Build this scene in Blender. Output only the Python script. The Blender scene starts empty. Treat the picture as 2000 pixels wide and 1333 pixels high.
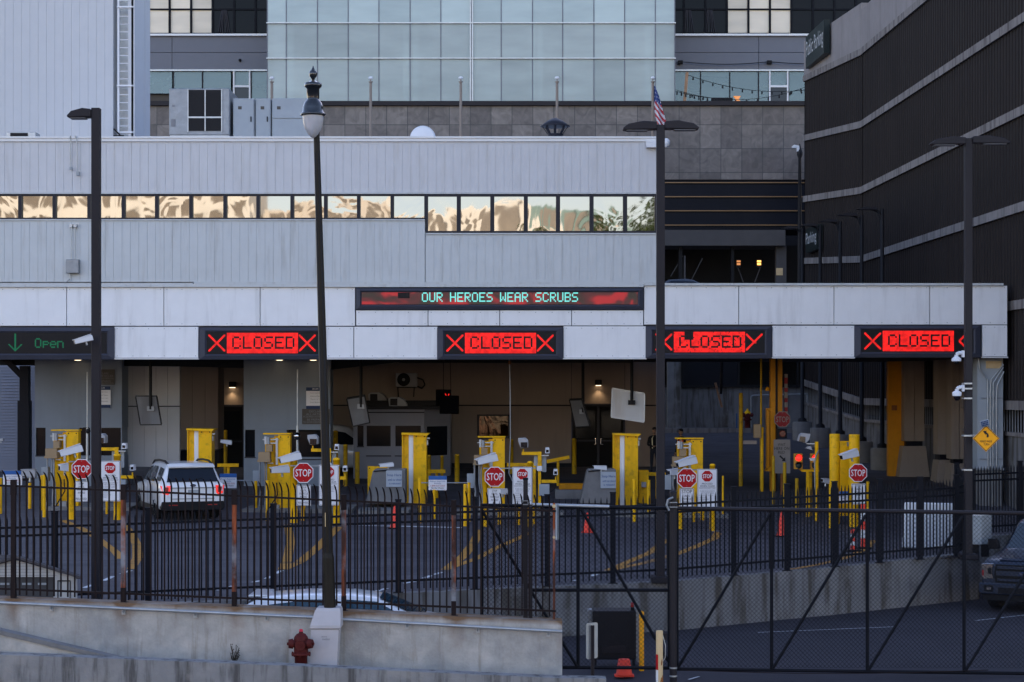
import bpy, bmesh, math, random
from mathutils import Vector, Matrix
R = math.radians
sc = bpy.context.scene
C = sc.collection
random.seed(7)
# ---------------------------------------------------------------- camera
F = 3600.0            # focal length in pixels of the 2000 px wide photograph
HC, HY = 3.85, 765.0  # eye height, horizon row
cd = bpy.data.cameras.new('camera'); cam = bpy.data.objects.new('camera', cd); C.objects.link(cam)
cd.sensor_width = 36.0; cd.lens = 36.0 * F / 2000.0
cd.shift_y = (HY - 666.5) / 2000.0
cd.clip_start = 0.5; cd.clip_end = 3000
cam.location = (0, 0, HC); cam.rotation_euler = (R(90), 0, 0)
sc.camera = cam
# ---------------------------------------------------------------- sky, sun, exposure
SUN_EL, SUN_AZ = R(15), R(16)      # azimuth from +Y towards +X: behind the towers
w = bpy.data.worlds.new("World"); sc.world = w; w.use_nodes = True
nt = w.node_tree; bg = nt.nodes['Background']
sky = nt.nodes.new('ShaderNodeTexSky'); sky.sky_type = 'NISHITA'; sky.sun_disc = False
sky.sun_elevation = SUN_EL; sky.sun_rotation = SUN_AZ
sky.air_density = 1.0; sky.dust_density = 0.3; sky.ozone_density = 1.0
tint = nt.nodes.new('ShaderNodeVectorMath'); tint.operation = 'MULTIPLY'; tint.inputs[1].default_value = (1.10, .95, 1.03)
nt.links.new(sky.outputs[0], tint.inputs[0]); nt.links.new(tint.outputs[0], bg.inputs[0]); bg.inputs[1].default_value = 0.15
sl = bpy.data.lights.new('sun', 'SUN'); sl.energy = 5.0; sl.angle = R(0.5); sl.color = (1, .91, .78)
so = bpy.data.objects.new('sun', sl); C.objects.link(so)
sd = Vector((math.sin(SUN_AZ) * math.cos(SUN_EL), math.cos(SUN_AZ) * math.cos(SUN_EL), math.sin(SUN_EL)))
so.rotation_euler = sd.to_track_quat('Z', 'Y').to_euler(); so.location = (0, 0, 60)
sc.view_settings.view_transform = 'Standard'; sc.view_settings.look = 'None'
sc.view_settings.gamma = 1; sc.view_settings.exposure = 1.6
# ---------------------------------------------------------------- pixel helpers: real depth -> metres
def W(px, D): return (px - 1000.0) * D / F
def H(py, D): return HC + (HY - py) * D / F
def P(px, py, D): return Vector((W(px, D), D, H(py, D)))
def lerp(a, b, t): return a + (b - a) * t
def interp(x, tab):
    if x <= tab[0][0]: return tab[0][1]
    for (a, b), (c, d) in zip(tab, tab[1:]):
        if x <= c: return lerp(b, d, (x - a) / (c - a))
    return tab[-1][1]
FY = [(-70, 34), (-20, 35.2), (-10.4, 36), (3.2, 38.6), (11, 43.4), (11.4, 47.3), (18, 49.5), (24, 51)]      # edge of the plaza
FZ = [(-20, -.5), (-10.4, -.45), (3.2, -.14), (11, 0), (11.4, .1), (20, .2)]
def fenceY(x): return interp(x, FY)
def fenceZ(x): return interp(x, FZ)
def gz(x, y):
    fy, fz = fenceY(x), fenceZ(x)
    zs = -.0185 * (min(x, 8) + 13) if x > -13 else 0
    if y <= 55.4:
        t = max(0, min(1, (y - fy) / max(.5, 55.4 - fy)))
        return lerp(fz, zs, t)
    return interp(y, [(55.4, 0), (60, .2), (66, .46), (74, .8), (87, 1.6), (91, 1.85)]) + zs * max(0, 1 - (y - 55.4) / 8)
def G(px, py):
    D = 45.0
    for _ in range(60):
        x = W(px, D); D = lerp(D, (HC - gz(x, D)) * F / max(1, py - HY), .5)
    return Vector((W(px, D), D, gz(W(px, D), D)))
def lowz(x): return interp(x, [(-2, -1.3), (3, -1.12), (12, -1.05)])
# ---------------------------------------------------------------- materials
def M(name, col, rough=.6, metal=0., var=.12, sc_=1.5, bump=0., bsc=60., spec=None, streak=None, sfac=.35, ssc=2.2, slo=.48, bls=1.1, gst=None, emit=None, estr=1., coat=0., blot=None, bfac=.3, trans=0.):
    m = bpy.data.materials.new(name); m.use_nodes = True
    n, l = m.node_tree.nodes, m.node_tree.links
    b = n['Principled BSDF']
    b.inputs['Roughness'].default_value = rough; b.inputs['Metallic'].default_value = metal
    if spec is None and rough >= .4 and not metal: spec = .18
    if spec is not None: b.inputs['Specular IOR Level'].default_value = spec
    if coat: b.inputs['Coat Weight'].default_value = coat; b.inputs['Coat Roughness'].default_value = .05
    if trans: b.inputs['Transmission Weight'].default_value = trans
    geo = n.new('ShaderNodeNewGeometry')
    c4 = (*col, 1)
    if var:
        no = n.new('ShaderNodeTexNoise'); no.inputs['Scale'].default_value = sc_; no.inputs['Detail'].default_value = 6; no.inputs['Roughness'].default_value = .65
        l.new(geo.outputs['Position'], no.inputs['Vector'])
        mr = n.new('ShaderNodeMapRange'); mr.inputs[1].default_value = .25; mr.inputs[2].default_value = .75
        mr.inputs[3].default_value = 1 - var; mr.inputs[4].default_value = 1 + var
        l.new(no.outputs['Fac'], mr.inputs[0])
        vm = n.new('ShaderNodeVectorMath'); vm.operation = 'SCALE'; vm.inputs[0].default_value = col
        l.new(mr.outputs[0], vm.inputs['Scale']); cur = vm.outputs[0]
    else:
        rgb = n.new('ShaderNodeRGB'); rgb.outputs[0].default_value = c4; cur = rgb.outputs[0]
    def mask(scale, lo, hi, seed):
        mp = n.new('ShaderNodeMapping'); mp.inputs['Scale'].default_value = scale; mp.inputs['Location'].default_value = (seed, seed, seed)
        l.new(geo.outputs['Position'], mp.inputs['Vector'])
        q = n.new('ShaderNodeTexNoise'); q.inputs['Scale'].default_value = 1; q.inputs['Detail'].default_value = 5; q.inputs['Roughness'].default_value = .6
        l.new(mp.outputs[0], q.inputs['Vector'])
        r = n.new('ShaderNodeMapRange'); r.interpolation_type = 'SMOOTHSTEP'; r.inputs[1].default_value = lo; r.inputs[2].default_value = hi
        l.new(q.outputs['Fac'], r.inputs[0]); return r.outputs[0]
    def mix(cur, fac, k, col2):
        ml = n.new('ShaderNodeMath'); ml.operation = 'MULTIPLY'; ml.inputs[1].default_value = k; l.new(fac, ml.inputs[0])
        mx = n.new('ShaderNodeMix'); mx.data_type = 'RGBA'; l.new(ml.outputs[0], mx.inputs[0]); l.new(cur, mx.inputs[6]); mx.inputs[7].default_value = (*col2, 1)
        return mx.outputs[2]
    if streak: cur = mix(cur, mask((ssc, ssc, ssc * .1), slo, slo + .22, 3), sfac, streak)
    if blot: cur = mix(cur, mask((bls, bls, bls), .5, .68, 17), bfac, blot)
    if gst: cur = mix(cur, mask((.22, 2.0, 1), .46, .74, 31), gst[1], gst[0])
    l.new(cur, b.inputs['Base Color'])
    if bump:
        nb = n.new('ShaderNodeTexNoise'); nb.inputs['Scale'].default_value = bsc; nb.inputs['Detail'].default_value = 4
        l.new(geo.outputs['Position'], nb.inputs['Vector'])
        bp = n.new('ShaderNodeBump'); bp.inputs['Strength'].default_value = bump; bp.inputs['Distance'].default_value = .02
        l.new(nb.outputs['Fac'], bp.inputs['Height']); l.new(bp.outputs[0], b.inputs['Normal'])
    if emit:
        b.inputs['Emission Color'].default_value = (*emit, 1); b.inputs['Emission Strength'].default_value = estr
    return m
K = {}
K['white_panel'] = M('white_panel', (.80, .80, .80), .45, var=.04, streak=(.46, .45, .44), sfac=.32, ssc=2.6, slo=.5)
K['rib'] = M('ribbed_metal', (.55, .57, .57), .5, var=.05, streak=(.36, .35, .32), sfac=.45, ssc=4, slo=.5)
K['rib_hi'] = M('ribbed_metal_upper', (.59, .59, .60), .5, var=.05, streak=(.44, .42, .38), sfac=.35, ssc=4, slo=.5)
K['tower_rib'] = M('pale_tower_metal', (.54, .55, .565), .5, var=.035, streak=(.55, .54, .52), sfac=.15)
K['galv'] = M('galvanised_steel', (.42, .44, .45), .42, .65, var=.18, sc_=4)
K['galv_d'] = M('dull_galvanised', (.26, .275, .29), .5, .5, var=.18, sc_=4)
K['flash'] = M('roof_flashing', (.62, .63, .64), .45, .2, var=.05)
K['frame_dk'] = M('dark_bronze_frame', (.022, .022, .03), .4, var=.1)
K['sign_frame'] = M('blue_black_sign_frame', (.05, .053, .072), .45, var=.1)
K['sign_face'] = M('led_face', (.010, .009, .010), .5, var=.1)
K['led_red'] = M('led_red', (.2, .01, .01), .5, var=0, emit=(1, .016, .012), estr=.42)
K['led_x'] = M('led_red_dim', (.2, .01, .01), .5, var=0, emit=(1, .03, .02), estr=.85)
K['led_green'] = M('led_green', (.01, .1, .05), .5, var=0, emit=(.005, .13, .05), estr=.26)
K['pole'] = M('brown_black_pole', (.021, .0185, .022), .5, var=.12)
K['black_metal'] = M('black_metal', (.014, .014, .017), .5, var=.15)
K['fence_blk'] = M('black_fence_paint', (.006, .007, .011), .6, var=.2, spec=.12)
K['fence_brn'] = M('brown_fence_paint', (.017, .011, .011), .6, var=.3, spec=.12)
K['rust'] = M('rusty_post', (.06, .025, .018), .7, var=.3, sc_=5, streak=(.34, .085, .03), sfac=1., ssc=9, slo=.42, blot=(.30, .33, .36), bfac=.75)
K['gloss_blk'] = M('glossy_black_paint', (.012, .015, .018), .18, var=.05, coat=.6)
K['concrete'] = M('concrete', (.44, .42, .385), .9, var=.28, sc_=2.6, bump=.4, bsc=26, streak=(.23, .19, .14), sfac=.7, ssc=5, slo=.5, blot=(.27, .28, .28), bfac=.6)
K['concrete_d'] = M('weathered_concrete', (.25, .245, .24), .9, var=.22, sc_=1.6, bump=.4, bsc=26, streak=(.075, .07, .066), sfac=.85, ssc=7, slo=.46, blot=(.36, .34, .31), bfac=.6)
K['concrete_g'] = M('grey_concrete', (.17, .168, .172), .9, var=.15, sc_=.8, bump=.2, bsc=30, streak=(.060, .050, .038), sfac=.85, ssc=3.6, slo=.44, blot=(.24, .235, .23), bfac=.5)
K['conc_base'] = M('grey_barrier_concrete', (.20, .195, .19), .9, var=.2, sc_=2, bump=.2, bsc=30, streak=(.1, .1, .1), sfac=.5)
K['conc_par'] = M('parapet_concrete', (.27, .25, .245), .9, var=.15, sc_=.6, streak=(.17, .155, .15), sfac=.4, ssc=2)
K['conc_band'] = M('concrete_band', (.23, .21, .20), .9, var=.2, sc_=1, streak=(.08, .07, .066), sfac=.8, ssc=4, slo=.45)
K['asphalt'] = M('asphalt', (.082, .077, .088), .85, var=.22, sc_=.5, bump=.5, bsc=50, blot=(.055, .05, .06), bfac=.6, gst=((.045, .042, .05), .7))
K['asphalt_l'] = M('lower_asphalt', (.046, .043, .052), .85, var=.18, sc_=.6, bump=.5, bsc=50, blot=(.045, .043, .05), bfac=.5)
K['paint_w'] = M('white_road_paint', (.55, .56, .58), .7, var=.25, sc_=6, blot=(.15, .15, .16), bfac=.7)
K['paint_y'] = M('orange_road_paint', (.42, .20, .035), .7, var=.25, sc_=6, blot=(.12, .08, .05), bfac=.7)
K['yellow'] = M('yellow_paint', (.84, .45, .004), .5, var=.1, sc_=3, streak=(.60, .30, .01), sfac=.4, ssc=5, blot=(.30, .17, .02), bfac=.45, bls=5)
K['yellow_shaded'] = M('shaded_yellow_paint', (.50, .29, .010), .6, var=.15, sc_=3, streak=(.3, .17, .02), sfac=.5, ssc=5, blot=(.16, .10, .03), bfac=.5, bls=5)  # yellow with shade put into its colour, for posts standing in shaded spots
K['tan_dk'] = M('tan_window_glass', (.20, .165, .13), .3, var=.3, sc_=.25)
K['yellow_d'] = M('amber_paint', (.56, .225, .006), .5, var=.12, sc_=3, streak=(.3, .14, .01), sfac=.4)
K['white'] = M('white_enamel', (.72, .73, .75), .4, var=.04)
K['sign_white'] = M('white_sign_face', (.72, .71, .73), .45, var=.03)
K['sign_red'] = M('red_sign_face', (.42, .006, .010), .4, var=.04)
K['sign_red_d'] = M('faded_red_sign', (.22, .012, .014), .5, var=.08)
K['ink'] = M('black_ink', (.02, .02, .022), .6, var=0)
K['ink_grey'] = M('grey_ink', (.20, .20, .21), .6, var=0)
K['ink_blue'] = M('blue_ink', (.02, .08, .25), .6, var=0)
K['ink_red'] = M('red_ink', (.35, .03, .03), .6, var=0)
K['sign_blue'] = M('blue_sign_band', (.03, .11, .33), .45, var=.05)
K['sign_navy'] = M('navy_sign_band', (.02, .04, .10), .45, var=.05)
K['sign_brown'] = M('brown_sign', (.085, .075, .065), .6, var=.1)
K['sign_tan'] = M('weathered_tan_sign', (.22, .19, .165), .7, var=.15)
K['sign_amber'] = M('amber_sign', (.95, .40, .010), .45, var=.04)
K['cam_white'] = M('camera_white', (.66, .68, .72), .35, var=.03)
K['cam_grey'] = M('camera_grey', (.36, .36, .37), .45, var=.06)
K['lens'] = M('dark_lens', (.008, .008, .012), .1, var=0)
K['tan_box'] = M('tan_box', (.30, .21, .12), .6, var=.12)
K['grey_box'] = M('grey_box', (.33, .36, .38), .5, var=.08)
K['beige'] = M('beige_panel_wall', (.28, .22, .18), .6, var=.05, sc_=.8, streak=(.16, .13, .11), sfac=.3)
K['beige_dk'] = M('beige_column', (.27, .22, .18), .6, var=.08, streak=(.16, .12, .10), sfac=.4)
K['white_wall'] = M('pale_panel_wall', (.44, .44, .45), .6, var=.05, sc_=.8)
K['booth'] = M('booth_blue_grey', (.20, .23, .27), .55, var=.06, sc_=.8, streak=(.16, .18, .2), sfac=.3)
K['matte_black'] = M('matte_black', (.003, .003, .0035), .9, var=.05, spec=0.)
K['booth_d'] = M('booth_grey', (.235, .235, .26), .6, var=.06, sc_=.8)
K['siding'] = M('blue_grey_siding', (.20, .22, .28), .5, var=.05)
K['soffit'] = M('black_soffit', (.012, .014, .017), .7, var=.1)
K['glass_dk'] = M('dark_glass', (.006, .008, .011), .12, var=0, spec=.16)
K['slat_dk'] = M('dark_garage_rib', (.016, .0115, .0108), .6, var=.22, sc_=.35, streak=(.022, .017, .016), sfac=.6)
K['grey_clad'] = M('grey_cladding', (.150, .158, .185), .5, .0, var=.04)
K['black_clad'] = M('black_cladding', (.008, .009, .014), .45, var=.15, spec=.1)
K['gold'] = M('gold_trim', (.22, .125, .055), .4, .3, var=.1)
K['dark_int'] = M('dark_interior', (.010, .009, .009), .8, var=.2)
K['soffit_gr'] = M('grey_beam', (.075, .07, .07), .7, var=.1)
K['car_white'] = M('white_car_paint', (.74, .75, .77), .28, var=.0, coat=.8)
K['car_navy'] = M('navy_car_paint', (.010, .019, .042), .35, .2, var=.0, coat=.25)
K['car_dark'] = M('dark_car_paint', (.02, .03, .045), .25, .2, var=0, coat=1.)
K['trim'] = M('black_trim', (.007, .007, .009), .5, var=.1)
K['tyre'] = M('tyre_rubber', (.012, .012, .013), .85, var=.1)
K['rim'] = M('wheel_rim', (.05, .05, .055), .3, .6, var=.1)
K['car_glass'] = M('car_glass', (.008, .012, .02), .08, var=0, spec=.3)
K['car_glass_t'] = M('teal_car_glass', (.02, .055, .08), .06, var=0, spec=.5)
K['tail'] = M('tail_light_red', (.4, .01, .01), .2, var=0, emit=(1, .03, .02), estr=.28, coat=.5)
K['tail_d'] = M('red_reflector', (.28, .01, .012), .25, var=0)
K['chrome'] = M('chrome', (.6, .6, .62), .15, 1., var=0)
K['cone'] = M('orange_cone', (.85, .075, .045), .5, var=.06)
K['tape_w'] = M('white_tape', (.7, .7, .7), .5, var=.05)
K['hyd_red'] = M('hydrant_red', (.085, .013, .011), .6, var=.3, sc_=8, bump=.3, bsc=40, blot=(.06, .014, .012), bfac=.7)
K['hyd_cap'] = M('hydrant_pink_cap', (.60, .04, .07), .5, var=.1)
K['cream'] = M('cream_paint', (.62, .45, .24), .6, var=.08, sc_=5, blot=(.5, .36, .2), bfac=.4)
K['rust_solid'] = M('rust', (.24, .09, .03), .85, var=.4, sc_=14)
K['roof_dk'] = M('dark_shingle', (.085, .08, .085), .85, var=.2, sc_=6)
K['shed_white'] = M('white_siding', (.50, .49, .47), .6, var=.06)
K['frost'] = M('frosted_lamp_glass', (.62, .62, .64), .25, var=.06, sc_=12, trans=.25)
K['skin'] = M('skin', (.32, .19, .13), .55, var=.06)
K['hair'] = M('dark_hair', (.02, .014, .01), .6, var=.1)
K['cloth_blk'] = M('black_cloth', (.014, .014, .016), .9, var=.15)
K['cloth_navy'] = M('navy_cloth', (.02, .022, .03), .9, var=.15)
K['hivis_o'] = M('orange_vest', (.62, .10, .03), .8, var=.1)
K['hivis_y'] = M('lime_vest', (.45, .52, .05), .8, var=.1)
K['refl'] = M('reflective_tape', (.5, .45, .3), .4, var=.1)
K['flag_red'] = M('flag_red', (.40, .03, .04), .7, var=.1)
K['flag_white'] = M('flag_white', (.62, .62, .64), .7, var=.08)
K['flag_blue'] = M('flag_blue', (.035, .06, .20), .7, var=.1)
K['wood'] = M('bare_wood', (.30, .18, .11), .8, var=.25, sc_=6)
K['leaf'] = M('tree_leaf', (.06, .085, .022), .7, var=.5, sc_=.8)
K['bark'] = M('tree_bark', (.06, .045, .035), .9, var=.3)
K['mirror_gr'] = M('grey_board', (.17, .175, .19), .6, var=.12, streak=(.10, .09, .09), sfac=.5)
K['mirror_wh'] = M('white_board', (.55, .56, .57), .5, var=.05, streak=(.36, .26, .18), sfac=.35)
K['lamp_on'] = M('lamp_lit', (.8, .7, .5), .5, var=0, emit=(1, .74, .45), estr=1.3)
K['amber_on'] = M('amber_lamp_lit', (.8, .5, .2), .5, var=0, emit=(1, .42, .07), estr=1)
K['amber_dim'] = M('amber_lamp_dim', (.4, .2, .1), .5, var=0, emit=(1, .35, .08), estr=.22)
K['cyan_led'] = M('led_cyan', (.1, .5, .45), .5, var=0, emit=(.16, .62, .52), estr=.36)
K['sig_red'] = M('signal_red_lit', (.5, .01, .01), .3, var=0, emit=(1, .02, .015), estr=.75)
K['sig_off'] = M('signal_lens_off', (.012, .03, .03), .15, var=0)
K['sig_red_off'] = M('signal_red_off', (.10, .012, .010), .2, var=0)
K['amber_house'] = M('amber_housing', (.50, .24, .035), .5, var=.1)
K['solar'] = M('solar_cell', (.012, .025, .07), .15, var=.1)
K['blue_pole'] = M('blue_post', (.02, .08, .22), .5, var=.1)
K['debris'] = M('leaf_litter', (.05, .04, .03), .95, var=.4, sc_=20)

def mat_custom(name):
    m = bpy.data.materials.new(name); m.use_nodes = True
    return m, m.node_tree.nodes, m.node_tree.links, m.node_tree.nodes['Principled BSDF']
# wavy mirror glass of the ribbon windows
m, n, l, b = mat_custom('mirror_glass')
b.inputs['Base Color'].default_value = (.235, .225, .21, 1); b.inputs['Metallic'].default_value = 1; b.inputs['Roughness'].default_value = .02
ge = n.new('ShaderNodeNewGeometry'); nz = n.new('ShaderNodeTexNoise'); nz.inputs['Scale'].default_value = .8; nz.inputs['Detail'].default_value = 2.; nz.inputs['Roughness'].default_value = .45; nz.inputs['Distortion'].default_value = .8
l.new(ge.outputs['Position'], nz.inputs['Vector'])
bp = n.new('ShaderNodeBump'); bp.inputs['Strength'].default_value = .5; bp.inputs['Distance'].default_value = .008
l.new(nz.outputs['Fac'], bp.inputs['Height']); l.new(bp.outputs[0], b.inputs['Normal']); K['mirror'] = m
md = K['mirror'].copy(); md.name = 'dim_mirror_glass'; md.node_tree.nodes['Principled BSDF'].inputs['Base Color'].default_value = (.085, .07, .055, 1); K['mirror_dim'] = md
for kk in ('led_red',):
    lm = K[kk]; ln, ll = lm.node_tree.nodes, lm.node_tree.links; lg = ln.new('ShaderNodeNewGeometry'); lz = ln.new('ShaderNodeTexNoise'); lz.inputs['Scale'].default_value = 9; lz.inputs['Detail'].default_value = 1; ll.new(lg.outputs['Position'], lz.inputs['Vector'])
    lr = ln.new('ShaderNodeMapRange'); lr.inputs[1].default_value = .3; lr.inputs[2].default_value = .7; lr.inputs[3].default_value = .26; lr.inputs[4].default_value = .52; ll.new(lz.outputs['Fac'], lr.inputs[0]); ll.new(lr.outputs[0], ln['Principled BSDF'].inputs['Emission Strength'])
# pale fritted curtain-wall glass
def curtain(name, col, refl, tr):
    m = bpy.data.materials.new(name); m.use_nodes = True; n, l = m.node_tree.nodes, m.node_tree.links
    n.remove(n['Principled BSDF']); out = n['Material Output']
    d = n.new('ShaderNodeBsdfDiffuse'); ge = n.new('ShaderNodeNewGeometry')
    mp = n.new('ShaderNodeMapping'); mp.inputs['Scale'].default_value = (.35, .35, 1.2); l.new(ge.outputs['Position'], mp.inputs['Vector'])
    no = n.new('ShaderNodeTexNoise'); no.inputs['Scale'].default_value = 1.; no.inputs['Detail'].default_value = 3; l.new(mp.outputs[0], no.inputs['Vector'])
    mr = n.new('ShaderNodeMapRange'); mr.inputs[3].default_value = .74; mr.inputs[4].default_value = 1.2; oi = n.new('ShaderNodeObjectInfo'); am = n.new('ShaderNodeMath'); am.operation = 'MULTIPLY_ADD'; am.inputs[1].default_value = .6; l.new(oi.outputs['Random'], am.inputs[0]); a2 = n.new('ShaderNodeMath'); a2.operation = 'SUBTRACT'; a2.inputs[1].default_value = .30; l.new(no.outputs['Fac'], am.inputs[2]); l.new(am.outputs[0], a2.inputs[0]); l.new(a2.outputs[0], mr.inputs[0])
    vm = n.new('ShaderNodeVectorMath'); vm.operation = 'SCALE'; vm.inputs[0].default_value = col; l.new(mr.outputs[0], vm.inputs['Scale']); l.new(vm.outputs[0], d.inputs[0])
    g = n.new('ShaderNodeBsdfGlossy'); g.inputs['Roughness'].default_value = .06; g.inputs[0].default_value = (.85, .95, .95, 1)
    t = n.new('ShaderNodeBsdfTransparent'); t.inputs[0].default_value = (.75, .9, .88, 1)
    m1 = n.new('ShaderNodeMixShader'); m1.inputs[0].default_value = refl; l.new(d.outputs[0], m1.inputs[1]); l.new(g.outputs[0], m1.inputs[2])
    m2 = n.new('ShaderNodeMixShader'); m2.inputs[0].default_value = tr; l.new(m1.outputs[0], m2.inputs[1]); l.new(t.outputs[0], m2.inputs[2])
    l.new(m2.outputs[0], out.inputs[0]); return m
K['curtain'] = curtain('curtain_wall_glass', (.43, .475, .45), .05, .26)
K['curtain_top'] = curtain('curtain_wall_glass_upper', (.37, .425, .405), .07, .05)
K['curtain_win'] = curtain('teal_window_glass', (.15, .21, .22), .08, .35)
K['cream_win'] = curtain('cream_window_glass', (.80, .70, .55), .02, .0)  # pale cream diffuse colour for some panes of the dark tower
K['tower_glass'] = curtain('dark_tower_glass', (.010, .008, .009), .008, .0)
# granite tiles
m, n, l, b = mat_custom('granite_tiles')
tc = n.new('ShaderNodeNewGeometry'); br = n.new('ShaderNodeTexBrick'); br.offset = 0; br.squash = 1
sx = n.new('ShaderNodeSeparateXYZ'); l.new(tc.outputs['Position'], sx.inputs[0]); cb = n.new('ShaderNodeCombineXYZ'); l.new(sx.outputs[0], cb.inputs[0]); l.new(sx.outputs[2], cb.inputs[1])
l.new(cb.outputs[0], br.inputs['Vector'])
br.inputs['Color1'].default_value = (.078, .064, .060, 1); br.inputs['Color2'].default_value = (.170, .145, .130, 1); br.inputs['Mortar'].default_value = (.03, .03, .03, 1)
br.inputs['Scale'].default_value = 1; br.inputs['Mortar Size'].default_value = .02; br.inputs['Brick Width'].default_value = 1.19; br.inputs['Row Height'].default_value = 1.36; br.inputs['Bias'].default_value = -.1
no = n.new('ShaderNodeTexNoise'); no.inputs['Scale'].default_value = 1.6; no.inputs['Detail'].default_value = 8; no.inputs['Distortion'].default_value = 1.5; l.new(tc.outputs['Position'], no.inputs['Vector'])
mr = n.new('ShaderNodeMapRange'); mr.inputs[1].default_value = .3; mr.inputs[2].default_value = .75; mr.inputs[3].default_value = .7; mr.inputs[4].default_value = 1.5; l.new(no.outputs['Fac'], mr.inputs[0])
vm = n.new('ShaderNodeVectorMath'); vm.operation = 'SCALE'; l.new(br.outputs['Color'], vm.inputs[0]); l.new(mr.outputs[0], vm.inputs['Scale']); l.new(vm.outputs[0], b.inputs['Base Color'])
b.inputs['Roughness'].default_value = .45; K['granite'] = m
# marquee background: a lit picture of dim red swirls
m, n, l, b = mat_custom('led_marquee_picture')
ge = n.new('ShaderNodeNewGeometry'); mp = n.new('ShaderNodeMapping'); mp.inputs['Scale'].default_value = (.95, .95, 1.3); mp.inputs['Rotation'].default_value = (0, R(25), 0); l.new(ge.outputs['Position'], mp.inputs[0])
no = n.new('ShaderNodeTexNoise'); no.inputs['Scale'].default_value = 1.; no.inputs['Detail'].default_value = 2; no.inputs['Distortion'].default_value = 1.2; l.new(mp.outputs[0], no.inputs['Vector'])
cr = n.new('ShaderNodeValToRGB'); l.new(no.outputs['Fac'], cr.inputs[0])
cr.color_ramp.elements[0].position = .38; cr.color_ramp.elements[0].color = (.030, .016, .004, 1)
cr.color_ramp.elements[1].position = .62; cr.color_ramp.elements[1].color = (.45, .012, .010, 1)
e = cr.color_ramp.elements.new(.5); e.color = (.10, .010, .006, 1)
b.inputs['Base Color'].default_value = (.01, .01, .01, 1); l.new(cr.outputs[0], b.inputs['Emission Color']); b.inputs['Emission Strength'].default_value = .30; K['marquee_pic'] = m
# concrete with rust runs under the fence posts
def rust_concrete(x0, pitch):
    m = K['concrete'].copy(); m.name = 'concrete_rust_runs'; n, l = m.node_tree.nodes, m.node_tree.links; b = n['Principled BSDF']
    src = b.inputs['Base Color'].links[0].from_socket
    ge = n.new('ShaderNodeNewGeometry'); sx = n.new('ShaderNodeSeparateXYZ'); l.new(ge.outputs['Position'], sx.inputs[0])
    def mth(op, a, bb=None):
        q = n.new('ShaderNodeMath'); q.operation = op
        for i, v in enumerate((a, bb)):
            if v is None: continue
            if isinstance(v, (int, float)): q.inputs[i].default_value = v
            else: l.new(v, q.inputs[i])
        return q.outputs[0]
    nz = n.new('ShaderNodeTexNoise'); nz.inputs['Scale'].default_value = 3; l.new(ge.outputs['Position'], nz.inputs['Vector'])
    xx = mth('ADD', mth('SUBTRACT', sx.outputs[0], x0), mth('MULTIPLY', mth('SUBTRACT', nz.outputs['Fac'], .5), .35))
    fr = mth('ABSOLUTE', mth('SUBTRACT', mth('FRACT', mth('ADD', mth('DIVIDE', xx, pitch), .5)), .5))
    near = mth('SUBTRACT', 1, mth('MINIMUM', mth('MULTIPLY', fr, 9.), 1))
    top = mth('ADD', sx.outputs[2], mth('MULTIPLY', sx.outputs[0], .041))   # height measured along the sloping coping
    hh = mth('MINIMUM', mth('MAXIMUM', mth('MULTIPLY', mth('ADD', top, .62), 1.3), 0), 1)
    topband = mth('MAXIMUM', mth('MINIMUM', mth('MULTIPLY', mth('SUBTRACT', top, -.06), 14), 1), 0)
    nz2 = n.new('ShaderNodeTexNoise'); nz2.inputs['Scale'].default_value = 2.2; nz2.inputs['Detail'].default_value = 6; l.new(ge.outputs['Position'], nz2.inputs['Vector'])
    fac = mth('MINIMUM', mth('ADD', mth('MULTIPLY', mth('MULTIPLY', near, hh), mth('MULTIPLY', nz2.outputs['Fac'], 1.9)), mth('MULTIPLY', topband, mth('MULTIPLY', nz2.outputs['Fac'], 1.5))), .9)
    mx = n.new('ShaderNodeMix'); mx.data_type = 'RGBA'; l.new(fac, mx.inputs[0]); l.new(src, mx.inputs[6]); mx.inputs[7].default_value = (.17, .088, .036, 1)
    l.new(mx.outputs[2], b.inputs['Base Color']); return m
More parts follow.
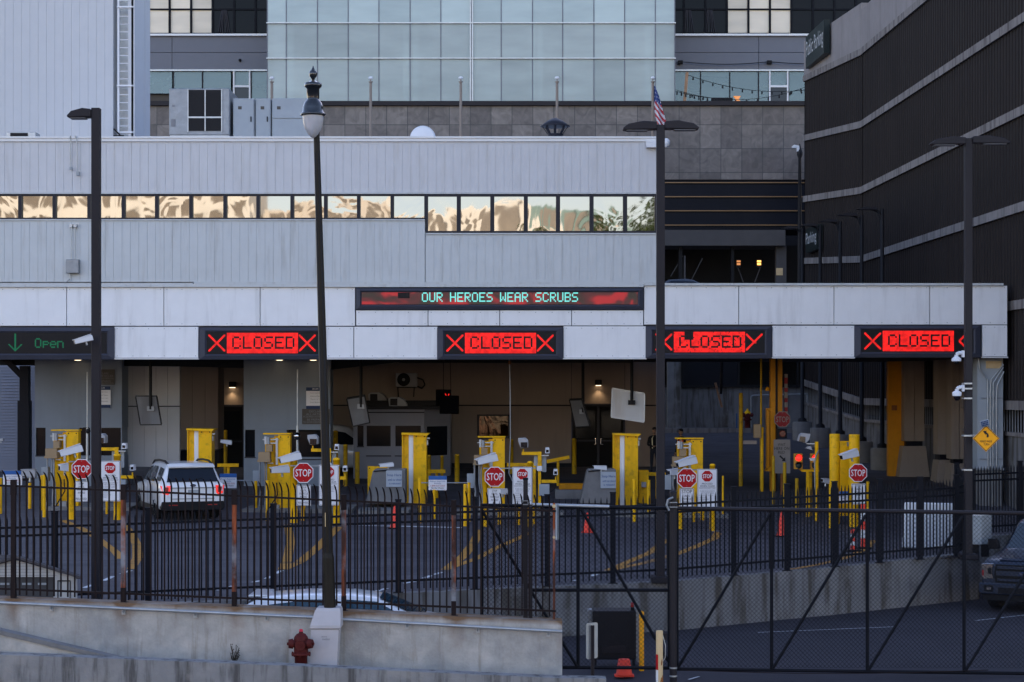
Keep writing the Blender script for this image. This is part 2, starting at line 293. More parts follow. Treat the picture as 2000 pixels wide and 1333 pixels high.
# ---------------------------------------------------------------- mesh builder
class MB:
    def __init__(s): s.v = []; s.f = []; s.mi = []; s.sm = []
    def add(s, vs, fs, mi=0, sm=False):
        o = len(s.v); s.v += [Vector(p) for p in vs]
        for f in fs: s.f.append([o + i for i in f]); s.mi.append(mi); s.sm.append(sm)
        return s
    def box(s, x0, x1, y0, y1, z0, z1, mi=0):
        if x0 > x1: x0, x1 = x1, x0
        if y0 > y1: y0, y1 = y1, y0
        if z0 > z1: z0, z1 = z1, z0
        return s.add([(x0, y0, z0), (x1, y0, z0), (x1, y1, z0), (x0, y1, z0), (x0, y0, z1), (x1, y0, z1), (x1, y1, z1), (x0, y1, z1)],
                     [(0, 3, 2, 1), (4, 5, 6, 7), (0, 1, 5, 4), (1, 2, 6, 5), (2, 3, 7, 6), (3, 0, 4, 7)], mi)
    def pbox(s, px0, px1, py0, py1, D, dep, mi=0):
        return s.box(W(px0, D), W(px1, D), D, D + dep, H(py0, D), H(py1, D), mi)
    def prism(s, pts, y0, y1, mi=0, sm=False):        # pts (x,z)
        a = sum(p[0] * q[1] - q[0] * p[1] for p, q in zip(pts, pts[1:] + pts[:1]))
        if a < 0: pts = pts[::-1]
        k = len(pts); vs = [(x, y0, z) for x, z in pts] + [(x, y1, z) for x, z in pts]
        s.add(vs, [list(range(k)), list(range(2 * k - 1, k - 1, -1))], mi)
        o = len(s.v) - 2 * k
        for i in range(k):
            j = (i + 1) % k; s.f.append([o + j, o + i, o + k + i, o + k + j]); s.mi.append(mi); s.sm.append(sm)
        return s
    def pprism(s, pts, D, dep, mi=0): return s.prism([(W(x, D), H(y, D)) for x, y in pts], D, D + dep, mi)
    def cyl(s, p0, p1, r0, r1=None, n=12, mi=0, sm=True, caps=True):
        p0, p1 = Vector(p0), Vector(p1); r1 = r0 if r1 is None else r1
        d = (p1 - p0).normalized(); u = d.orthogonal().normalized(); v = d.cross(u)
        ring = [(math.cos(2 * math.pi * i / n), math.sin(2 * math.pi * i / n)) for i in range(n)]
        vs = [p0 + (u * c + v * q) * r0 for c, q in ring] + [p1 + (u * c + v * q) * r1 for c, q in ring]
        s.add(vs, [(i, (i + 1) % n, n + (i + 1) % n, n + i) for i in range(n)], mi, sm)
        if caps: s.add(vs, [list(range(n - 1, -1, -1)), list(range(n, 2 * n))], mi)
        return s
    def bar(s, p0, p1, a, b=None, mi=0, up=(0, 0, 1)):
        p0, p1 = Vector(p0), Vector(p1); b = a if b is None else b; d = (p1 - p0).normalized(); up = Vector(up)
        if abs(d.dot(up)) > .98: up = Vector((0, 1, 0))
        u = d.cross(up).normalized(); v = u.cross(d)
        vs = [q + u * i * a / 2 + v * j * b / 2 for q in (p0, p1) for i, j in ((-1, -1), (1, -1), (1, 1), (-1, 1))]
        return s.add(vs, [(3, 2, 1, 0), (4, 5, 6, 7), (0, 1, 5, 4), (1, 2, 6, 5), (2, 3, 7, 6), (3, 0, 4, 7)], mi)
    def tube(s, pts, r, n=6, mi=0):
        for a, b in zip(pts, pts[1:]): s.cyl(a, b, r, r, n, mi)
        return s
    def lathe(s, prof, c=(0, 0, 0), n=20, mi=0, sm=True, M4=None):
        c = Vector(c); k = len(prof); vs = []
        for r, z in prof:
            for i in range(n):
                p = Vector((r * math.cos(2 * math.pi * i / n), r * math.sin(2 * math.pi * i / n), z)); vs.append((M4 @ p if M4 else p) + c)
        s.add(vs, [(a * n + i, a * n + (i + 1) % n, (a + 1) * n + (i + 1) % n, (a + 1) * n + i) for a in range(k - 1) for i in range(n)], mi, sm)
        s.add(vs[:n], [list(range(n - 1, -1, -1))], mi); s.add(vs[-n:], [list(range(n))], mi); return s
    def xf(s, m): s.v = [m @ p for p in s.v]; return s
def base(o): return Vector(o.location) if o.parent is None else base(o.parent)
def build(name, mb, mats, parent=None, bev=0., org=None, label=None):
    if not isinstance(mats, (list, tuple)): mats = [mats]
    mats = [K[q] if isinstance(q, str) else q for q in mats]
    o0 = base(parent) if parent else Vector(org or (0, 0, 0))
    me = bpy.data.meshes.new(name); me.from_pydata([p - o0 for p in mb.v], [], mb.f)
    for q in mats: me.materials.append(q)
    me.polygons.foreach_set('material_index', mb.mi); me.polygons.foreach_set('use_smooth', mb.sm)
    if bev:
        bm = bmesh.new(); bm.from_mesh(me); bmesh.ops.remove_doubles(bm, verts=bm.verts, dist=1e-5)
        ed = [e for e in bm.edges if len(e.link_faces) == 2 and e.calc_face_angle(0) > .6]
        bmesh.ops.bevel(bm, geom=ed, offset=bev, segments=1, affect='EDGES', clamp_overlap=True); bm.to_mesh(me); bm.free()
    me.update()
    o = bpy.data.objects.new(name, me); C.objects.link(o)
    if parent: o.parent = parent
    else: o.location = o0
    if label: o['label'] = label
    return o
def thing(name, label, cat, loc=(0, 0, 0), group=None):
    o = bpy.data.objects.new(name, None); C.objects.link(o); o.location = loc; o.empty_display_size = .2
    o['label'] = label; o['category'] = cat
    if group: o['group'] = group
    return o
def tag(o, label, cat, group=None):
    o['label'] = label; o['category'] = cat
    if group: o['group'] = group
    return o
def struct(name, mb, mats, **k):
    o = build(name, mb, mats, **k); o['kind'] = 'structure'; return o
def dup(root, loc=None, label=None, rotz=None, group=None):
    def cp(o, par):
        c = o.copy(); C.objects.link(c)
        if par is not None: c.parent = par
        for ch in KIDS.get(o.name, list(o.children)): cp(ch, c)
        return c
    c = cp(root, None)
    if loc is not None: c.location = loc
    if rotz is not None: c.rotation_euler = (0, 0, rotz)
    if label: c['label'] = label
    if group: c['group'] = group
    return c
KIDS = {}
# text as mesh, fitted into a box w x h (metres), lying in the XZ plane facing -Y
_TX = {}
def text_geo(body):
    if body not in _TX:
        cu = bpy.data.curves.new('t', 'FONT'); cu.body = body; cu.size = 1; cu.resolution_u = 2
        o = bpy.data.objects.new('t', cu); me = bpy.data.meshes.new_from_object(o)
        vs = [v.co.copy() for v in me.vertices]; fs = [list(p.vertices) for p in me.polygons]
        bpy.data.objects.remove(o); bpy.data.curves.remove(cu); bpy.data.meshes.remove(me)
        xs = [v.x for v in vs]; ys = [v.y for v in vs]
        _TX[body] = ([((v.x - min(xs)) / (max(xs) - min(xs)) - .5, (v.y - min(ys)) / max(1e-6, max(ys) - min(ys)) - .5) for v in vs], fs)
    return _TX[body]
def text(mb, body, cx, cz, wd, ht, y, mi=0, M4=None, bold=0.):
    vs, fs = text_geo(body)
    offs = [(0, 0)] if not bold else [(-bold, 0), (bold, 0), (0, -bold), (0, bold)]
    for k, (dx, dz) in enumerate(offs):
        pts = [Vector((cx + a * wd + dx, y - .0004 * k, cz + b * ht + dz)) for a, b in vs]
        if M4: pts = [M4 @ p for p in pts]
        mb.add(pts, fs, mi)
    return mb
def octagon(r, cx=0, cz=0): return [(cx + r / math.cos(math.pi / 8) * math.cos(math.pi / 8 + k * math.pi / 4), cz + r / math.cos(math.pi / 8) * math.sin(math.pi / 8 + k * math.pi / 4)) for k in range(8)]
def rrect(x0, x1, z0, z1, r):
    pts = []
    for cx, cz, a in ((x1 - r, z1 - r, 0), (x0 + r, z1 - r, 90), (x0 + r, z0 + r, 180), (x1 - r, z0 + r, 270)):
        for k in range(4): pts.append((cx + r * math.cos(R(a + k * 30)), cz + r * math.sin(R(a + k * 30))))
    return pts
def ribs(mb, x0, x1, z0, z1, y, pitch, gw=.015, gd=.013, back=.15, mi=0):
    n = max(1, int(round((x1 - x0) / pitch))); p = (x1 - x0) / n; prof = []
    for k in range(n):
        a = x0 + k * p
        prof += [(a + gw / 2, y), (a + p - gw / 2, y), (a + p - gw / 2, y + gd), (a + p + gw / 2, y + gd)]
    prof = [(x0, y + gd), (x0 + gw / 2, y + gd)] + prof[:-1] + [(x1, y + gd)]
    k = len(prof); vs = [(x, q, z0) for x, q in prof] + [(x, q, z1) for x, q in prof]
    mb.add(vs, [(i, i + 1, k + i + 1, k + i) for i in range(k - 1)], mi)
    mb.box(x0, x1, y + gd + .01, y + gd + back, z0, z1, mi); return mb
# ================================================================ THE SETTING
mb = MB(); xs = sorted([-70 + 2 * i for i in range(48)] + [11.0, 11.4, 3.2]); NY = 34
for x in xs:
    fy = fenceY(x)
    for j in range(NY):
        t = j / (NY - 1); y = fy + (130 - fy) * t ** 1.5; mb.v.append(Vector((x, y, gz(x, y))))
for i in range(len(xs) - 1):
    for j in range(NY - 1):
        mb.f.append([i * NY + j, (i + 1) * NY + j, (i + 1) * NY + j + 1, i * NY + j + 1]); mb.mi.append(0); mb.sm.append(True)
struct('plaza_ground', mb, 'asphalt')
mb = MB(); xs = [-70 + 4 * i for i in range(36)]
for x in xs:
    for y in (26, 60): mb.v.append(Vector((x, y, lowz(x))))
for i in range(len(xs) - 1): mb.f.append([2 * i, 2 * i + 2, 2 * i + 3, 2 * i + 1]); mb.mi.append(0); mb.sm.append(True)
struct('lower_road', mb, 'asphalt_l')
struct('ground', MB().add([(-700, -700, -1.6), (700, -700, -1.6), (700, 700, -1.6), (-700, 700, -1.6)], [(0, 1, 2, 3)]), 'asphalt_l')

def ribbon(mb, pts, wd, h=.005):
    for k in range(len(pts) - 1):
        a, b = pts[k], pts[k + 1]; d = Vector((b[0] - a[0], b[1] - a[1], 0)).normalized()
        nn = Vector((-d.y, d.x, 0)); w0, w1 = (wd[k], wd[k + 1]) if isinstance(wd, list) else (wd, wd)
        q = [a - nn * w0 / 2, a + nn * w0 / 2, b + nn * w1 / 2, b - nn * w1 / 2]
        sub = max(1, int((b - a).length / .7))
        for i in range(sub):
            c = [q[0].lerp(q[3], i / sub), q[0].lerp(q[3], (i + 1) / sub), q[1].lerp(q[2], (i + 1) / sub), q[1].lerp(q[2], i / sub)]
            mb.add([(p.x, p.y, gz(p.x, p.y) + h) for p in c], [(0, 1, 2, 3)])
mb = MB()
for seg in ([(-40, 1013), (112, 1016)], [(478, 1022), (560, 1023)], [(680, 1026), (935, 1032)], [(1048, 1033), (1300, 1036)], [(1390, 1038), (1652, 1041)]):
    ribbon(mb, [G(*p) for p in seg], .3)
for seg in ([(255, 1115), (236, 1122)], [(222, 1126), (202, 1135)], [(180, 1143), (164, 1149)], [(550, 1115), (538, 1121)], [(530, 1126), (520, 1131)], [(508, 1135), (493, 1138)], [(456, 1145), (425, 1154)],
            [(864, 1118), (848, 1123)], [(842, 1125), (828, 1130)], [(812, 1136), (790, 1140)], [(755, 1150), (710, 1162)], [(1184, 1116), (1172, 1121)], [(1165, 1122), (1155, 1126)], [(1125, 1134), (1118, 1135)]):
    ribbon(mb, [G(*p) for p in seg], .12)
struct('white_road_marking', mb, 'paint_w')
mb = MB()
for pts, wd in (([(122, 1017), (160, 1033), (196, 1056), (225, 1078), (236, 1092)], .22), ([(243, 1022), (258, 1044), (268, 1066), (269, 1090), (256, 1112)], [.16, .2, .26, .26, .2]),
                ([(563, 1024), (567, 1060), (562, 1092), (553, 1112)], .24), ([(662, 1030), (648, 1042), (618, 1072), (586, 1098), (553, 1113)], .26),
                ([(938, 1033), (926, 1060), (906, 1086), (872, 1113)], .26), ([(1040, 1036), (1018, 1050), (972, 1070), (930, 1092), (868, 1114)], .22),
                ([(1303, 1054), (1270, 1080), (1205, 1108), (1188, 1115)], .22), ([(1403, 1040), (1396, 1052), (1360, 1068), (1325, 1082), (1260, 1100), (1188, 1115)], .24),
                ([(1545, 1113), (1600, 1103), (1650, 1091), (1690, 1074), (1706, 1056)], .2)):
    ribbon(mb, [G(*p) for p in pts], wd, .007)
struct('orange_road_marking', mb, 'paint_y')
# parking lines on the lower road
mb = MB()
def lowpt(px, py):
    D = 36.
    for _ in range(30): D = lerp(D, (HC - lowz(W(px, D))) * F / (py - HY), .6)
    return Vector((W(px, D), D, lowz(W(px, D)) + .005))
for a, b in (((1480, 1236), (1745, 1225)), ((1905, 1213), (2010, 1201)), ((1345, 1328), (1366, 1322))):
    a, b = lowpt(*a), lowpt(*b); d = (b - a).normalized(); q = Vector((-d.y, d.x, 0)) * .022
    mb.add([a - q, b - q, b + q, a + q], [(0, 1, 2, 3)])
struct('lower_road_marking', mb, 'paint_w')

# ================================================================ RETAINING WALL UNDER THE PLAZA FENCE
def path_wall(name, pts, th, mat, **k):           # pts: (x, y, z0, z1); the wall stands behind the line
    mb = MB(); vs = []
    for x, y, z0, z1 in pts: vs += [(x, y, z0), (x, y, z1), (x, y + th, z1), (x, y + th, z0)]
    n = len(pts)
    for i in range(n - 1):
        for j in range(4): mb.f.append([4 * i + j, 4 * i + (j + 1) % 4, 4 * i + 4 + (j + 1) % 4, 4 * i + 4 + j][::-1]); mb.mi.append(0); mb.sm.append(False)
    mb.f += [[0, 1, 2, 3], [4 * n - 1, 4 * n - 2, 4 * n - 3, 4 * n - 4]]; mb.mi += [0, 0]; mb.sm += [False] * 2
    mb.v = [Vector(v) for v in vs]
    return build(name, mb, mat, **k)
RWX = [-60, -20, -10.4, -4, 0, 3.2, 7, 11.05]
o = path_wall('retaining_wall', [(x, fenceY(x) - .28, lowz(x) - .2, fenceZ(x) + .03) for x in RWX], .32, 'concrete_g', org=(0, fenceY(0), -1.1))
tag(o, 'low stained concrete retaining wall carrying the black picket fence of the plaza', 'retaining wall')
o = path_wall('wing_wall', [(11.06, fenceY(11.05) - .27, -1.25, .03), (11.35, 47.2, -1.25, .03)], .3, 'concrete_g', org=(11.05, 44, -1.1))
tag(o, 'short darker wall end turning back behind the dark blue pickup truck', 'retaining wall')
o = path_wall('raised_curb', [(11.3, 47.3, -1.25, .12), (24, 50.5, -1.25, .2)], .3, 'concrete_g', org=(14, 48, -1.1))
tag(o, 'low kerb wall behind the dark blue pickup truck', 'kerb wall')

# ================================================================ CUSTOMS BUILDING
DB = 62.0
cb = thing('customs_building', 'long pale ribbed metal building with a ribbon of mirrored windows above the inspection canopy', 'building', (W(640, DB), DB + 5, .5))
build('upper_wall', ribs(MB(), W(-90, DB), W(1282, DB), H(376, DB), H(277, DB), DB, .285), 'rib_hi', cb)
mb = MB(); mb.box(W(-90, DB), W(1283, DB), DB - .06, DB + 12, H(277, DB), H(271, DB)); mb.box(W(-90, DB), W(1283, DB), DB - .10, DB - .0, H(271, DB), H(267.5, DB))
build('roof_edge', mb, 'flash', cb)
build('middle_wall', ribs(MB(), W(-90, DB), W(830, DB), H(551, DB), H(431, DB), DB, .285), 'rib', cb)
build('middle_wall', ribs(MB(), W(831, DB), W(1282, DB), H(551, DB), H(458, DB), DB, .285), 'rib', cb)
mb = MB(); mb.pbox(-90, 1282, 376.2, 379, DB - .05, .2); mb.pbox(-90, 830, 428.5, 431, DB - .05, .2); mb.pbox(830.5, 1282, 455.5, 458, DB - .05, .2); mb.pbox(378, 1283, 551.2, 557, DB - .08, .3); mb.pbox(-90, 377, 553, 557, DB - .08, .3)
build('window_flashing', mb, 'rib', cb)
build('building_core', MB().box(W(-90, DB), W(1281, DB), DB + .32, DB + 24, 5.3, H(278, DB)), 'rib', cb)
mull = [-100, -28.5, 39, 106, 174, 241, 306, 373, 439.5, 504, 570.5, 636, 700.5, 766, 832]
def ribbon_window(x0, x1, y0, y1, pad=(3.4, 3.4, 4, 3)):
    fr = MB(); a, b, c, d = W(x0, DB), W(x1, DB), H(y1, DB), H(y0, DB); m_ = DB / F
    l_, r_, t_, o_ = [q * m_ for q in pad]
    y0_, y1_ = DB - .02, DB + .14
    fr.box(a + .002, a + l_, y0_, y1_, c, d); fr.box(b - r_, b - .002, y0_, y1_, c, d); fr.box(a + l_, b - r_, y0_ + .003, y1_, d - t_, d); fr.box(a + l_, b - r_, y0_ + .003, y1_, c, c + o_)
    wo = build('window', fr, 'frame_dk', cb)
    tl = random.uniform(-.004, .004); tm = random.uniform(-.003, .003)
    pa, pb, pc, pd = a + l_, b - r_, c + o_, d - t_
    build('pane', MB().add([(pa, DB + .09 + tl, pc), (pb, DB + .09 - tl, pc), (pb, DB + .09 - tl + tm, pd), (pa, DB + .09 + tl + tm, pd)], [(0, 1, 2, 3)]), 'mirror', wo)
for a, b in zip(mull, mull[1:]): ribbon_window(a, b, 378.6, 428.6)
mull2 = [832, 896, 961.5, 1027, 1090, 1155.5, 1221, 1283]
for a, b in zip(mull2, mull2[1:]): ribbon_window(a, b, 379.5, 455.5, (4, 4, 4, 4))
# ground floor under the canopy
DW = 74.0
def panel_wall(name, px0, px1, py0, py1, D, mat, pitch, par=cb, dep=.15):
    return build(name, ribs(MB(), W(px0, D), W(px1, D), H(py1, D), H(py0, D), D, pitch, .02, .02, dep), mat, par)
panel_wall('lower_wall', 476, 1116, 700, 912, DW, 'beige', .6)
panel_wall('lower_wall', 1221, 1291, 700, 912, DW, 'beige', .6)
panel_wall('lower_wall', 1117, 1220, 700, 789, DW, 'beige', .6)
panel_wall('pale_wall', 236, 351, 700, 793, 67.2, 'white_wall', .42); panel_wall('pale_wall', 236, 351, 795, 912, 67.2, 'white_wall', .42)
panel_wall('pillar', 351, 426, 700, 878, 69.5, 'beige', .5, dep=1.4)
panel_wall('lower_wall', 426, 476, 700, 791, DW, 'beige', .9)
build('wall_base', MB().pbox(351, 428, 880, 915, 69.9, 1).pbox(476, 1116, 905, 915, DW - .06, .3).pbox(476, 1291, 791, 793.5, DW - .02, .1).pbox(236, 350, 793, 795, 67.21, .1), 'black_clad', cb)
def door(px0, px1, py0, py1, D, leaves):
    d = build('door', MB().pbox(px0, px1, py0, py1, D + .10, .1), 'dark_int', cb)
    fr = MB(); fr.pbox(px0, px0 + 3, py0, py1, D - .02, .14); fr.pbox(px1 - 3, px1, py0, py1, D - .02, .14); fr.pbox(px0 + 3, px1 - 3, py0, py0 + 4, D - .017, .14)
    mid = (px0 + px1) / 2
    if leaves == 2: fr.pbox(mid - 2.5, mid + 2.5, py0 + 4, py1, D + .01, .1)
    fr.pbox(px0 + 3, px1 - 3, py0 + 70, py0 + 73, D + .03, .07)
    build('door_frame', fr, 'frame_dk', d)
    for a, b in ([(px0 + 7, mid - 6), (mid + 6, px1 - 7)] if leaves == 2 else [(px0 + 8, px1 - 8)]):
        build('pane', MB().pbox(a, b, py0 + 12, py0 + 66, D + .085, .01), 'glass_dk', d)
    if leaves == 2:
        for s in (-1, 1): build('handle', MB().tube([P(mid + s * 8, 857, D - .04), P(mid + s * 5, 857, D - .04), P(mid + s * 5, 868, D - .04), P(mid + s * 9, 868, D - .04)], .022), 'chrome', d)
door(1117, 1220, 790, 913, DW, 2)
door(427, 476, 791.5, 914, DW, 1)
wn = build('window', MB().pbox(932, 936, 810, 857, DW - .04, .1).pbox(992, 998, 810, 857, DW - .04, .1).pbox(936, 992, 810, 813, DW - .038, .1).pbox(936, 992, 852, 857, DW - .038, .1), 'frame_dk', cb)
build('pane', MB().add([P(936, 852, DW - .01), P(992, 852, DW - .03), P(992, 813, DW - .03), P(936, 813, DW - .01)], [(0, 1, 2, 3)]), 'mirror_dim', wn)
def sconce(px, py, D, label, power):
    t = thing('wall_lamp', label, 'lamp', P(px, py, D - .12), 'lit box lamps on the customs wall')
    build('housing', MB().pbox(px - 6.5, px + 6.5, py - 6, py + 5, D - .28, .26), 'trim', t, bev=.02)
    build('bulb', MB().pbox(px - 5, px + 5, py + 5, py + 6, D - .25, .2), 'lamp_on', t)
    ld = bpy.data.lights.new('wall_lamp_light', 'SPOT'); ld.energy = power; ld.color = (1, .72, .42); ld.spot_size = R(125); ld.spot_blend = .9; ld.shadow_soft_size = .05
    lo = bpy.data.objects.new('wall_lamp_light', ld); C.objects.link(lo); lo.parent = t; lo.location = (0, -.02, -.22); lo.rotation_euler = (R(-6), 0, 0)
sconce(453, 752, DW, 'small lit wall lamp above the single dark door beside the pillar', 5)
sconce(1169, 748, DW, 'small lit wall lamp above the dark double doors', 5)
build('siding_wall', ribs(MB(), W(-120, 72), W(70, 72), H(925, 72), H(700, 72), 72, .9), 'siding', cb)
mb = MB()
for k in range(36):
    z = H(920, 71.9) + k * .115; mb.add([(W(-120, 71.9), 71.93, z), (W(70, 71.9), 71.93, z), (W(70, 71.9), 71.98, z + .11), (W(-120, 71.9), 71.98, z + .11)], [(0, 1, 2, 3)])
build('siding_slats', mb, 'siding', cb)

# ================================================================ CANOPY
DC = 60.0
cn = thing('inspection_canopy', 'wide white panelled canopy over the inspection lanes', 'canopy', (W(900, DC), DC + 6, .2))
def fpanel(x0, x1, y0, y1):
    g = .7; o = build('fascia_panel', MB().pbox(x0 + g, x1 - g, y0 + g, y1 - g, DC, .12), 'white_panel', cn, bev=.006)
    mb = MB(); n = max(2, int((x1 - x0) / 29)); st = (x1 - x0 - 12) / n
    for k in range(n + 1):
        for yy in (y0 + 4.5, y1 - 4.5): mb.cyl(P(x0 + 6 + k * st, yy, DC - .006), P(x0 + 6 + k * st, yy, DC + .01), .014, n=6)
    build('rivet', mb, 'galv_d', o)
for a, b in zip([-120, -60, 130, 320, 508], [-60, 130, 320, 508, 694]): fpanel(a, b, 561, 637.5)
for a, b in zip([1257.5, 1443, 1629, 1816], [1443, 1629, 1816, 1968]): fpanel(a, b, 558, 635)
for a, b in zip([695, 836, 976, 1116.5], [836, 976, 1116.5, 1257]): fpanel(a, b, 606, 637)
for a, b, c, d in ((223, 388, 638, 700), (636, 691, 638, 700), (691, 855, 638, 700), (1100, 1263, 637, 700), (1508, 1670, 636, 698), (1918, 1968, 635, 697)): fpanel(a, b, c, d)
mb = MB(); mb.box(W(-120, DC), W(1967, DC), DC + .13, DC + .3, H(699, DC), H(559, DC))
build('fascia_backing', mb, 'sign_frame', cn)
build('roof_slab', MB().box(W(-120, DC), W(1289, DC), DC + .3, 74.5, 5.0, 7.05).box(W(1290, DC), W(1966, DC), DC + .3, 72.0, 5.0, 7.05), 'soffit', cn)
mb = MB(); mb.pbox(-120, 1257, 555.5, 561, DC - .1, .5); mb.pbox(1257.2, 1960, 553.5, 558, DC - .1, .5)
build('roof_edge', mb, 'rib', cn)
build('drip_edge', MB().pbox(223, 388, 700, 702.3, DC - .05, .3).pbox(636, 855, 700, 702.3, DC - .05, .3).pbox(1100, 1263, 699.7, 702, DC - .05, .3).pbox(1508, 1670, 698, 700.3, DC - .05, .3).pbox(1918, 1969, 697, 699.5, DC - .05, .3), 'flash', cn)
build('soffit_beam', MB().pprism([(-120, 690), (900, 690), (860, 703), (800, 705), (645, 722), (560, 721), (480, 719), (350, 716), (235, 715), (-120, 713)], 66.4, .5), 'soffit', cn)
# lamps in the soffit
for px, lab in ((152, 'lit recessed lamp in the canopy ceiling next to the open lane sign'), (546, 'lit recessed lamp in the canopy ceiling under the closed sign behind the ornate lamp'),
                (612, 'lit recessed lamp in the canopy ceiling close to the ornate lamp post'), (745, 'dim recessed lamp in the canopy ceiling above the tilted grey board')):
    D = 65.6 if px < 700 else 67; z = 4.995; x = W(px, D)
    t = thing('ceiling_lamp', lab, 'lamp', (x, D, z), 'recessed lamps in the canopy ceiling')
    build('rim', MB().lathe([(.17, z), (.18, z - .02), (.13, z - .03)], (x, D, 0), 16), 'galv_d', t)
    build('diffuser', MB().lathe([(.125, z - .02), (.12, z - .035), (.06, z - .045)], (x, D, 0), 16), 'lamp_on', t)
# columns
cl = build('column', MB().pbox(1909, 1959, 700, 917, DC + .5, .8), 'grey_box', cn); build('column_plate', MB().pbox(1926, 1956, 706, 720, DC + .47, .03), 'cream', cl)
build('column_cap', MB().pbox(1907, 1961, 915, 919, DC + .44, .9).pbox(1916, 1958, 777, 779, DC + .47, .03).pbox(1914, 1958, 896, 898, DC + .47, .03), 'galv_d', cl)
for k, pts in enumerate(([(1911, 700), (1914, 722), (1929, 742), (1930, 917)], [(1960, 712), (1936, 742), (1934, 770), (1935, 1000)], [(1960, 718), (1940, 748), (1939, 1000)], [(1961, 726), (1948, 752), (1946, 780), (1947, 1000)])):
    build('conduit', MB().tube([P(x, y, DC + .40 - .004 * k) for x, y in pts], .022), 'galv', cl)
build('column_foot', MB().pbox(1914, 1956, 919, 1000, DC + .55, .7), 'conc_base', cl)
def pier(px0, px1, py1, D, ped, label):
    c = build('column', ribs(MB(), W(px0, D), W(px1, D), H(py1, D), 5.0, D, .38, .03, .05, .7), 'beige_dk', cn, label=label)
    build('column_neck', MB().pbox(px0 + 4, px1 - 4, py1, ped[1], D + .15, .45), 'black_clad', c)
    a, b, q, e = ped[0], ped[2], ped[1], ped[3]
    build('column_foot', MB().pprism([(a + 8, q), (b - 8, q), (b, e), (a, e)], D - .12, .95), 'beige_dk', c)
pier(1766, 1806, 862, 69.5, (1756, 872, 1816, 932), 'brown column standing next to the amber mast')
pier(1832, 1858, 888, 67.5, (1826, 899, 1866, 960), 'brown column behind the rear light pole')
pier(1858, 1890, 897, 66, (1852, 906, 1900, 970), 'brown column just in front of the other brown ones')
lc = build('column', MB().pbox(38, 55, 715, 783, 66, .35).pbox(34, 56, 783, 940, 65.95, .45), 'black_clad', cn)
build('bracket', MB().prism([(W(2, 66), 4.98), (W(18, 66), 4.98), (W(40, 66), H(730, 66)), (W(40, 66), H(742, 66)), (W(30, 66), H(732, 66))], 66.1, 66.3), 'black_clad', lc)

# ---------------------------------------------------------------- LED signs
FONT = {'C': ["01110", "10001", "10000", "10000", "10000", "10001", "01110"], 'L': ["10000"] * 6 + ["11111"], 'O': ["01110"] + ["10001"] * 5 + ["01110"],
        'S': ["01111", "10000", "10000", "01110", "00001", "00001", "11110"], 'E': ["11111", "10000", "10000", "11110", "10000", "10000", "11111"],
        'D': ["11110"] + ["10001"] * 5 + ["11110"], 'U': ["10001"] * 6 + ["01110"], 'R': ["11110", "10001", "10001", "11110", "10100", "10010", "10001"],
        'H': ["10001"] * 3 + ["11111"] + ["10001"] * 3, 'W': ["10001", "10001", "10001", "10101", "10101", "11011", "10001"], 'A': ["01110", "10001", "10001", "11111", "10001", "10001", "10001"],
        'B': ["11110", "10001", "10001", "11110", "10001", "10001", "11110"], 'p': ["00000", "00000", "11110", "10001", "11110", "10000", "10000"], 'e': ["00000", "00000", "01110", "10001", "11111", "10000", "01110"],
        'n': ["00000", "00000", "11110", "10001", "10001", "10001", "10001"], ' ': ["00000"] * 7}
def cells(mb, grid, px0, py0, cw, chh, D, fill=.86, mi=0):      # grid: dict (col,row); pixel units
    for (c, r) in grid:
        x, y = px0 + c * cw, py0 + r * chh; g = (1 - fill) / 2
        a, b, t, u = x + cw * g, x + cw * (1 - g), y + chh * g, y + chh * (1 - g)
        mb.add([P(a, u, D), P(b, u, D), P(b, t, D), P(a, t, D)], [(0, 1, 2, 3)], mi)
def led_frame(t, x0, x1, y0, y1, dx0, dx1, dy0, dy1):
    D = DC - .12
    a, b, c, d = W(x0, D), W(x1, D), H(y1, D), H(y0, D); e, f, g, h = W(dx0, D), W(dx1, D), H(dy1, D), H(dy0, D)
    mb = MB(); yf, yi = D, D + .06; m_ = .05
    o = [(a, c), (b, c), (b, d), (a, d)]; i1 = [(e - m_, g - m_), (f + m_, g - m_), (f + m_, h + m_), (e - m_, h + m_)]; i2 = [(e, g), (f, g), (f, h), (e, h)]
    vs = [(x, D + .24, z) for x, z in o] + [(x, yi, z) for x, z in o] + [(x, yf, z) for x, z in i1] + [(x, yf + .05, z) for x, z in i2]
    fs = []
    for k in range(4):
        j = (k + 1) % 4
        for q in (0, 4, 8): fs.append([q + k, q + j, q + 4 + j, q + 4 + k])
    mb.add(vs, fs); build('sign_frame', mb, 'sign_frame', t)
    build('display', MB().box(e, f, D + .045, D + .1, g, h), 'sign_face', t)
    return D + .04
def xcells(n, w_):
    s = set()
    for r in range(n):
        for c in range(n):
            if min(abs(c - r), abs(c + r - n + 1)) <= w_: s.add((c, r))
    return s
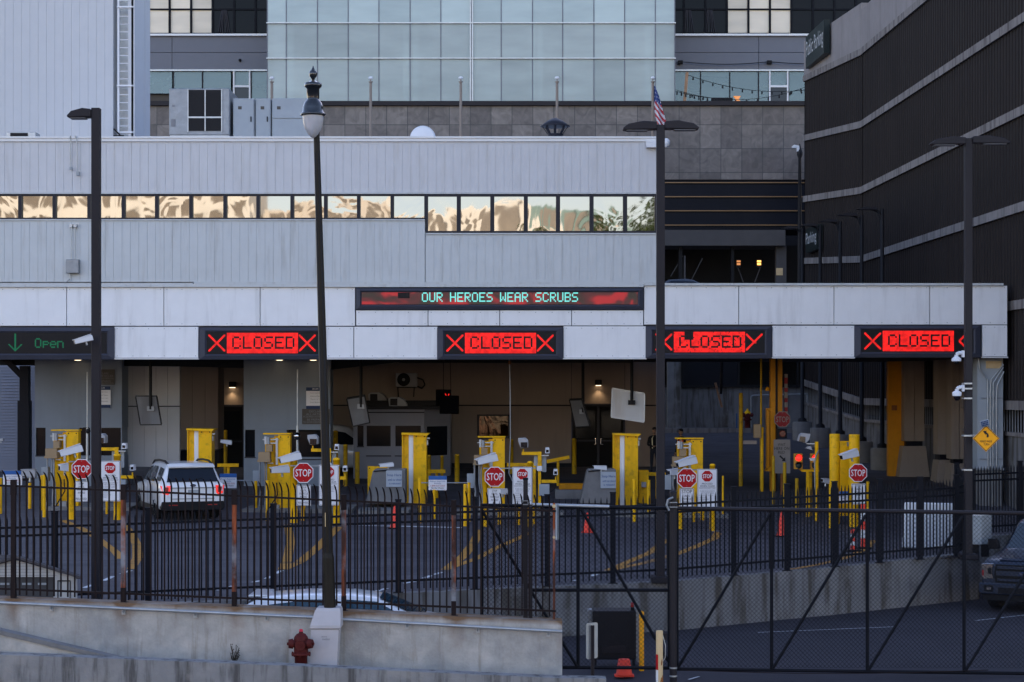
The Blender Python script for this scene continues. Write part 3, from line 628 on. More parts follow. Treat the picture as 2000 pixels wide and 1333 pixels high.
def closed_sign(cx, y0, label, cut=None, xmod=None, dead=0.):
    yo = y0 - 640
    t = thing('lane_sign', label, 'LED sign', P(cx, 671 + yo, DC), 'LED lane signs along the canopy edge')
    D = led_frame(t, cx - 123.5, cx + 122.5, y0, y0 + 62.5, cx - 109, cx + 109, y0 + 9, y0 + 52)
    nx, ny = 80, 23; cw, chh = 139.0 / nx, 40.0 / ny; txt = set(); x = 6
    for ch in "CLOSED":
        for r, row in enumerate(FONT[ch]):
            for c, v in enumerate(row):
                if v == '1':
                    for a in (0, 1):
                        for b in (0, 1): txt.add((x + 2 * c + a, 4 + 2 * r + b))
        x += 12
    grid = [(c, r) for c in range(nx) for r in range(ny) if (c, r) not in txt and not (cut and cut[0] <= c < cut[1] and cut[2] <= r < cut[3]) and random.random() >= dead]
    mb = MB(); cells(mb, grid, cx - 69, y0 + 10.5, cw, chh, D); build('lettering', mb, 'led_red', t)
    for s in (-1, 1):
        g = xcells(19, 1.2)
        if s == 1 and xmod == 'y': g = {(c, r) for c, r in g if not (c > r + 1 and r > 9) and not (r > 10 and c > 9)}
        if s == 1 and xmod == 'gt': g = {(c, r) for c, r in g if c > 8 and (c < 18)}
        mb = MB(); px = (cx - 105) if s == -1 else (cx + 71.5 if xmod != 'gt' else cx + 64)
        cells(mb, g, px, y0 + 14, 33 / 19, 33 / 19, D); build('cross_mark', mb, 'led_red', t)
closed_sign(512, 640, 'red CLOSED LED sign crossed by the ornate lamp post')
closed_sign(977, 640, 'red CLOSED LED sign directly below the long red message board')
closed_sign(1385, 638, 'red CLOSED LED sign with a black gap in its letters, behind the tall central pole', cut=(12, 22, 0, 9), xmod='y', dead=.04)
closed_sign(1793, 636, 'red CLOSED LED sign nearest the ribbed parking garage', xmod='gt')
t = thing('lane_sign', 'unlit looking LED sign with a green arrow and the word Open', 'LED sign', P(75, 671, DC), 'LED lane signs along the canopy edge')
D = led_frame(t, -70, 222.5, 640, 702.5, -55, 208, 650, 691)
mb = MB(); x = 0; g = set()
for ch in "Open":
    for r, row in enumerate(FONT[ch]):
        for c, v in enumerate(row):
            if v == '1':
                for a in (0, 1):
                    for b in (0, 1): g.add((x + 2 * c + a, 2 * r + b))
    x += 11 if ch != 'O' else 12
cells(mb, g, 68, 661, 1.28, 1.35, D); build('lettering', mb, 'led_green', t)
g = {(c, r) for r in range(20) for c in range(16) if abs(c - 7.5) < 1.1 or (r > 11 and abs(abs(c - 7.5) - (19 - r)) < 1.3)}
mb = MB(); cells(mb, g, 16, 652, 1.72, 1.72, D); build('arrow', mb, 'led_green', t)
t = thing('message_board', 'long LED message board glowing red with a cyan line of text', 'LED sign', P(976, 584, DC))
D = led_frame(t, 695, 1257, 562.5, 605, 706, 1246, 571, 595.5)
build('lit_panel', MB().box(W(706.5, D), W(1245.5, D), D - .004, D, H(595, D), H(571.5, D)), 'marquee_pic', t)
build('dead_panel', MB().box(W(777, D), W(800, D), D - .012, D - .006, H(583, D), H(572, D)), 'sign_face', t)
mb = MB(); g = set(); x = 0; adv = {' ': 6}
for ch in "OUR HEROES WEAR SCRUBS":
    for r, row in enumerate(FONT[ch]):
        for c, v in enumerate(row):
            if v == '1': g.add((x + c, r))
    x += 5 if ch == ' ' else 6
cw = 305.0 / (x - 1); cells(mb, g, 824, 571.5, cw, 18.5 / 7, D - .02, .95)
build('lettering', mb, 'cyan_led', t)

# ---------------------------------------------------------------- rooftop
DT = 70.0
tw = thing('rooftop_tower', 'tall pale ribbed metal block rising from the customs building roof', 'building', (W(110, DT), DT + 5, 12.3))
build('ribbed_wall', ribs(MB(), W(-120, DT), W(221, DT), 12.2, H(-60, DT), DT, .315, .014, .011, 2.9), 'tower_rib', tw)
mb = MB(); mb.box(W(221.3, DT), W(261, DT) - .2, DT + .7, DT + .8, 12.2, H(-60, DT)); build('recessed_wall', mb, 'galv', tw)
mb = MB()
for k in range(3): mb.box(W(262, DT) - .25, W(262, DT) - .012 * (k % 2), DT + .1 + k * 1.0, DT + 1.08 + k * 1.0, 12.2, H(-60, DT))
build('corner_wall', mb, 'tower_rib', tw)
ld = thing('roof_ladder', 'white caged ladder fixed to the pale rooftop block', 'ladder', (W(243, DT), DT, 12.3))
for a in (229, 256.5): build('stringer', MB().pbox(a, a + 4, -60, 270, DT + .1, .1), 'white', ld)
for k in range(23): build('rung', MB().cyl(P(232, 262 - k * 15.3, DT + .15), P(257, 262 - k * 15.3, DT + .15), .02, n=6), 'white', ld)
for y in (166, 12, 257): build('stand_off', MB().pbox(228, 260, y, y + 3, DT + .04, .06), 'white', ld)
build('foot_brace', MB().bar(P(222, 252, DT - .1), P(236, 266, DT - .1), .06).bar(P(222, 266, DT - .1), P(242, 266, DT - .1), .06), 'trim', ld)
DH = 66.0; rz = H(268, DH)
hv = thing('rooftop_air_handler', 'big grey rooftop cooling unit with four dark coil panels', 'HVAC unit', (W(389, DH), DH + 1.2, rz))
build('cabinet', MB().pbox(330, 449, 173, 265, DH, 2.6), 'galv_d', hv, bev=.03)
build('coil_panel', MB().pbox(368, 399.5, 176, 228, DH - .03, .05).pbox(401.5, 432, 176, 228, DH - .03, .05).pbox(368, 399.5, 231, 256, DH - .03, .05).pbox(401.5, 432, 231, 256, DH - .03, .05), 'trim', hv)
build('coil_grid_frame', MB().pbox(366, 368, 174, 258, DH - .05, .07).pbox(432, 434, 174, 258, DH - .05, .07).pbox(399.5, 401.5, 176, 256, DH - .06, .07).pbox(368, 399.4, 228, 231, DH - .055, .07).pbox(401.6, 432, 228, 231, DH - .055, .07), 'galv', hv)
build('base_rail', MB().pbox(332, 448, 265, 270, DH - .05, 2.7), 'galv', hv)
for px in (371, 419): build('fan_guard', MB().lathe([(.34, H(173.5, DH)), (.36, H(171.5, DH)), (.28, H(169.5, DH)), (.1, H(169, DH))], (W(px, DH), DH + .8, 0), 16), 'galv', hv)
build('control_panel', MB().pbox(334, 342, 233, 247, DH - .04, .05).pbox(336, 341, 205, 209, DH - .02, .03), 'ink_grey', hv)
build('side_panel', MB().pbox(332, 366, 176, 262, DH - .012, .01), 'galv_d', hv); build('side_panel', MB().pbox(436, 447, 176, 262, DH - .012, .01), 'galv_d', hv)
for a, b, lab in ((455, 497, 'narrow grey rooftop cabinet next to the cooling unit'), (499, 529, 'grey rooftop cabinet between its narrow and wide neighbours'), (531, 608, 'wide grey rooftop cabinet behind the ornate lamp head')):
    t = thing('roof_cabinet', lab, 'cabinet', (W((a + b) / 2, DH), DH + 1, rz), 'grey equipment cabinets on the roof')
    build('cabinet_body', MB().pbox(a, b, 192.5, 272, DH + .1, 1.8), 'grey_box', t, bev=.02)
    build('door', MB().pbox(a + 2, b - 2, 195, 231, DH + .06, .05).pbox(a + 2, b - 2, 233, 268, DH + .06, .05) if b - a > 50 else MB().pbox(a + 2, b - 2, 195, 268, DH + .06, .05), 'grey_box', t)
    build('handle', MB().pbox(b - 8, b - 6, 228, 238, DH + .02, .04), 'trim', t)
    build('label_plate', MB().pbox(a + 10, a + 17, 208, 214, DH + .05, .01), 'sign_brown', t)
t = thing('roof_vent', 'low metal louvre vent box on the roof in front of the tall pale block', 'vent', P(40, 268, 66))
build('vent_box', MB().pbox(12, 70, 258, 272, 66, .6), 'galv', t, bev=.02); build('louvre', MB().pbox(20, 54, 260, 267, 65.96, .05), 'trim', t)
t = thing('satellite_dish', 'white round satellite dish showing above the roof edge', 'satellite dish', P(826, 268, 66))
M4 = Matrix.Rotation(R(90), 4, 'X'); cdx = P(826, 272, 66)
build('reflector', MB().lathe([(.02, .0), (.20, .012), (.36, .04), (.46, .08), (.465, .09), (.4, .12), (.05, .13)], cdx, 32, M4=M4), 'white', t)
build('feed_arm', MB().cyl(cdx + Vector((0, .1, -.45)), cdx + Vector((0, .12, -.1)), .03).cyl((cdx.x, cdx.y - .03, cdx.z + .28), (cdx.x, cdx.y - .02, cdx.z + .34), .03), 'trim', t)
t = thing('chimney_cowl', 'dark brown pointed chimney cowl on the roof', 'chimney', P(1085, 270, 66))
c = P(1085, 0, 66); q = 66 / F
build('cap', MB().lathe([(29 * q, H(244, 66)), (29.5 * q, H(243, 66)), (16 * q, H(233, 66)), (3 * q, H(227, 66))], (c.x, 66.5, 0), 16), 'rust_solid' if 0 else 'frame_dk', t)
build('collar', MB().lathe([(15 * q, H(272, 66)), (15 * q, H(261, 66)), (17 * q, H(259, 66)), (13 * q, H(258, 66))], (c.x, 66.5, 0), 16), 'frame_dk', t)
mb = MB()
for k in range(8):
    a = k * math.pi / 4; mb.bar((c.x + 14 * q * math.cos(a), 66.5 + 14 * q * math.sin(a), H(260, 66)), (c.x + 25 * q * math.cos(a), 66.5 + 25 * q * math.sin(a), H(244, 66)), .07, .03)
build('strut_frame', mb, 'frame_dk', t)
# conduits and boxes on the facade
t = thing('facade_conduit', 'pair of thin conduits hanging over the roof edge near the light pole', 'conduit', P(145, 265, DB - .1))
build('pipe', MB().tube([P(142, 271, 62.2), P(137, 266, DB - .15), P(137, 272, DB - .13), P(138, 330, DB - .1)], .02).tube([P(142, 271, 62.2), P(148, 266, DB - .15), P(150, 276, DB - .13), P(151, 338, DB - .1)], .02), 'galv', t)
build('junction_box', MB().pbox(136, 140, 326, 332, DB - .15, .1).pbox(149, 154, 335, 343, DB - .15, .1), 'grey_box', t)
t = thing('junction_box', 'square grey electrical box with two conduits on the ribbed wall', 'electrical box', P(141, 520, DB))
build('box_body', MB().pbox(128.5, 153.5, 507, 534, DB - .22, .2), 'galv_d', t, bev=.015)
build('conduit', MB().cyl(P(139.5, 443, DB - .1), P(139.5, 507, DB - .1), .018).cyl(P(146.5, 443, DB - .1), P(146.5, 507, DB - .1), .018).tube([P(137, 534, DB - .1), P(136, 545, DB - .1), P(128, 553, DB - .1)], .018), 'galv', t)
build('weather_head', MB().pbox(135, 141, 438, 444, DB - .16, .15).pbox(143.5, 149.5, 438, 444, DB - .16, .15), 'galv', t)
t = thing('dome_camera', 'white dome camera on a bracket at the top corner of the customs building', 'security camera', P(1290, 285, DB))
build('bracket', MB().pbox(1262, 1296, 276, 288, DB - .25, .2), 'white', t); build('housing', MB().lathe([(.06, H(271, 61.7)), (.13, H(275, 61.7)), (.13, H(283, 61.7)), (.07, H(288, 61.7))], (W(1301, 61.7), 61.7, 0)), 'cam_white', t)
# ================================================================ BACKGROUND BUILDINGS
DG = 105.0
gb = thing('granite_building', 'dark granite tiled hotel podium with black gold-lined bands over an open entrance', 'building', (W(1200, DG), DG + 3, 8.4))
build('granite_wall', MB().pbox(285, 1600, 206, 351, DG, 5), 'granite', gb)
build('coping', MB().pbox(285, 1600, 197.5, 206, DG - .25, 5.2), 'pole', gb)
build('black_band', MB().pbox(1150, 1600, 351.5, 449, DG + .15, 4), 'black_clad', gb)
for y in (357, 384.5, 412, 440): build('gold_trim', MB().pbox(1150, 1600, y - .9, y + .9, DG + .02, .12), 'gold', gb)
build('entrance_beam', MB().pbox(1150, 1534, 449.5, 480, DG - .1, 3), 'soffit_gr', gb)
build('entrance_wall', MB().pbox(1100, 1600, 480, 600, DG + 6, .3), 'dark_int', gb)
for a, b in ((1326, 1333), (1428, 1434), (1516, 1536)): build('entrance_pillar', MB().pbox(a, b, 480, 600, DG + .6, .5), 'soffit_gr' if b - a > 10 else 'trim', gb)
build('rail', MB().bar(P(1310, 540, DG + 1), P(1334, 500, DG + 1), .05).bar(P(1350, 548, DG + 1), P(1372, 505, DG + 1), .05).bar(P(1440, 520, DG + 1), P(1452, 552, DG + 1), .05).bar(P(1474, 552, DG + 1), P(1488, 515, DG + 1), .05).pbox(1336, 1339, 500, 560, DG + .4, .1), 'soffit_gr', gb)
build('notice', MB().pbox(1516, 1529, 524, 538, DG + .55, .04), 'cream', gb)
for px, mat, lab in ((1483, 'amber_on', 'glowing amber lantern in the dark hotel entrance'), (1443, 'amber_dim', 'dim amber lantern in the dark hotel entrance')):
    t = thing('entrance_lantern', lab, 'lamp', P(px, 514, DG + .5), 'amber lanterns in the hotel entrance')
    build('shade', MB().pbox(px - 3.5, px + 3.5, 509, 512.5, DG + .4, .2).pbox(px - 3.2, px + 3.2, 514, 518, DG + .4, .2), mat, t)
    build('bracket', MB().pbox(px - 4, px + 4, 507, 509, DG + .38, .26).pbox(px - 4, px + 4, 512.6, 513.9, DG + .38, .26).pbox(px - 4, px + 4, 518.2, 522, DG + .38, .26), 'trim', t)
# upper driveway deck and concrete behind the canopy
dk = thing('driveway_deck', 'concrete driveway deck with dark mesh openings behind the canopy', 'deck', (W(1450, 93), 95, 1.9))
build('deck_slab', MB().box(W(1150, 93), W(1590, 93), 93, 112, 5.9, 8.35), 'concrete_g', dk)
build('back_wall', MB().pbox(1250, 1600, 757, 850, 93.2, .5), 'concrete_g', dk)
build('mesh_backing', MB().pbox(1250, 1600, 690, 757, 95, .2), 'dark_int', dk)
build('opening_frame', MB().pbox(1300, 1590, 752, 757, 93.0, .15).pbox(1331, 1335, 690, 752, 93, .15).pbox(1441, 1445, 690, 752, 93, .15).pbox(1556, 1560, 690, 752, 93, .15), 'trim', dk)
build('column', MB().pbox(1304, 1330, 690, 842, 92.4, .6), 'concrete_g', dk)
build('mesh_net', MB().add([P(1335, 752, 93.1), P(1441, 752, 93.1), P(1441, 690, 93.1), P(1335, 690, 93.1)], [(0, 1, 2, 3)]), 'black_clad', dk)
mb = MB(); mb.box(W(1240, 91.2), W(1600, 91.2), 91.2, 93.2, 1.0, gz(8, 91) + .18); struct('back_pavement', mb, 'concrete_g')
mb = MB(); mb.box(W(1240, 91.2), W(1600, 91.2), 91.0, 91.19, 1.0, gz(8, 91) + .185); struct('back_kerb', mb, 'conc_band')
# glass curtain-wall block
DGL = 106.5
gl = thing('glass_building', 'pale blue-green glass curtain-wall block above the granite podium', 'building', (W(920, DGL), DGL + 5, 21))
cols = [522, 559, 620, 680, 740, 801, 861, 920.5, 979, 1040, 1099, 1160, 1220, 1280, 1318]
rows = [(-60, -18, 'curtain_top'), (-17, 44, 'curtain_top'), (46, 113, 'curtain'), (115, 199, 'curtain')]
for a, b in zip(cols, cols[1:]):
    for y0, y1, mt in rows:
        e = random.uniform(-.006, .006)
        build('pane', MB().add([P(a + .5, y1, DGL + .05 + e), P(b - .5, y1, DGL + .05 - e), P(b - .5, y0, DGL + .05 - e), P(a + .5, y0, DGL + .05 + e)], [(0, 1, 2, 3)]), mt, gl)
mb = MB()
for x in cols: mb.pbox(x - .9, x + .9, -60, 199, DGL + .02, .12)
build('mullion', mb, 'grey_clad', gl)
mb = MB()
for y in (-17.5, 45, 114): mb.pbox(520, 1320, y - 1.2, y + .9, DGL - .1, .11)
mb.pbox(917.5, 920, -60, 199, DGL - .08, .09); mb.pbox(921.5, 924, -60, 199, DGL - .08, .09)
build('rail_trim', mb, 'galv', gl)
build('interior_wall', MB().box(W(522, DGL), W(1318, DGL), DGL + 3, DGL + 3.2, 20, 30), 'grey_clad', gl)
for px in (568, 792, 812, 1040, 1055, 1265): build('interior_column', MB().pbox(px - 5, px + 5, 46, 199, DGL + 1.2, .4), 'white', gl)
build('interior_rail', MB().pbox(745, 1000, 161, 162.5, DGL + .6, .05).pbox(857, 859, 162, 199, DGL + .6, .05).pbox(875, 876.5, 162, 199, DGL + .6, .05).pbox(950, 952, 162, 199, DGL + .6, .05).pbox(957, 958.5, 162, 199, DGL + .6, .05), 'white', gl)
build('core', MB().box(W(522, DGL), W(1318, DGL), DGL + 4, DGL + 9, 18, 34), 'grey_clad', gl)
# grey clad setback building with windows
DS = 112.0
for (x0, x1, seam, panes, drs, lab) in ((285, 523, 336, [(285, 336, 140, 183), (339, 394, 140, 199), (396, 451, 140, 199), (456, 487, 140, 168), (491, 523, 140, 199)], (457, 487), 'grey metal clad wing with teal windows between the pale roof block and the glass block'),
                                       (1317, 1640, 1482, [(1318, 1367, 139, 199), (1369, 1424, 139, 199), (1426, 1480, 139, 199), (1482, 1502, 139, 199), (1505, 1537, 140, 167), (1541, 1640, 139, 199)], (1504, 1538), 'grey metal clad wing with teal windows between the glass block and the parking garage')):
    t = thing('grey_wing', lab, 'building', (W((x0 + x1) / 2, DS), DS + 3, 20))
    mb = MB()
    for a, b in ((x0, seam - .5), (seam + .5, x1)):
        for c, d in ((70.5, 102.5), (103.5, 136)): mb.pbox(a, b, c, d, DS, .2)
    build('cladding', mb, 'grey_clad', t)
    build('wing_wall', MB().pbox(x0, x1, 70, 210, DS + .9, 3), 'black_clad', t)
    build('coping', MB().pbox(x0, x1, 66, 70, DS - .2, 4), 'flash', t); build('head_trim', MB().pbox(x0, x1, 136, 139, DS - .1, .4), 'galv', t)
    for a, b, c, d in panes:
        wi = build('window', MB().pbox(a - 1, a + .4, 138, 199, DS + .02, .1), 'frame_dk', t)
        build('pane', MB().pbox(a + .5, b, c, d, DS + .1, .02), 'curtain_win', wi)
    a, b = drs
    dr = build('door', MB().pbox(a - 2, a + 1, 138, 199, DS - .05, .1).pbox(b - 1, b + 2, 138, 199, DS - .05, .1).pbox(a + 1, b - 1, 167, 171, DS - .045, .1), 'white', t)
    build('pane', MB().pbox(a + 1, b - 1, 171, 199, DS + .06, .02), 'car_glass', dr)
    build('interior', MB().pbox(x0, x1, 185, 199, DS + .5, .2), 'sign_brown', t)
for px, lab in ((469, 'small dark wall lamp on the grey wing above the teal windows'), (1329, 'small black floodlight on the grey wing nearest the glass block'), (1503, 'small black floodlight on the grey wing above the door')):
    t = thing('wall_light', lab, 'lamp', P(px, 120, DS)); build('housing', MB().pbox(px - 5, px + 5, 118, 125, DS - .3, .25) if px > 500 else MB().lathe([(.05, H(121, DS)), (.1, H(119, DS)), (.06, H(116, DS))], (W(px, DS), DS - .1, 0)), 'trim', t, bev=.03)
    build('arm', MB().pbox(px - 1, px + 1, 119, 121, DS - .12, .12), 'trim', t)
# string lights on the terrace
t = thing('string_lights', 'sagging strings of small bulbs tied to a wooden post on the terrace', 'string lights', P(1340, 199, DG + 1))
build('post', MB().bar(P(1337, 199, DG + 1), P(1342, 142, DG + 1), .16), 'wood', t)
for a, b, sag in (((1344, 147), (1575, 176), 14), ((1320, 176), (1575, 170), 22), ((1318, 178), (1420, 193), 4)):
    pts = []; mb = MB()
    for k in range(25):
        u = k / 24; pts.append(P(lerp(a[0], b[0], u), lerp(a[1], b[1], u) + sag * 4 * u * (1 - u), DG + .9))
    build('cable', MB().tube(pts, .02, 4), 'trim', t)
    for k in range(1, 24, 2): build('bulb', MB().cyl(pts[k], pts[k] - Vector((0, 0, .18)), .035, .05, 6), 'trim', t)
t = thing('cable', 'loose black cable strung between two floodlights on the grey wing', 'cable', P(1420, 122, DS - .3))
build('wire', MB().tube([P(1329 + 17.4 * k, 121 + 5 * math.sin(math.pi * k / 10), DS - .3) for k in range(11)] + [P(1540, 124, DS - .3), P(1575, 125, DS - .3)], .03, 4), 'trim', t)
t = thing('terrace_heater', 'glowing amber heater on the terrace behind the granite coping', 'heater', P(1432, 197, DG + 2))
build('burner', MB().pprism([(1433, 188), (1447, 188), (1443, 194), (1446, 198), (1434, 198), (1438, 194)], DG + 2, .2), 'amber_dim', t); build('stand', MB().pbox(1390, 1431, 191, 204, DG + 2.1, .3), 'trim', t)
# dark office tower (shades the plaza)
DD = 120.0
tw2 = thing('dark_tower', 'tall dark glass office tower behind the grey wings', 'building', (W(1000, DD), DD + 8, 0))
build('tower_wall', MB().box(-34, 52, DD + .6, DD + 16, 0, 47), 'black_clad', tw2)
for xs_, cream in ((list(range(247, 523, 42)), (289, 415)), (list(range(1294, 1720, 42)), (1418, 1550))):
    mbf = MB()
    for a in xs_:
        b = a + 42
        for y0, y1 in ((-55, -30), (-28, 17), (20, 64.5)):
            lit = a >= cream[0] - 3 and b <= cream[1] + 3  # picks the columns that get cream panes
            e = random.uniform(-.01, .01)
            build('pane', MB().add([P(a + 2, y1, DD + e), P(b - 2, y1, DD - e), P(b - 2, y0, DD - e), P(a + 2, y0, DD + e)], [(0, 1, 2, 3)]), 'cream_win' if lit else 'tower_glass', tw2)
        mbf.pbox(a - 2, a + 2, -60, 66, DD - .12, .3)
    for y in (-29, 18.5): mbf.pbox(xs_[0], xs_[-1] + 42, y - 1.5, y + 1.5, DD - .1, .2)
    build('mullion', mbf, 'fence_blk', tw2)

for a in (430, 1336, 1378): 
    mb = MB()
    for s in (-1, 1):
        for k in range(3):
            pts = [P(a + 8 + s * (3 + 4 * k) * (1 - u * .6), 64 - 44 * u, DD - .06) for u in (0, .25, .5, .75, 1)] + [P(a + 8 + s * (6 + 4 * k), 19, DD - .06)]
            mb.tube(pts, .05, 4)
    build('ornament_grille', mb, 'frame_dk', tw2)
# parking garage
def strip(mb, a, b, za, zb, pitch, dep, off=0.):     # ribbed strip from a to b (x,y); za,zb = (z0,z1) at the two ends
    a, b = Vector(a), Vector(b); L = (b - a).length; n = max(1, int(L / pitch)); d = (b - a) / L; nr = Vector((-d.y, d.x))
    if nr.x > 0: nr = -nr
    vs = []; k = 0
    for i in range(n + 1):
        for u, q in ((0, 0), (.25, dep), (.6, dep), (.85, 0)):
            t = min(1, (i + u) / n); p = a.lerp(b, t) + nr * (q + off); vs += [(p.x, p.y, lerp(za[0], zb[0], t)), (p.x, p.y, lerp(za[1], zb[1], t))]; k += 1
    mb.add(vs, [(2 * i, 2 * i + 2, 2 * i + 3, 2 * i + 1) for i in range(k - 1)])
def slab(mb, a, b, za, zb, off, th=.5):
    a, b = Vector(a), Vector(b); d = (b - a).normalized(); nr = Vector((-d.y, d.x)); nr = -nr if nr.x > 0 else nr
    o1, o2 = nr * off, nr * (off - th)
    vs = []
    for p, z in ((a, za), (b, zb)):
        vs += [(p.x + o1.x, p.y + o1.y, z[0]), (p.x + o1.x, p.y + o1.y, z[1]), (p.x + o2.x, p.y + o2.y, z[1]), (p.x + o2.x, p.y + o2.y, z[0])]
    mb.add(vs, [(0, 1, 5, 4), (1, 2, 6, 5), (2, 3, 7, 6), (3, 0, 4, 7), (3, 2, 1, 0), (4, 5, 6, 7)])
KK, AA, BB = (15.8, 82.5), (14.92, 93.2), (17.1, 40.0)
pg = thing('parking_garage', 'dark ribbed multi-storey parking garage with pale concrete floor bands', 'building', (17.5, 75, 0))
ZK = [19.2, 15.95, 13.0, 9.92, 6.8, 3.55]; ZA = [19.8, 16.8, 13.72, 10.6, 7.5, 4.45]; BT = .30
for i in range(6):
    mb = MB(); slab(mb, KK, AA, (ZK[i] - BT, ZK[i]), (ZA[i] - BT, ZA[i]), .22); build('concrete_band', mb, 'conc_band', pg)
    mb = MB(); slab(mb, BB, KK, (ZK[i] - BT, ZK[i]), (ZK[i] - BT, ZK[i]), .22); build('concrete_band', mb, 'conc_band', pg)
    if i < 5:
        mb = MB(); strip(mb, KK, AA, (ZK[i + 1], ZK[i] - BT), (ZA[i + 1], ZA[i] - BT), .33, .13); build('ribbed_cladding', mb, 'slat_dk', pg)
        mb = MB(); strip(mb, BB, KK, (ZK[i + 1], ZK[i] - BT), (ZK[i + 1], ZK[i] - BT), .33, .13); build('ribbed_cladding', mb, 'slat_dk', pg)
for a, b, z0, z1 in ((KK, AA, ZK[0], ZA[0]), (BB, KK, ZK[0], ZK[0])):
    mb = MB(); slab(mb, a, b, (z0 + .003, z0 + 2.05), (z1 + .003, z1 + 1.75), .16); build('parapet', mb, 'conc_par', pg)
for a, b, z0, z1 in ((KK, AA, 2.5, 3.2), (BB, KK, 2.3, 2.5)):
    mb = MB(); slab(mb, a, b, (0, z0), (0, z1), .12); build('base_wall', mb, 'concrete_g', pg)
    mb = MB(); va, vb = Vector(a), Vector(b); n = int((vb - va).length / .3)
    nr = Vector((-1, 0))
    for i in range(n + 1):
        t = i / n; p = va.lerp(vb, t); z = lerp(z0, z1, t); zt = lerp(ZK[5] - BT, ZA[5] - BT if a == KK else ZK[5] - BT, t) if a == KK else ZK[5] - BT
        mb.box(p.x - .06, p.x - .03, p.y - .015, p.y + .015, z, zt)
    build('opening_bar_frame', mb, 'galv_d', pg)
    mb = MB(); slab(mb, a, b, (z0, z0 + .12), (z1, z1 + .12), .2, .3); build('sill', mb, 'conc_band', pg)
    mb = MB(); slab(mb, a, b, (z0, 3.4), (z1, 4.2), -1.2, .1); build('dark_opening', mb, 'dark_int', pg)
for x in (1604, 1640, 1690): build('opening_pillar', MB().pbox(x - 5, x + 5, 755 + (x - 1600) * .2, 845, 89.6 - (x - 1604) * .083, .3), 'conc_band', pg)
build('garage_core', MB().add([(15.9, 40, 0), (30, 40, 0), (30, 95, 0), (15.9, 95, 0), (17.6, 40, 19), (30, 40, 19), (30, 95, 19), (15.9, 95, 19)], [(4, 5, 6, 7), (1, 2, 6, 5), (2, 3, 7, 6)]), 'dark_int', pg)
mb = MB()
for y in (80, 78.8, 77.2): mb.box(16.3, 16.6, y, y + .4, 21.2, 24)
mb.box(16.2, 16.7, 76, 81, 22.0, 22.3); build('roof_post', mb, 'concrete_g', pg)
def garage_sign(body, y0, y1, x0, x1, z0, z1, label, th=.28):
    t = thing('garage_sign', label, 'sign', ((x0 + x1) / 2, (y0 + y1) / 2, z0))
    a = Vector((x0, y0, 0)); b = Vector((x1, y1, 0)); d = (b - a).normalized(); nr = Vector((-d.y, d.x, 0)); nr = nr if nr.x > 0 else -nr
    mb = MB(); q = [a, b, b + nr * th, a + nr * th]
    mb.add([(p.x, p.y, z0) for p in q] + [(p.x, p.y, z1) for p in q], [(0, 1, 5, 4), (1, 2, 6, 5), (2, 3, 7, 6), (3, 0, 4, 7), (4, 5, 6, 7), (3, 2, 1, 0)])
    build('sign_box', mb, M('garage_sign_green', (.010, .017, .017), .4, var=.1), t)
    L = (b - a).length; M4 = Matrix(((d.x, -nr.x * -1, 0, 0), (d.y, -nr.y * -1, 0, 0), (0, 0, 1, 0), (0, 0, 0, 1))); M4.translation = (a + b) / 2 - nr * .012
    build('lettering', text(MB(), body, 0, (z0 + z1) / 2, L * .92, (z1 - z0) * .62, 0, M4=M4), 'flash', t)
garage_sign('Public Parking', 92.0, 87.7, 14.66, 14.84, 19.95, 21.55, 'dark green Public Parking sign projecting at the top corner of the garage')
garage_sign('Parking', 92.0, 89.3, 14.66, 14.77, 10.75, 11.95, 'small dark Parking sign on the garage just above the canopy')
# street lamps along the garage
def lamp_post(px, py, D, arm_px, label):
    x = W(px, D); z0 = gz(x, D); zt = H(py, D)
    t = thing('garage_street_lamp', label, 'street lamp', (x, D, z0), 'dark single-arm street lamps along the garage')
    build('footing', MB().lathe([(.46, z0 - .1), (.46, z0 + .82), (.42, z0 + .86)], (x, D, 0), 18), 'conc_base', t)
    build('pole', MB().lathe([(.22, z0 + .86), (.2, z0 + 1.0), (.09, z0 + 1.05), (.075, zt)], (x, D, 0), 10), 'black_metal', t)
    build('lamp_arm', MB().tube([(x, D, zt - .5), (x - .15, D, zt - .1), (x - .4, D, zt), (W(arm_px, D), D, zt)], .05), 'black_metal', t)
    xa = W(arm_px, D); build('lamp_head', MB().prism([(xa - .55, zt - .02), (xa + .25, zt - .03), (xa + .2, zt + .08), (xa - .2, zt + .10)], D - .15, D + .15), 'pole', t)
lamp_post(1567, 446, 86.5, 1548, 'dark street lamp farthest along the garage, by the small Parking sign')
lamp_post(1602, 441, 83, 1585, 'dark street lamp second farthest along the garage')
lamp_post(1641, 433, 79.5, 1624, 'middle one of the five dark street lamps along the garage')
lamp_post(1683, 421, 76.2, 1662, 'dark street lamp second from the amber mast column along the garage')
lamp_post(1723, 409, 73, 1700, 'dark street lamp standing next to the amber mast column')
# ornate small lamp with camera near the garage corner
x, D = W(1562, 100), 100.0
t = thing('decorative_street_lamp', 'slim dark lamp post with a white head in front of the granite wall', 'street lamp', (x, D, 8.4))
build('pole', MB().lathe([(.13, 8.3), (.12, 12), (.08, H(310, D)), (.16, H(303, D)), (.16, H(298, D)), (.05, H(286, D)), (.02, H(281, D))], (x, D, 0), 10), 'black_metal', t)
build('lamp_head', MB().pprism([(1547, 286), (1551, 283), (1561, 285), (1562, 296), (1557, 296), (1556, 289), (1548, 289)], D - .1, .2), 'white', t)
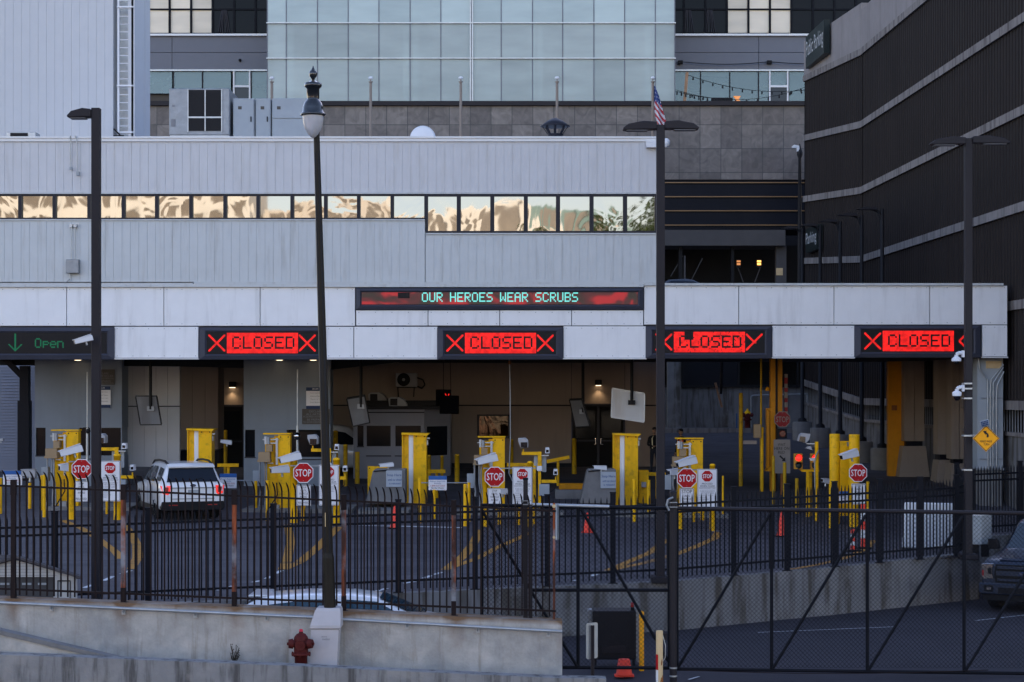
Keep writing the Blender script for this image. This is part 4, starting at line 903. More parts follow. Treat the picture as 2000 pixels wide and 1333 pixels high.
# flagpoles
for px, D, lab in ((531, 84, 'bare flagpole behind the roof cabinets'), (724, 84, 'bare flagpole between the ornate lamp head and the satellite dish'), (900, 84, 'bare flagpole next to the satellite dish'),
                   (1088, 84, 'bare flagpole rising behind the chimney cowl'), (1275, 84, 'flagpole carrying the national flag')):
    x = W(px, D); t = thing('flagpole', lab, 'flagpole', (x, D, 8), 'flagpoles behind the roof')
    build('pole', MB().lathe([(.085, 7), (.06, H(167, D)), (.055, H(162, D)), (.10, H(161, D)), (.10, H(159.6, D)), (.025, H(159, D)), (.025, H(155, D))], (x, D, 0), 10), 'beige_dk', t)
    build('finial_ball', MB().lathe([(.01, H(156, D)), (.08, H(155, D)), (.115, H(152.8, D)), (.08, H(150.6, D)), (.01, H(149.8, D))], (x, D, 0), 12), 'white', t)
D = 84.0; x0 = W(1276.5, D); t = thing('flag', 'limp striped flag with a blue canton hanging from its pole', 'flag', (x0, D, H(172, D)))
def flag_pt(u, v):        # u across the limp cloth, v down its length
    lx = interp(v, [(0, 1277), (.4, 1277.5), (.75, 1279.5), (1, 1284)]); rx = interp(v, [(0, 1279), (.3, 1288), (.7, 1296), (1, 1302)])
    y = 171 + 71 * v + 3 * math.sin(3 * u) * v - 5 * u * (1 - v)
    p = P(lerp(lx, rx, u), y, D - .08); p.y += .09 * math.sin(7 * u + 3 * v); return p
NU, NV = 12, 26
mb = MB(); vs = [flag_pt(i / NU, j / NV) for i in range(NU + 1) for j in range(NV + 1)]
fs = [[i * (NV + 1) + j, i * (NV + 1) + j + 1, (i + 1) * (NV + 1) + j + 1, (i + 1) * (NV + 1) + j] for i in range(NU) for j in range(NV)]
mb.add(vs, fs, 0, True)
def flag_col(u, v):
    if v < .50 - .14 * (1 - u): return 1 if (int(u * 12) * 7 + int(v * 26) * 5) % 11 == 0 else 2
    return 0 if int((v * 1.0 - u * .42 + 1) * 9.5) % 2 == 0 else 1
mb.mi = [flag_col((i + .5) / NU, (j + .5) / NV) for i in range(NU) for j in range(NV)]
build('cloth', mb, ['flag_red', 'flag_white', 'flag_blue'], t)
# ================================================================ ACROSS THE STREET (seen mirrored in the ribbon windows)
def office(label, x0, x1, y, z1, mat, fl, bay, wmat='tan_dk', name='office_building'):
    t = thing(name, label, 'building', ((x0 + x1) / 2, y - 8, -1.6))
    mb = MB(); mb.box(x0, x1, y - 16, y - .6, -1.6, z1)
    nz, nx = int((z1 + 1.6) / fl), max(1, int((x1 - x0) / bay)); bw = (x1 - x0) / nx
    for k in range(nz): mb.box(x0, x1, y - .6, y - .02, -1.6 + k * fl, -1.6 + k * fl + fl * .42)
    for i in range(nx + 1): mb.box(x0 + i * bw - .45, x0 + i * bw + .45, y - .6, y + .15, -1.6, z1)
    build('wall', mb, mat, t)
    build('window_pane', MB().box(x0, x1, y - .5, y - .4, -1.6, z1 - .5), wmat, t)
K['cream_stone'] = M('cream_stone', (.74, .69, .61), .8, var=.08, sc_=.3); K['tan_stone'] = M('tan_stone', (.62, .55, .47), .8, var=.1, sc_=.3); K['green_gl'] = M('green_glass_wall', (.16, .26, .24), .2, var=.1, sc_=.3)
K['brick_red'] = M('red_brick', (.24, .15, .11), .8, var=.15, sc_=.5)
office('sunlit cream stone office block across the street, mirrored in the ribbon windows', -100, -34, -110, 38, 'cream_stone', 3.4, 2.6)
office('sunlit tan office block across the street, mirrored in the ribbon windows', -33, -6, -118, 27.5, 'tan_stone', 3.2, 3.0)
office('green glass tower across the street, mirrored in the ribbon windows', 6, 16, -150, 31, 'green_gl', 3.0, 2.2)
office('cream stone block with broad piers across the street, mirrored in the ribbon windows', -12, 4, -95, 25.6, 'cream_stone', 4.6, 2.8)
office('low red brick block across the street, mirrored in the ribbon windows', -70, -5, -70, 19.2, 'brick_red', 3.2, 2.6)
office('low tan block with wide bays across the street, mirrored in the ribbon windows', -4, 40, -84, 21.0, 'tan_stone', 3.6, 3.2)
def tree(x, y, h, r, label):
    t = thing('street_tree', label, 'tree', (x, y, -1.6), 'trees across the street')
    mb = MB(); mb.cyl((x, y, -1.6), (x, y, h * .55), .35, .2, 8)
    for k in range(7):
        a = k * .9; mb.cyl((x, y, h * .35 + k * .5), (x + math.cos(a) * r * .6, y + math.sin(a) * r * .6, h * .6 + k * .4), .12, .04, 6)
    build('trunk', mb, 'bark', t)
    rg = random.Random(int(x * 7)); mb = MB()
    cl = [(x + rg.gauss(0, r * .45), y + rg.gauss(0, r * .45), h * .72 + rg.gauss(0, h * .13), rg.uniform(.18, .36) * r) for _ in range(34)]
    for cx, cy, cz, cr in cl:
        for _ in range(60):
            d = Vector((rg.gauss(0, 1), rg.gauss(0, 1), rg.gauss(0, 1))).normalized() * cr * rg.uniform(.5, 1.1); p = Vector((cx, cy, cz)) + d
            u = Vector((rg.gauss(0, 1), rg.gauss(0, 1), rg.gauss(0, 1))).normalized(); v = u.orthogonal().normalized(); s = rg.uniform(.2, .42)
            mb.add([p - u * s, p + v * s * .6, p + u * s, p - v * s * .6], [(0, 1, 2, 3)])
    build('crown', mb, 'leaf', t)
tree(8.5, -42, 19, 4.2, 'broad tree across the street, mirrored in the taller window panes')
tree(13.5, -46, 20.5, 4.5, 'bigger tree across the street, mirrored in the end window pane')
tree(3.5, -50, 18.8, 3.6, 'smaller tree across the street, mirrored low in the taller panes')
# ================================================================ BOOTHS UNDER THE CANOPY
def sign_board(name, label, px0, px1, py0, py1, D, face, lines, border=None, par_cat='sign', band=None, group=None, r=1.2, posts=None):
    t = thing(name, label, par_cat, P((px0 + px1) / 2, py1, D), group)
    x0, x1, z0, z1 = W(px0, D), W(px1, D), H(py1, D), H(py0, D); q = D / F
    build('plate', MB().prism(rrect(x0, x1, z0, z1, r * q), D, D + .02), face, t)
    if border: 
        mb = MB(); o = rrect(x0 + q * .8, x1 - q * .8, z0 + q * .8, z1 - q * .8, r * q); i = rrect(x0 + q * 1.6, x1 - q * 1.6, z0 + q * 1.6, z1 - q * 1.6, r * q)
        k = len(o); mb.add([(x, D - .003, z) for x, z in o] + [(x, D - .003, z) for x, z in i], [(a, (a + 1) % k, k + (a + 1) % k, k + a) for a in range(k)]); build('border', mb, border, t)
    if band:
        for (b0, b1, bm_) in band: build('band', MB().add([(x0, D - .004, H(b1, D)), (x1, D - .004, H(b1, D)), (x1, D - .004, H(b0, D)), (x0, D - .004, H(b0, D))], [(0, 1, 2, 3)]), bm_, t)
    by = {}
    for body, a, b, c, d, mt in lines: by.setdefault(mt, []).append((body, a, b, c, d))
    for mt, ls in by.items():
        mb = MB()
        for body, a, b, c, d in ls: text(mb, body, W((a + b) / 2, D), H((c + d) / 2, D), (b - a) * q, (d - c) * q, D - .008)
        build('lettering', mb, mt, t)
    if posts: build('post', posts, 'yellow', t)
    return t
def booth(label, px0, px1, D, top, zb, wins, mat, dp=1.1):
    t = thing('inspection_booth', label, 'booth', (W((px0 + px1) / 2, D), D + 1, gz(W(px0, D), D)), 'inspection booths under the canopy')
    x0, x1 = W(px0, D), W(px1, D); zg = gz(x0, D) - .1
    mb = MB(); mb.box(x0, x1, D, D + dp, zb, top); build('upper_body', mb, mat, t)
    wz0, wz1 = H(wins[0][3], D), H(wins[0][2], D)
    mb = MB(); mb.box(x0, x1, D, D + dp, zg, wz0 - .003); build('lower_body', mb, mat, t)
    edges = [x0] + [W(v, D) for w_ in wins for v in w_[:2]] + [x1]
    for a, b in zip(edges[0::2], edges[1::2]):
        if b - a > .01: build('window_post', MB().box(a, b, D + .002, D + dp - .1, wz0, zb - .003), mat, t)
    for a, b, c, d in wins:
        build('window', MB().pbox(a, b, c, d, D + .1, .03), 'glass_dk', t)
        build('sill', MB().pbox(a - 1, b + 1, d, d + 2, D - .03, .1), 'frame_dk', t)
    build('back', MB().box(x0 + .05, x1 - .05, D + dp * .5, D + dp - .12, wz0, zb), 'dark_int', t)
    return t
b1 = booth('tall blue-grey inspection booth behind the open lane', 68, 238, 66, 4.98, H(836, 66), [(70, 89, 836, 890), (154, 176, 836, 896), (197, 236, 836, 900)], 'booth')
b2 = booth('tall blue-grey inspection booth behind the ornate lamp post', 476, 645, 66, 4.98, H(840, 66), [(478.5, 498, 840, 893), (560, 641, 843, 897)], 'booth')
b3 = booth('low flat-roofed grey inspection booth with rooftop air units', 690, 829, 69, H(800, 69), H(832, 69), [(698, 710, 832, 872), (716, 763, 832, 890), (772, 822, 832, 890)], 'booth_d', 2.6)
mb = MB(); x0, x1 = W(829, 69), W(880, 70.5)
mb.add([(x0, 69, .3), (x1, 70.3, .3), (x1, 71.6, .3), (x0, 71.6, .3), (x0, 69, H(800, 69)), (x1, 70.3, H(800, 69)), (x1, 71.6, H(800, 69)), (x0, 71.6, H(800, 69))], [(0, 1, 5, 4), (1, 2, 6, 5), (4, 5, 6, 7)])
build('angled_end', mb, 'booth_d', b3)
mb = MB(); a, b = Vector((x0, 69, 0)), Vector((x1, 70.3, 0)); d = b - a; nr = Vector((d.y, -d.x, 0)).normalized() * .02
p0, p1 = a + d * .08 + nr, a + d * .86 + nr
mb.add([(p0.x, p0.y, H(890, 69.5)), (p1.x, p1.y, H(890, 69.5)), (p1.x, p1.y, H(833, 69.5)), (p0.x, p0.y, H(833, 69.5))], [(0, 1, 2, 3)]); build('window', mb, 'glass_dk', b3)
build('roof', MB().box(W(688, 69), W(878, 69), 68.85, 71.7, H(800, 69) + .003, H(794, 69)).box(W(700, 69), W(860, 69), 70, 71.6, H(793.8, 69), H(783, 69)), 'trim', b3)
build('trim_line', MB().pbox(690, 829, 805, 807, 68.97, .03), 'trim', b3)
for px, lab in ((736, 'beige rooftop air unit at the back of the low booth roof'), (775, 'beige rooftop air unit at the front of the low booth roof')):
    Dq = 70.6 if px == 736 else 69.6; y0 = 767 if px == 736 else 776
    t = thing('roof_air_unit', lab, 'air conditioner', P(px, 795, Dq), 'air units on the booth roof')
    pts = [(px - 15, y0 + 18), (px - 17, y0 + 4), (px - 12, y0), (px + 5, y0), (px + 14, y0 + 5), (px + 20, y0 + 14), (px + 20, y0 + 18)]
    build('shroud', MB().pprism(pts, Dq, .9), 'cam_grey', t, bev=.02); build('grille', MB().pbox(px - 13, px + 1, y0 + 3, y0 + 16, Dq - .03, .04), 'trim', t)
t = thing('wall_condenser', 'boxy beige air condenser with a round fan on wall brackets', 'air conditioner', P(792, 757, 73.3))
build('casing', MB().pbox(773, 814, 729, 756, 73.1, .5), 'cam_grey', t, bev=.02)
cx, cz = W(788, 73), H(742, 73)
build('fan', MB().lathe([(.26, 0), (.26, .03), (.2, .05), (.05, .055)], (cx, 73.12, cz), 20, M4=Matrix.Rotation(R(90), 4, 'X')), 'trim', t)
build('fan_hub', MB().lathe([(.06, 0), (.05, .03)], (cx, 73.06, cz), 12, M4=Matrix.Rotation(R(90), 4, 'X')), 'galv_d', t)
build('bracket', MB().pbox(775, 812, 756.2, 758, 73.15, .8).bar(P(777, 757, 73.4), P(778, 775, 73.95), .04).bar(P(809, 757, 73.4), P(808, 775, 73.95), .04), 'trim', t)
build('hose', MB().tube([P(814, 738, 73.4), P(826, 742, 73.4), P(830, 752, 73.4), P(824, 759, 73.4), P(815, 755, 73.4)], .03), 'trim', t)
# signs on the booths
sign_board('information_sign', 'brown weathered declare sign on the open lane booth, half behind the light pole', 178, 224, 722, 752, 65.95, 'sign_brown', [('DECLARE', 190, 212, 728, 731.5, 'ink_grey'), ('ALL ARTICLES', 181, 221, 733, 736.5, 'ink_grey'), ('ACQUIRED OUTSIDE U.S.A.', 179.5, 222.5, 738, 741.5, 'ink_grey'), ('BE PREPARED', 186, 216, 743, 746.5, 'ink_grey'), ('TO SHOW IDENTIFICATION', 180, 222, 747.5, 751, 'ink_grey')])
sign_board('information_sign', 'brown weathered declare sign under a white poster on the booth behind the ornate lamp', 590, 644, 799, 829, 65.95, 'sign_brown', [('DECLARE', 604, 630, 802, 806, 'ink_grey'), ('ALL ARTICLES', 598, 637, 807.5, 811.5, 'ink_grey'), ('ACQUIRED OUTSIDE U.S.A.', 592, 642, 812.5, 816.5, 'ink_grey'), ('BE PREPARED', 600, 635, 818, 822, 'ink_grey'), ('TO SHOW IDENTIFICATION', 592, 642, 823, 827, 'ink_grey')])
for x0, y0, lab in ((181, 755, 'white notice with navy bands below the brown sign of the open lane booth'), (598, 757, 'white notice with navy bands above the brown sign behind the ornate lamp')):
    L = [('DECLARE', x0 + 12, x0 + 24, y0 + 1.5, y0 + 4.5, 'sign_white')] + [(s, x0 + 8, x0 + 30, y0 + 10 + 6 * k, y0 + 12.5 + 6 * k, 'ink_grey') for k, s in enumerate(('Food or Agriculture', 'Alcohol and Tobacco', 'Weapons or Cash', 'Live Animals'))]
    sign_board('notice_sign', lab, x0, x0 + 35, y0, y0 + 42, 65.93, 'sign_white', L, band=[(y0, y0 + 7, 'sign_navy'), (y0 + 36, y0 + 42, 'sign_navy')])
# hanging boards and mirrors
def board(label, quad, pole, mat, D, tilt, thick=.05, brk=None):
    t = thing('hanging_board', label, 'hanging board', P(sum(q[0] for q in quad) / 4, sum(q[1] for q in quad) / 4, D), 'tilted boards hung from the canopy ceiling')
    dy = [tilt * (-1 if i in (0, 3) else 1) for i in range(4)]
    fr = [P(x, y, D + e) for (x, y), e in zip(quad, dy)]
    mb = MB(); mb.add(fr + [p + Vector((0, thick, 0)) for p in fr], [(3, 2, 1, 0), (4, 5, 6, 7), (0, 1, 5, 4), (1, 2, 6, 5), (2, 3, 7, 6), (3, 0, 4, 7)])
    mb.f = [f[::-1] for f in mb.f]
    build('board', mb, mat, t)
    rim = MB()
    for i in range(4): rim.bar(fr[i] + Vector((0, thick / 2, 0)), fr[(i + 1) % 4] + Vector((0, thick / 2, 0)), .04, thick + .03)
    build('rim_frame', rim, 'galv' if mat == 'mirror_wh' else 'trim', t)
    px, y0, y1 = pole
    build('hanger_pole', MB().cyl((W(px, D - .12), D - .14, 4.99), P(px, y1, D - .14), .055, n=8), 'trim', t)
    build('clamp', MB().pbox(px - 7, px + 7, y1 - 6, y1 + 3, D - .18, .1), 'trim' if mat == 'mirror_wh' else 'galv_d', t)
board('small grey board hung at a tilt before the pale wall of the open lane', [(265, 775), (306, 775), (315, 829), (274, 829)], (294, 713, 800), 'mirror_gr', 65, -.12)
board('grey board hung at a tilt in front of the low booth', [(678, 779), (712, 773), (722, 825), (690, 832)], (705, 713, 796), 'mirror_gr', 66, -.25)
board('narrow grey board hung edge-on beside the double doors', [(1113, 781), (1137, 780), (1153, 833), (1125, 835)], (1138.5, 703, 806), 'mirror_gr', 68, -.3)
board('rusty-stained white board hung in front of the double doors', [(1196, 760), (1259, 770), (1258, 824), (1194, 814)], (1234, 703, 788), 'mirror_wh', 64, -.1)
t = thing('lane_display', 'black hanging lane display with two small red numerals lit', 'display', P(873, 790, 65))
build('casing', MB().pbox(851, 881, 761, 793, 65.2, .3).pbox(858.5, 896, 773, 809, 64.8, .35), 'matte_black', t, bev=.02)
build('numerals', MB().pprism([(869, 769), (870.5, 769), (872, 773), (870.5, 773.5)], 65.17, .02).pprism([(876, 769.5), (877.5, 769.5), (876.5, 773.5), (875, 773.5)], 65.17, .02), 'led_red', t)
build('hanger_cable', MB().cyl((W(866, 65.3), 65.3, 4.99), P(866, 761, 65.3), .012).cyl((W(879, 65.3), 65.3, 4.99), P(881, 773, 65.1), .012), 'trim', t)
t = thing('hanging_conduit', 'long thin grey conduit hanging from the canopy by the small window', 'conduit', P(996, 930, 62.5))
build('pipe', MB().tube([(W(995, 62.5), 62.5, 4.99), P(996.5, 760, 62.5), P(997, 860, 62.5), P(994, 925, 62.5), P(1001, 940, 62.5)], .022), 'galv_d', t); build('coupling', MB().cyl(P(995.2, 705, 62.5), P(995.4, 712, 62.5), .05), 'rust_solid', t)
def thin_mast(px, y0, D, lab, ball=None):
    x = W(px, D); z0 = gz(x, D); t = thing('thin_mast', lab, 'mast', (x, D, z0), 'thin poles in front of the booths')
    build('pole', MB().cyl((x, D, z0), (x, D, H(y0, D)), .022, n=8).cyl((x, D, z0), (x, D, H(y0 + 110, D)), .045, n=8), 'galv', t)
    if ball: build('ball', MB().lathe([(.01, H(860, D)), (.09, H(856.5, D)), (.12, H(852, D)), (.09, H(847.5, D)), (.01, H(844.5, D))], (x, D - .1, 0), 14), 'chrome', t)
    else: build('camera_head', MB().lathe([(.05, H(847, D)), (.09, H(843, D)), (.06, H(838, D))], (x + .05, D - .1, 0), 10).bar((x - .14, D, H(836, D)), (x + .06, D, H(836, D)), .03), 'trim', t)
thin_mast(170.5, 727, 63, 'thin grey mast with a tiny camera before the open lane booth'); thin_mast(581, 722, 63, 'thin grey mast with a shiny ball before the second booth', True)

# ================================================================ LANE HARDWARE
def bollard(px0, px1, y0, D, label, dome=False, mat='yellow'):
    x = W((px0 + px1) / 2, D); r = W(px1, D) / 2 - W(px0, D) / 2; z0 = gz(x, D) - .02; z1 = H(y0, D)
    pr = [(r, z0), (r, z1 - (r * .8 if dome else .02))] + ([(r * 1.07, z1 - r * .8), (r * 1.05, z1 - r * .45), (r * .75, z1 - r * .12), (r * .2, z1)] if dome else [(r * .97, z1), (r * .5, z1 + .005)])
    o = build('bollard', MB().lathe(pr, (x, D, 0), 14), mat, org=(x, D, z0)); tag(o, label, 'bollard', 'yellow steel bollards at the lanes'); return o
BL = [(134, 147.5, 883, 55.4, 'thick yellow bollard holding the stop sign of the open lane', 1), (222, 236, 886, 55.4, 'thick yellow bollard behind the white proceed sign beside the white SUV', 1),
 (567, 581, 896, 55.4, 'thick yellow bollard holding the stop sign by the ornate lamp post', 1), (650.5, 664, 894, 55.4, 'thick yellow bollard behind the proceed sign by the ornate lamp post', 1),
 (943, 953.5, 901, 55.4, 'yellow bollard holding the stop sign below the message board', 1), (1030, 1040.5, 901, 55.4, 'yellow bollard behind the proceed sign below the message board', 1),
 (1324, 1335, 907, 55.4, 'yellow bollard holding the stop sign just past the tall central pole', 1), (1386, 1397, 906, 55.4, 'yellow bollard behind the proceed sign just past the tall central pole', 1),
 (83, 89.5, 928, 56, 'slim yellow bollard beside the stop sign of the open lane', 0), (79, 83, 929, 58, 'slim yellow post close behind another slim one at the open lane', 0), (55, 61.5, 944, 58.5, 'short yellow bollard under the beige camera of the open lane', 0), (-4, 4, 934, 57, 'yellow bollard at the very edge beside the blue-topped notice', 0),
 (206, 211, 960, 57, 'slim yellow post under the proceed sign of the open lane', 0), (519, 525.5, 939, 55.8, 'slim yellow bollard in front of the tan-boxed cabinet by the ornate lamp', 0), (496.5, 502.5, 940, 58.5, 'short yellow bollard near the blue-topped notice by the white SUV', 0),
 (588, 597, 985, 56, 'yellow pipe below the small sign by the ornate lamp', 0), (816.5, 823, 934, 56, 'slim yellow bollard holding the pipe of the blue-topped notice', 0), (845, 851, 957, 57, 'short yellow post below the blue-topped notice at the central lane', 0),
 (905, 912, 946, 55.5, 'slim yellow bollard beside the central stop sign', 0), (913, 919, 943, 56.5, 'slim yellow bollard right behind another by the central stop sign', 0), (1041, 1047, 910, 56.2, 'tall slim yellow post beside the central proceed sign', 0), (1009, 1016, 990, 56, 'yellow pipe below the central proceed sign', 0), (972, 980, 980, 56, 'yellow pipe below the central small sign', 0),
 (1235.5, 1242, 936, 57, 'slim yellow bollard in front of the yellow pillar by the central pole', 0), (1264, 1270.5, 938, 58, 'slim yellow bollard between the yellow pillar and the central pole', 0), (1322, 1328, 884, 60, 'yellow post behind the tall central pole by the orange vest', 0), (1410, 1414, 930, 58, 'thin yellow stub beside the last proceed sign', 0),
 (1352, 1358, 985, 57, 'yellow pipe below the bold small stop sign', 0), (1368, 1376, 985, 57.5, 'yellow pipe between the last signs', 0),
 (1443, 1451, 768, 66, 'very tall slim yellow post in the open roadway', 0), (1484, 1490, 836, 64, 'tall slim yellow post beside the amber gate mast', 0), (1508, 1513.5, 891, 61, 'slim yellow post in front of the wait here sign', 0), (1529, 1536, 904, 60, 'slim yellow post beside the wait here sign', 0), (1553, 1560, 935, 59, 'short yellow post below the traffic light', 0), (1580, 1586.5, 923, 58.5, 'slim yellow post beside the traffic light stand', 0),
 (1620, 1640.5, 848, 57, 'first of two very thick yellow pipes flanking a yellow panel', 0), (1658, 1679, 849, 56.4, 'very thick yellow pipe behind the farthest stop sign', 0), (1619, 1625, 944, 56, 'thin yellow post in front of the thick yellow pipes', 0), (1692, 1698, 941, 55.6, 'thin yellow post beyond the farthest stop sign', 0),
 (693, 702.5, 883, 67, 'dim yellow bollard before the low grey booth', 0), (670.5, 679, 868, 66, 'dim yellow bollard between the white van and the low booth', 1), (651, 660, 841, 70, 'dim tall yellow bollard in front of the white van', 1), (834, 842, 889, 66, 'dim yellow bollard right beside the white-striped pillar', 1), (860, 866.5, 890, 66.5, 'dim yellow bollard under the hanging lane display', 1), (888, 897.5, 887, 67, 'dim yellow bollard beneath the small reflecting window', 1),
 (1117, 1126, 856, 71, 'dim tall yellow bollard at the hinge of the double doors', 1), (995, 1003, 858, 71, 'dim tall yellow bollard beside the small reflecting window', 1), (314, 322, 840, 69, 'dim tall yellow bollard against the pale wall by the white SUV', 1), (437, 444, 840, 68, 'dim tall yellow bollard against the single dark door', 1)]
for a, b, c, d, lab, dm in BL: bollard(a, b, c, d, lab, bool(dm), 'yellow_shaded' if lab.startswith('dim') or 1440 < a < 1560 else 'yellow')  # shaded posts take the yellow with darkening in its colour
# CCTV housings
def cctv(px, py, D, label, ln=40, ht=15, tilt=-14, yaw=-35, mat='cam_white', mount=None, group='box cameras over the lanes'):
    q = D / F; t = thing('security_camera', label, 'security camera', (0, 0, 0), group)
    L, hh, wd = ln * q, ht * q, ht * q * .95
    mb = MB(); mb.prism([(-L / 2, -hh * .35), (L / 2, -hh * .5), (L / 2, hh * .3), (L * .44, hh * .5), (-L * .46, hh * .42), (-L / 2, hh * .3)], -wd / 2, wd / 2)
    build('housing', mb, mat, t, bev=.01)
    build('sunshield', MB().prism([(-L * .56, hh * .36), (L * .46, hh * .56), (L * .46, hh * .62), (-L * .56, hh * .44)], -wd * .56, wd * .56), mat, t)
    build('lens_window', MB().box(-L / 2 - .012, -L / 2 + .01, -wd * .36, wd * .36, -hh * .28, hh * .22), 'lens', t)
    build('foot', MB().cyl((L * .1, 0, -hh * 1.0), (L * .1, 0, -hh * .3), hh * .16, n=8), 'galv', t)
    t.location = P(px, py, D); t.rotation_euler = (0, R(tilt), R(yaw)); return t
cctv(139, 881, 55.3, 'white box camera on the bollard of the open lane stop sign', 44, 15, -16, 18)
cctv(125, 914, 56.5, 'smaller white box camera low on the tan-boxed cabinet of the open lane', 18, 15, 0, 30)
cctv(567, 895, 55.3, 'white box camera on the bollard by the ornate lamp post', 42, 15, -14, 18); cctv(547, 918, 56.5, 'white box camera below another one by the ornate lamp post', 36, 14, -4, 20)
cctv(951, 898, 55.3, 'white box camera on the bollard of the central stop sign', 41, 15, -14, 18); cctv(980, 961, 56.5, 'white tube camera low between the central signs', 24, 11, 0, 0)
cctv(1341, 903, 55.3, 'white box camera on the bollard nearest the central pole', 40, 15, -14, 18); cctv(1316, 923, 56.5, 'white box camera low behind the central pole signs', 22, 13, 0, 25)
cctv(1659, 889, 55.3, 'white box camera above the farthest stop sign', 36, 14, -14, 18)
cctv(755, 909, 58.5, 'white tube camera on the concrete barrier beside the white-striped pillar', 28, 8, -4, 12); cctv(1172, 914, 58.5, 'white tube camera on the concrete barrier near the double doors', 26, 8, 4, 12)
cctv(442, 864, 62, 'white tube camera on a dim yellow post by the single dark door', 22, 8, 8, 0); cctv(597, 957, 57, 'small white camera beside the small sign by the ornate lamp', 16, 9, 0, 0)
cctv(57, 925, 58.5, 'beige box camera low at the open lane', 27, 16, 4, 0, 'cam_grey'); cctv(1588, 898, 57.6, 'small pale camera beside the traffic lights', 14, 6, 0, 10)
cctv(2, 860, 60, 'small dark camera at the edge of the siding wall', 10, 6, 10, 180, 'cam_grey'); cctv(1612, 940, 56, 'small pale camera low beside the thick yellow pipes', 14, 10, 10, 20, 'cam_grey')
cctv(163, 664, 35.6, 'white tube camera clamped to the tall light pole under the open sign', 36, 12, -16, 20)
# stop signs, small signs, proceed signs
def stop_sign(px, py, rp, D, label, faded=False, post=None):
    t = thing('stop_sign', label, 'sign', P(px, py, D), 'red octagonal stop signs at the lanes'); q = D / F; cx, cz = W(px, D), H(py, D)
    build('plate', MB().prism(octagon(rp * q, cx, cz), D, D + .012), 'sign_tan' if faded else 'sign_white', t)
    build('red_face', MB().prism(octagon((rp - 1.5) * q, cx, cz), D - .004, D - .001), 'sign_red_d' if faded else 'sign_red', t)
    build('lettering', text(MB(), 'STOP', cx, cz, rp * 1.56 * q, rp * .72 * q, D - .008, bold=.0025), 'sign_tan' if faded else 'sign_white', t)
    build('bolt', MB().cyl((cx, D - .012, cz + rp * .8 * q), (cx, D, cz + rp * .8 * q), .01).cyl((cx, D - .012, cz - rp * .8 * q), (cx, D, cz - rp * .8 * q), .01), 'galv_d', t)
    if post: build('post', MB().cyl((cx, D + .06, gz(cx, D)), (cx, D + .06, cz), .04), 'galv_d', t)
    return t
def mini(x0, y0, label, bold=False):
    L = [(s, x0 + 14 - wd / 2, x0 + 14 + wd / 2, y0 + 3.2 + 5.9 * k, y0 + 7 + 5.9 * k, 'ink') for k, (s, wd) in enumerate((('STOP', 10), ('UNTIL', 12), ('VEHICLE', 17), ('AHEAD', 14), ('IS', 4), ('RELEASED', 21)))]
    if bold: L[0] = ('STOP', x0 + 4, x0 + 24, y0 + 3, y0 + 10, 'ink')
    if bold: L = [L[0]] + [(s, a, b, c + 4, d + 4, m_) for s, a, b, c, d, m_ in L[1:5]]
    sign_board('regulatory_sign', label, x0, x0 + 28, y0, y0 + 40.5, 55.2, 'sign_white', L, 'ink', group='small white stop until released signs')
def proceed(x0, y0, label):
    t = sign_board('regulatory_sign', label, x0, x0 + 38.5, y0, y0 + 79, 55.15, 'sign_white',
        [('PROCEED', x0 + 9, x0 + 30, y0 + 27, y0 + 30.3, 'ink'), ('WHEN CLEAR', x0 + 5, x0 + 34, y0 + 31.6, y0 + 34.9, 'ink'), ('EFFECTIVE JUNE 1, 2009', x0 + 4, x0 + 35, y0 + 37.6, y0 + 39.6, 'ink_grey'),
         ('THESE DOCUMENTS', x0 + 5, x0 + 34, y0 + 42, y0 + 44.4, 'ink_grey'), ('ARE ACCEPTABLE', x0 + 7, x0 + 32, y0 + 45.6, y0 + 48, 'ink_grey'), ('• PASSPORT CARD', x0 + 3, x0 + 30, y0 + 50, y0 + 52.4, 'ink_grey'), ('• NEXUS', x0 + 3, x0 + 16, y0 + 54, y0 + 56.4, 'ink_grey'),
         ('• ENHANCED', x0 + 3, x0 + 22, y0 + 58, y0 + 60.4, 'ink_grey'), ('LICENSE', x0 + 5, x0 + 18, y0 + 61.6, y0 + 64, 'ink_grey'), ('• PASSPORT', x0 + 3, x0 + 21, y0 + 65.6, y0 + 68, 'ink_grey'), ('• FAST', x0 + 3, x0 + 14, y0 + 69.6, y0 + 72, 'ink_grey')], 'ink_grey', group='tall white proceed when clear signs')
    q = 55.15 / F; cx, cz = W(x0 + 19.2, 55.15), H(y0 + 14, 55.15)
    build('stop_symbol', MB().prism(octagon(10.3 * q, cx, cz), 55.138, 55.146), 'sign_red', t); build('symbol_lettering', text(MB(), 'STOP', cx, cz, 17 * q, 7.6 * q, 55.133, bold=.003), 'sign_white', t)
    build('divider', MB().pbox(x0 + 3, x0 + 35.5, y0 + 36, y0 + 36.5, 55.14, .005), 'ink_grey', t)
stop_sign(159.5, 916.5, 19.5, 55.1, 'red stop sign at the open lane beside the light pole'); mini(145, 940, 'small white stop until vehicle ahead is released sign at the open lane'); proceed(196, 900.5, 'tall white proceed when clear sign beside the white SUV')
stop_sign(592.5, 924, 19.5, 55.1, 'red stop sign beside the ornate lamp post'); mini(579, 947.5, 'small white stop until vehicle ahead is released sign by the ornate lamp post'); proceed(623, 908.5, 'tall white proceed when clear sign partly hidden by the ornate lamp post')
stop_sign(966, 931.5, 19.3, 55.1, 'red stop sign below the long message board'); mini(952, 954, 'small white stop until vehicle ahead is released sign below the message board'); proceed(1001, 912.5, 'tall white proceed when clear sign behind the black gate post')
stop_sign(1341.5, 934.5, 19.3, 55.1, 'red stop sign just past the tall central light pole'); mini(1327.5, 954, 'small white sign with a bolder STOP just past the central pole', True); proceed(1362, 916.5, 'tall white proceed when clear sign past the tall central light pole')
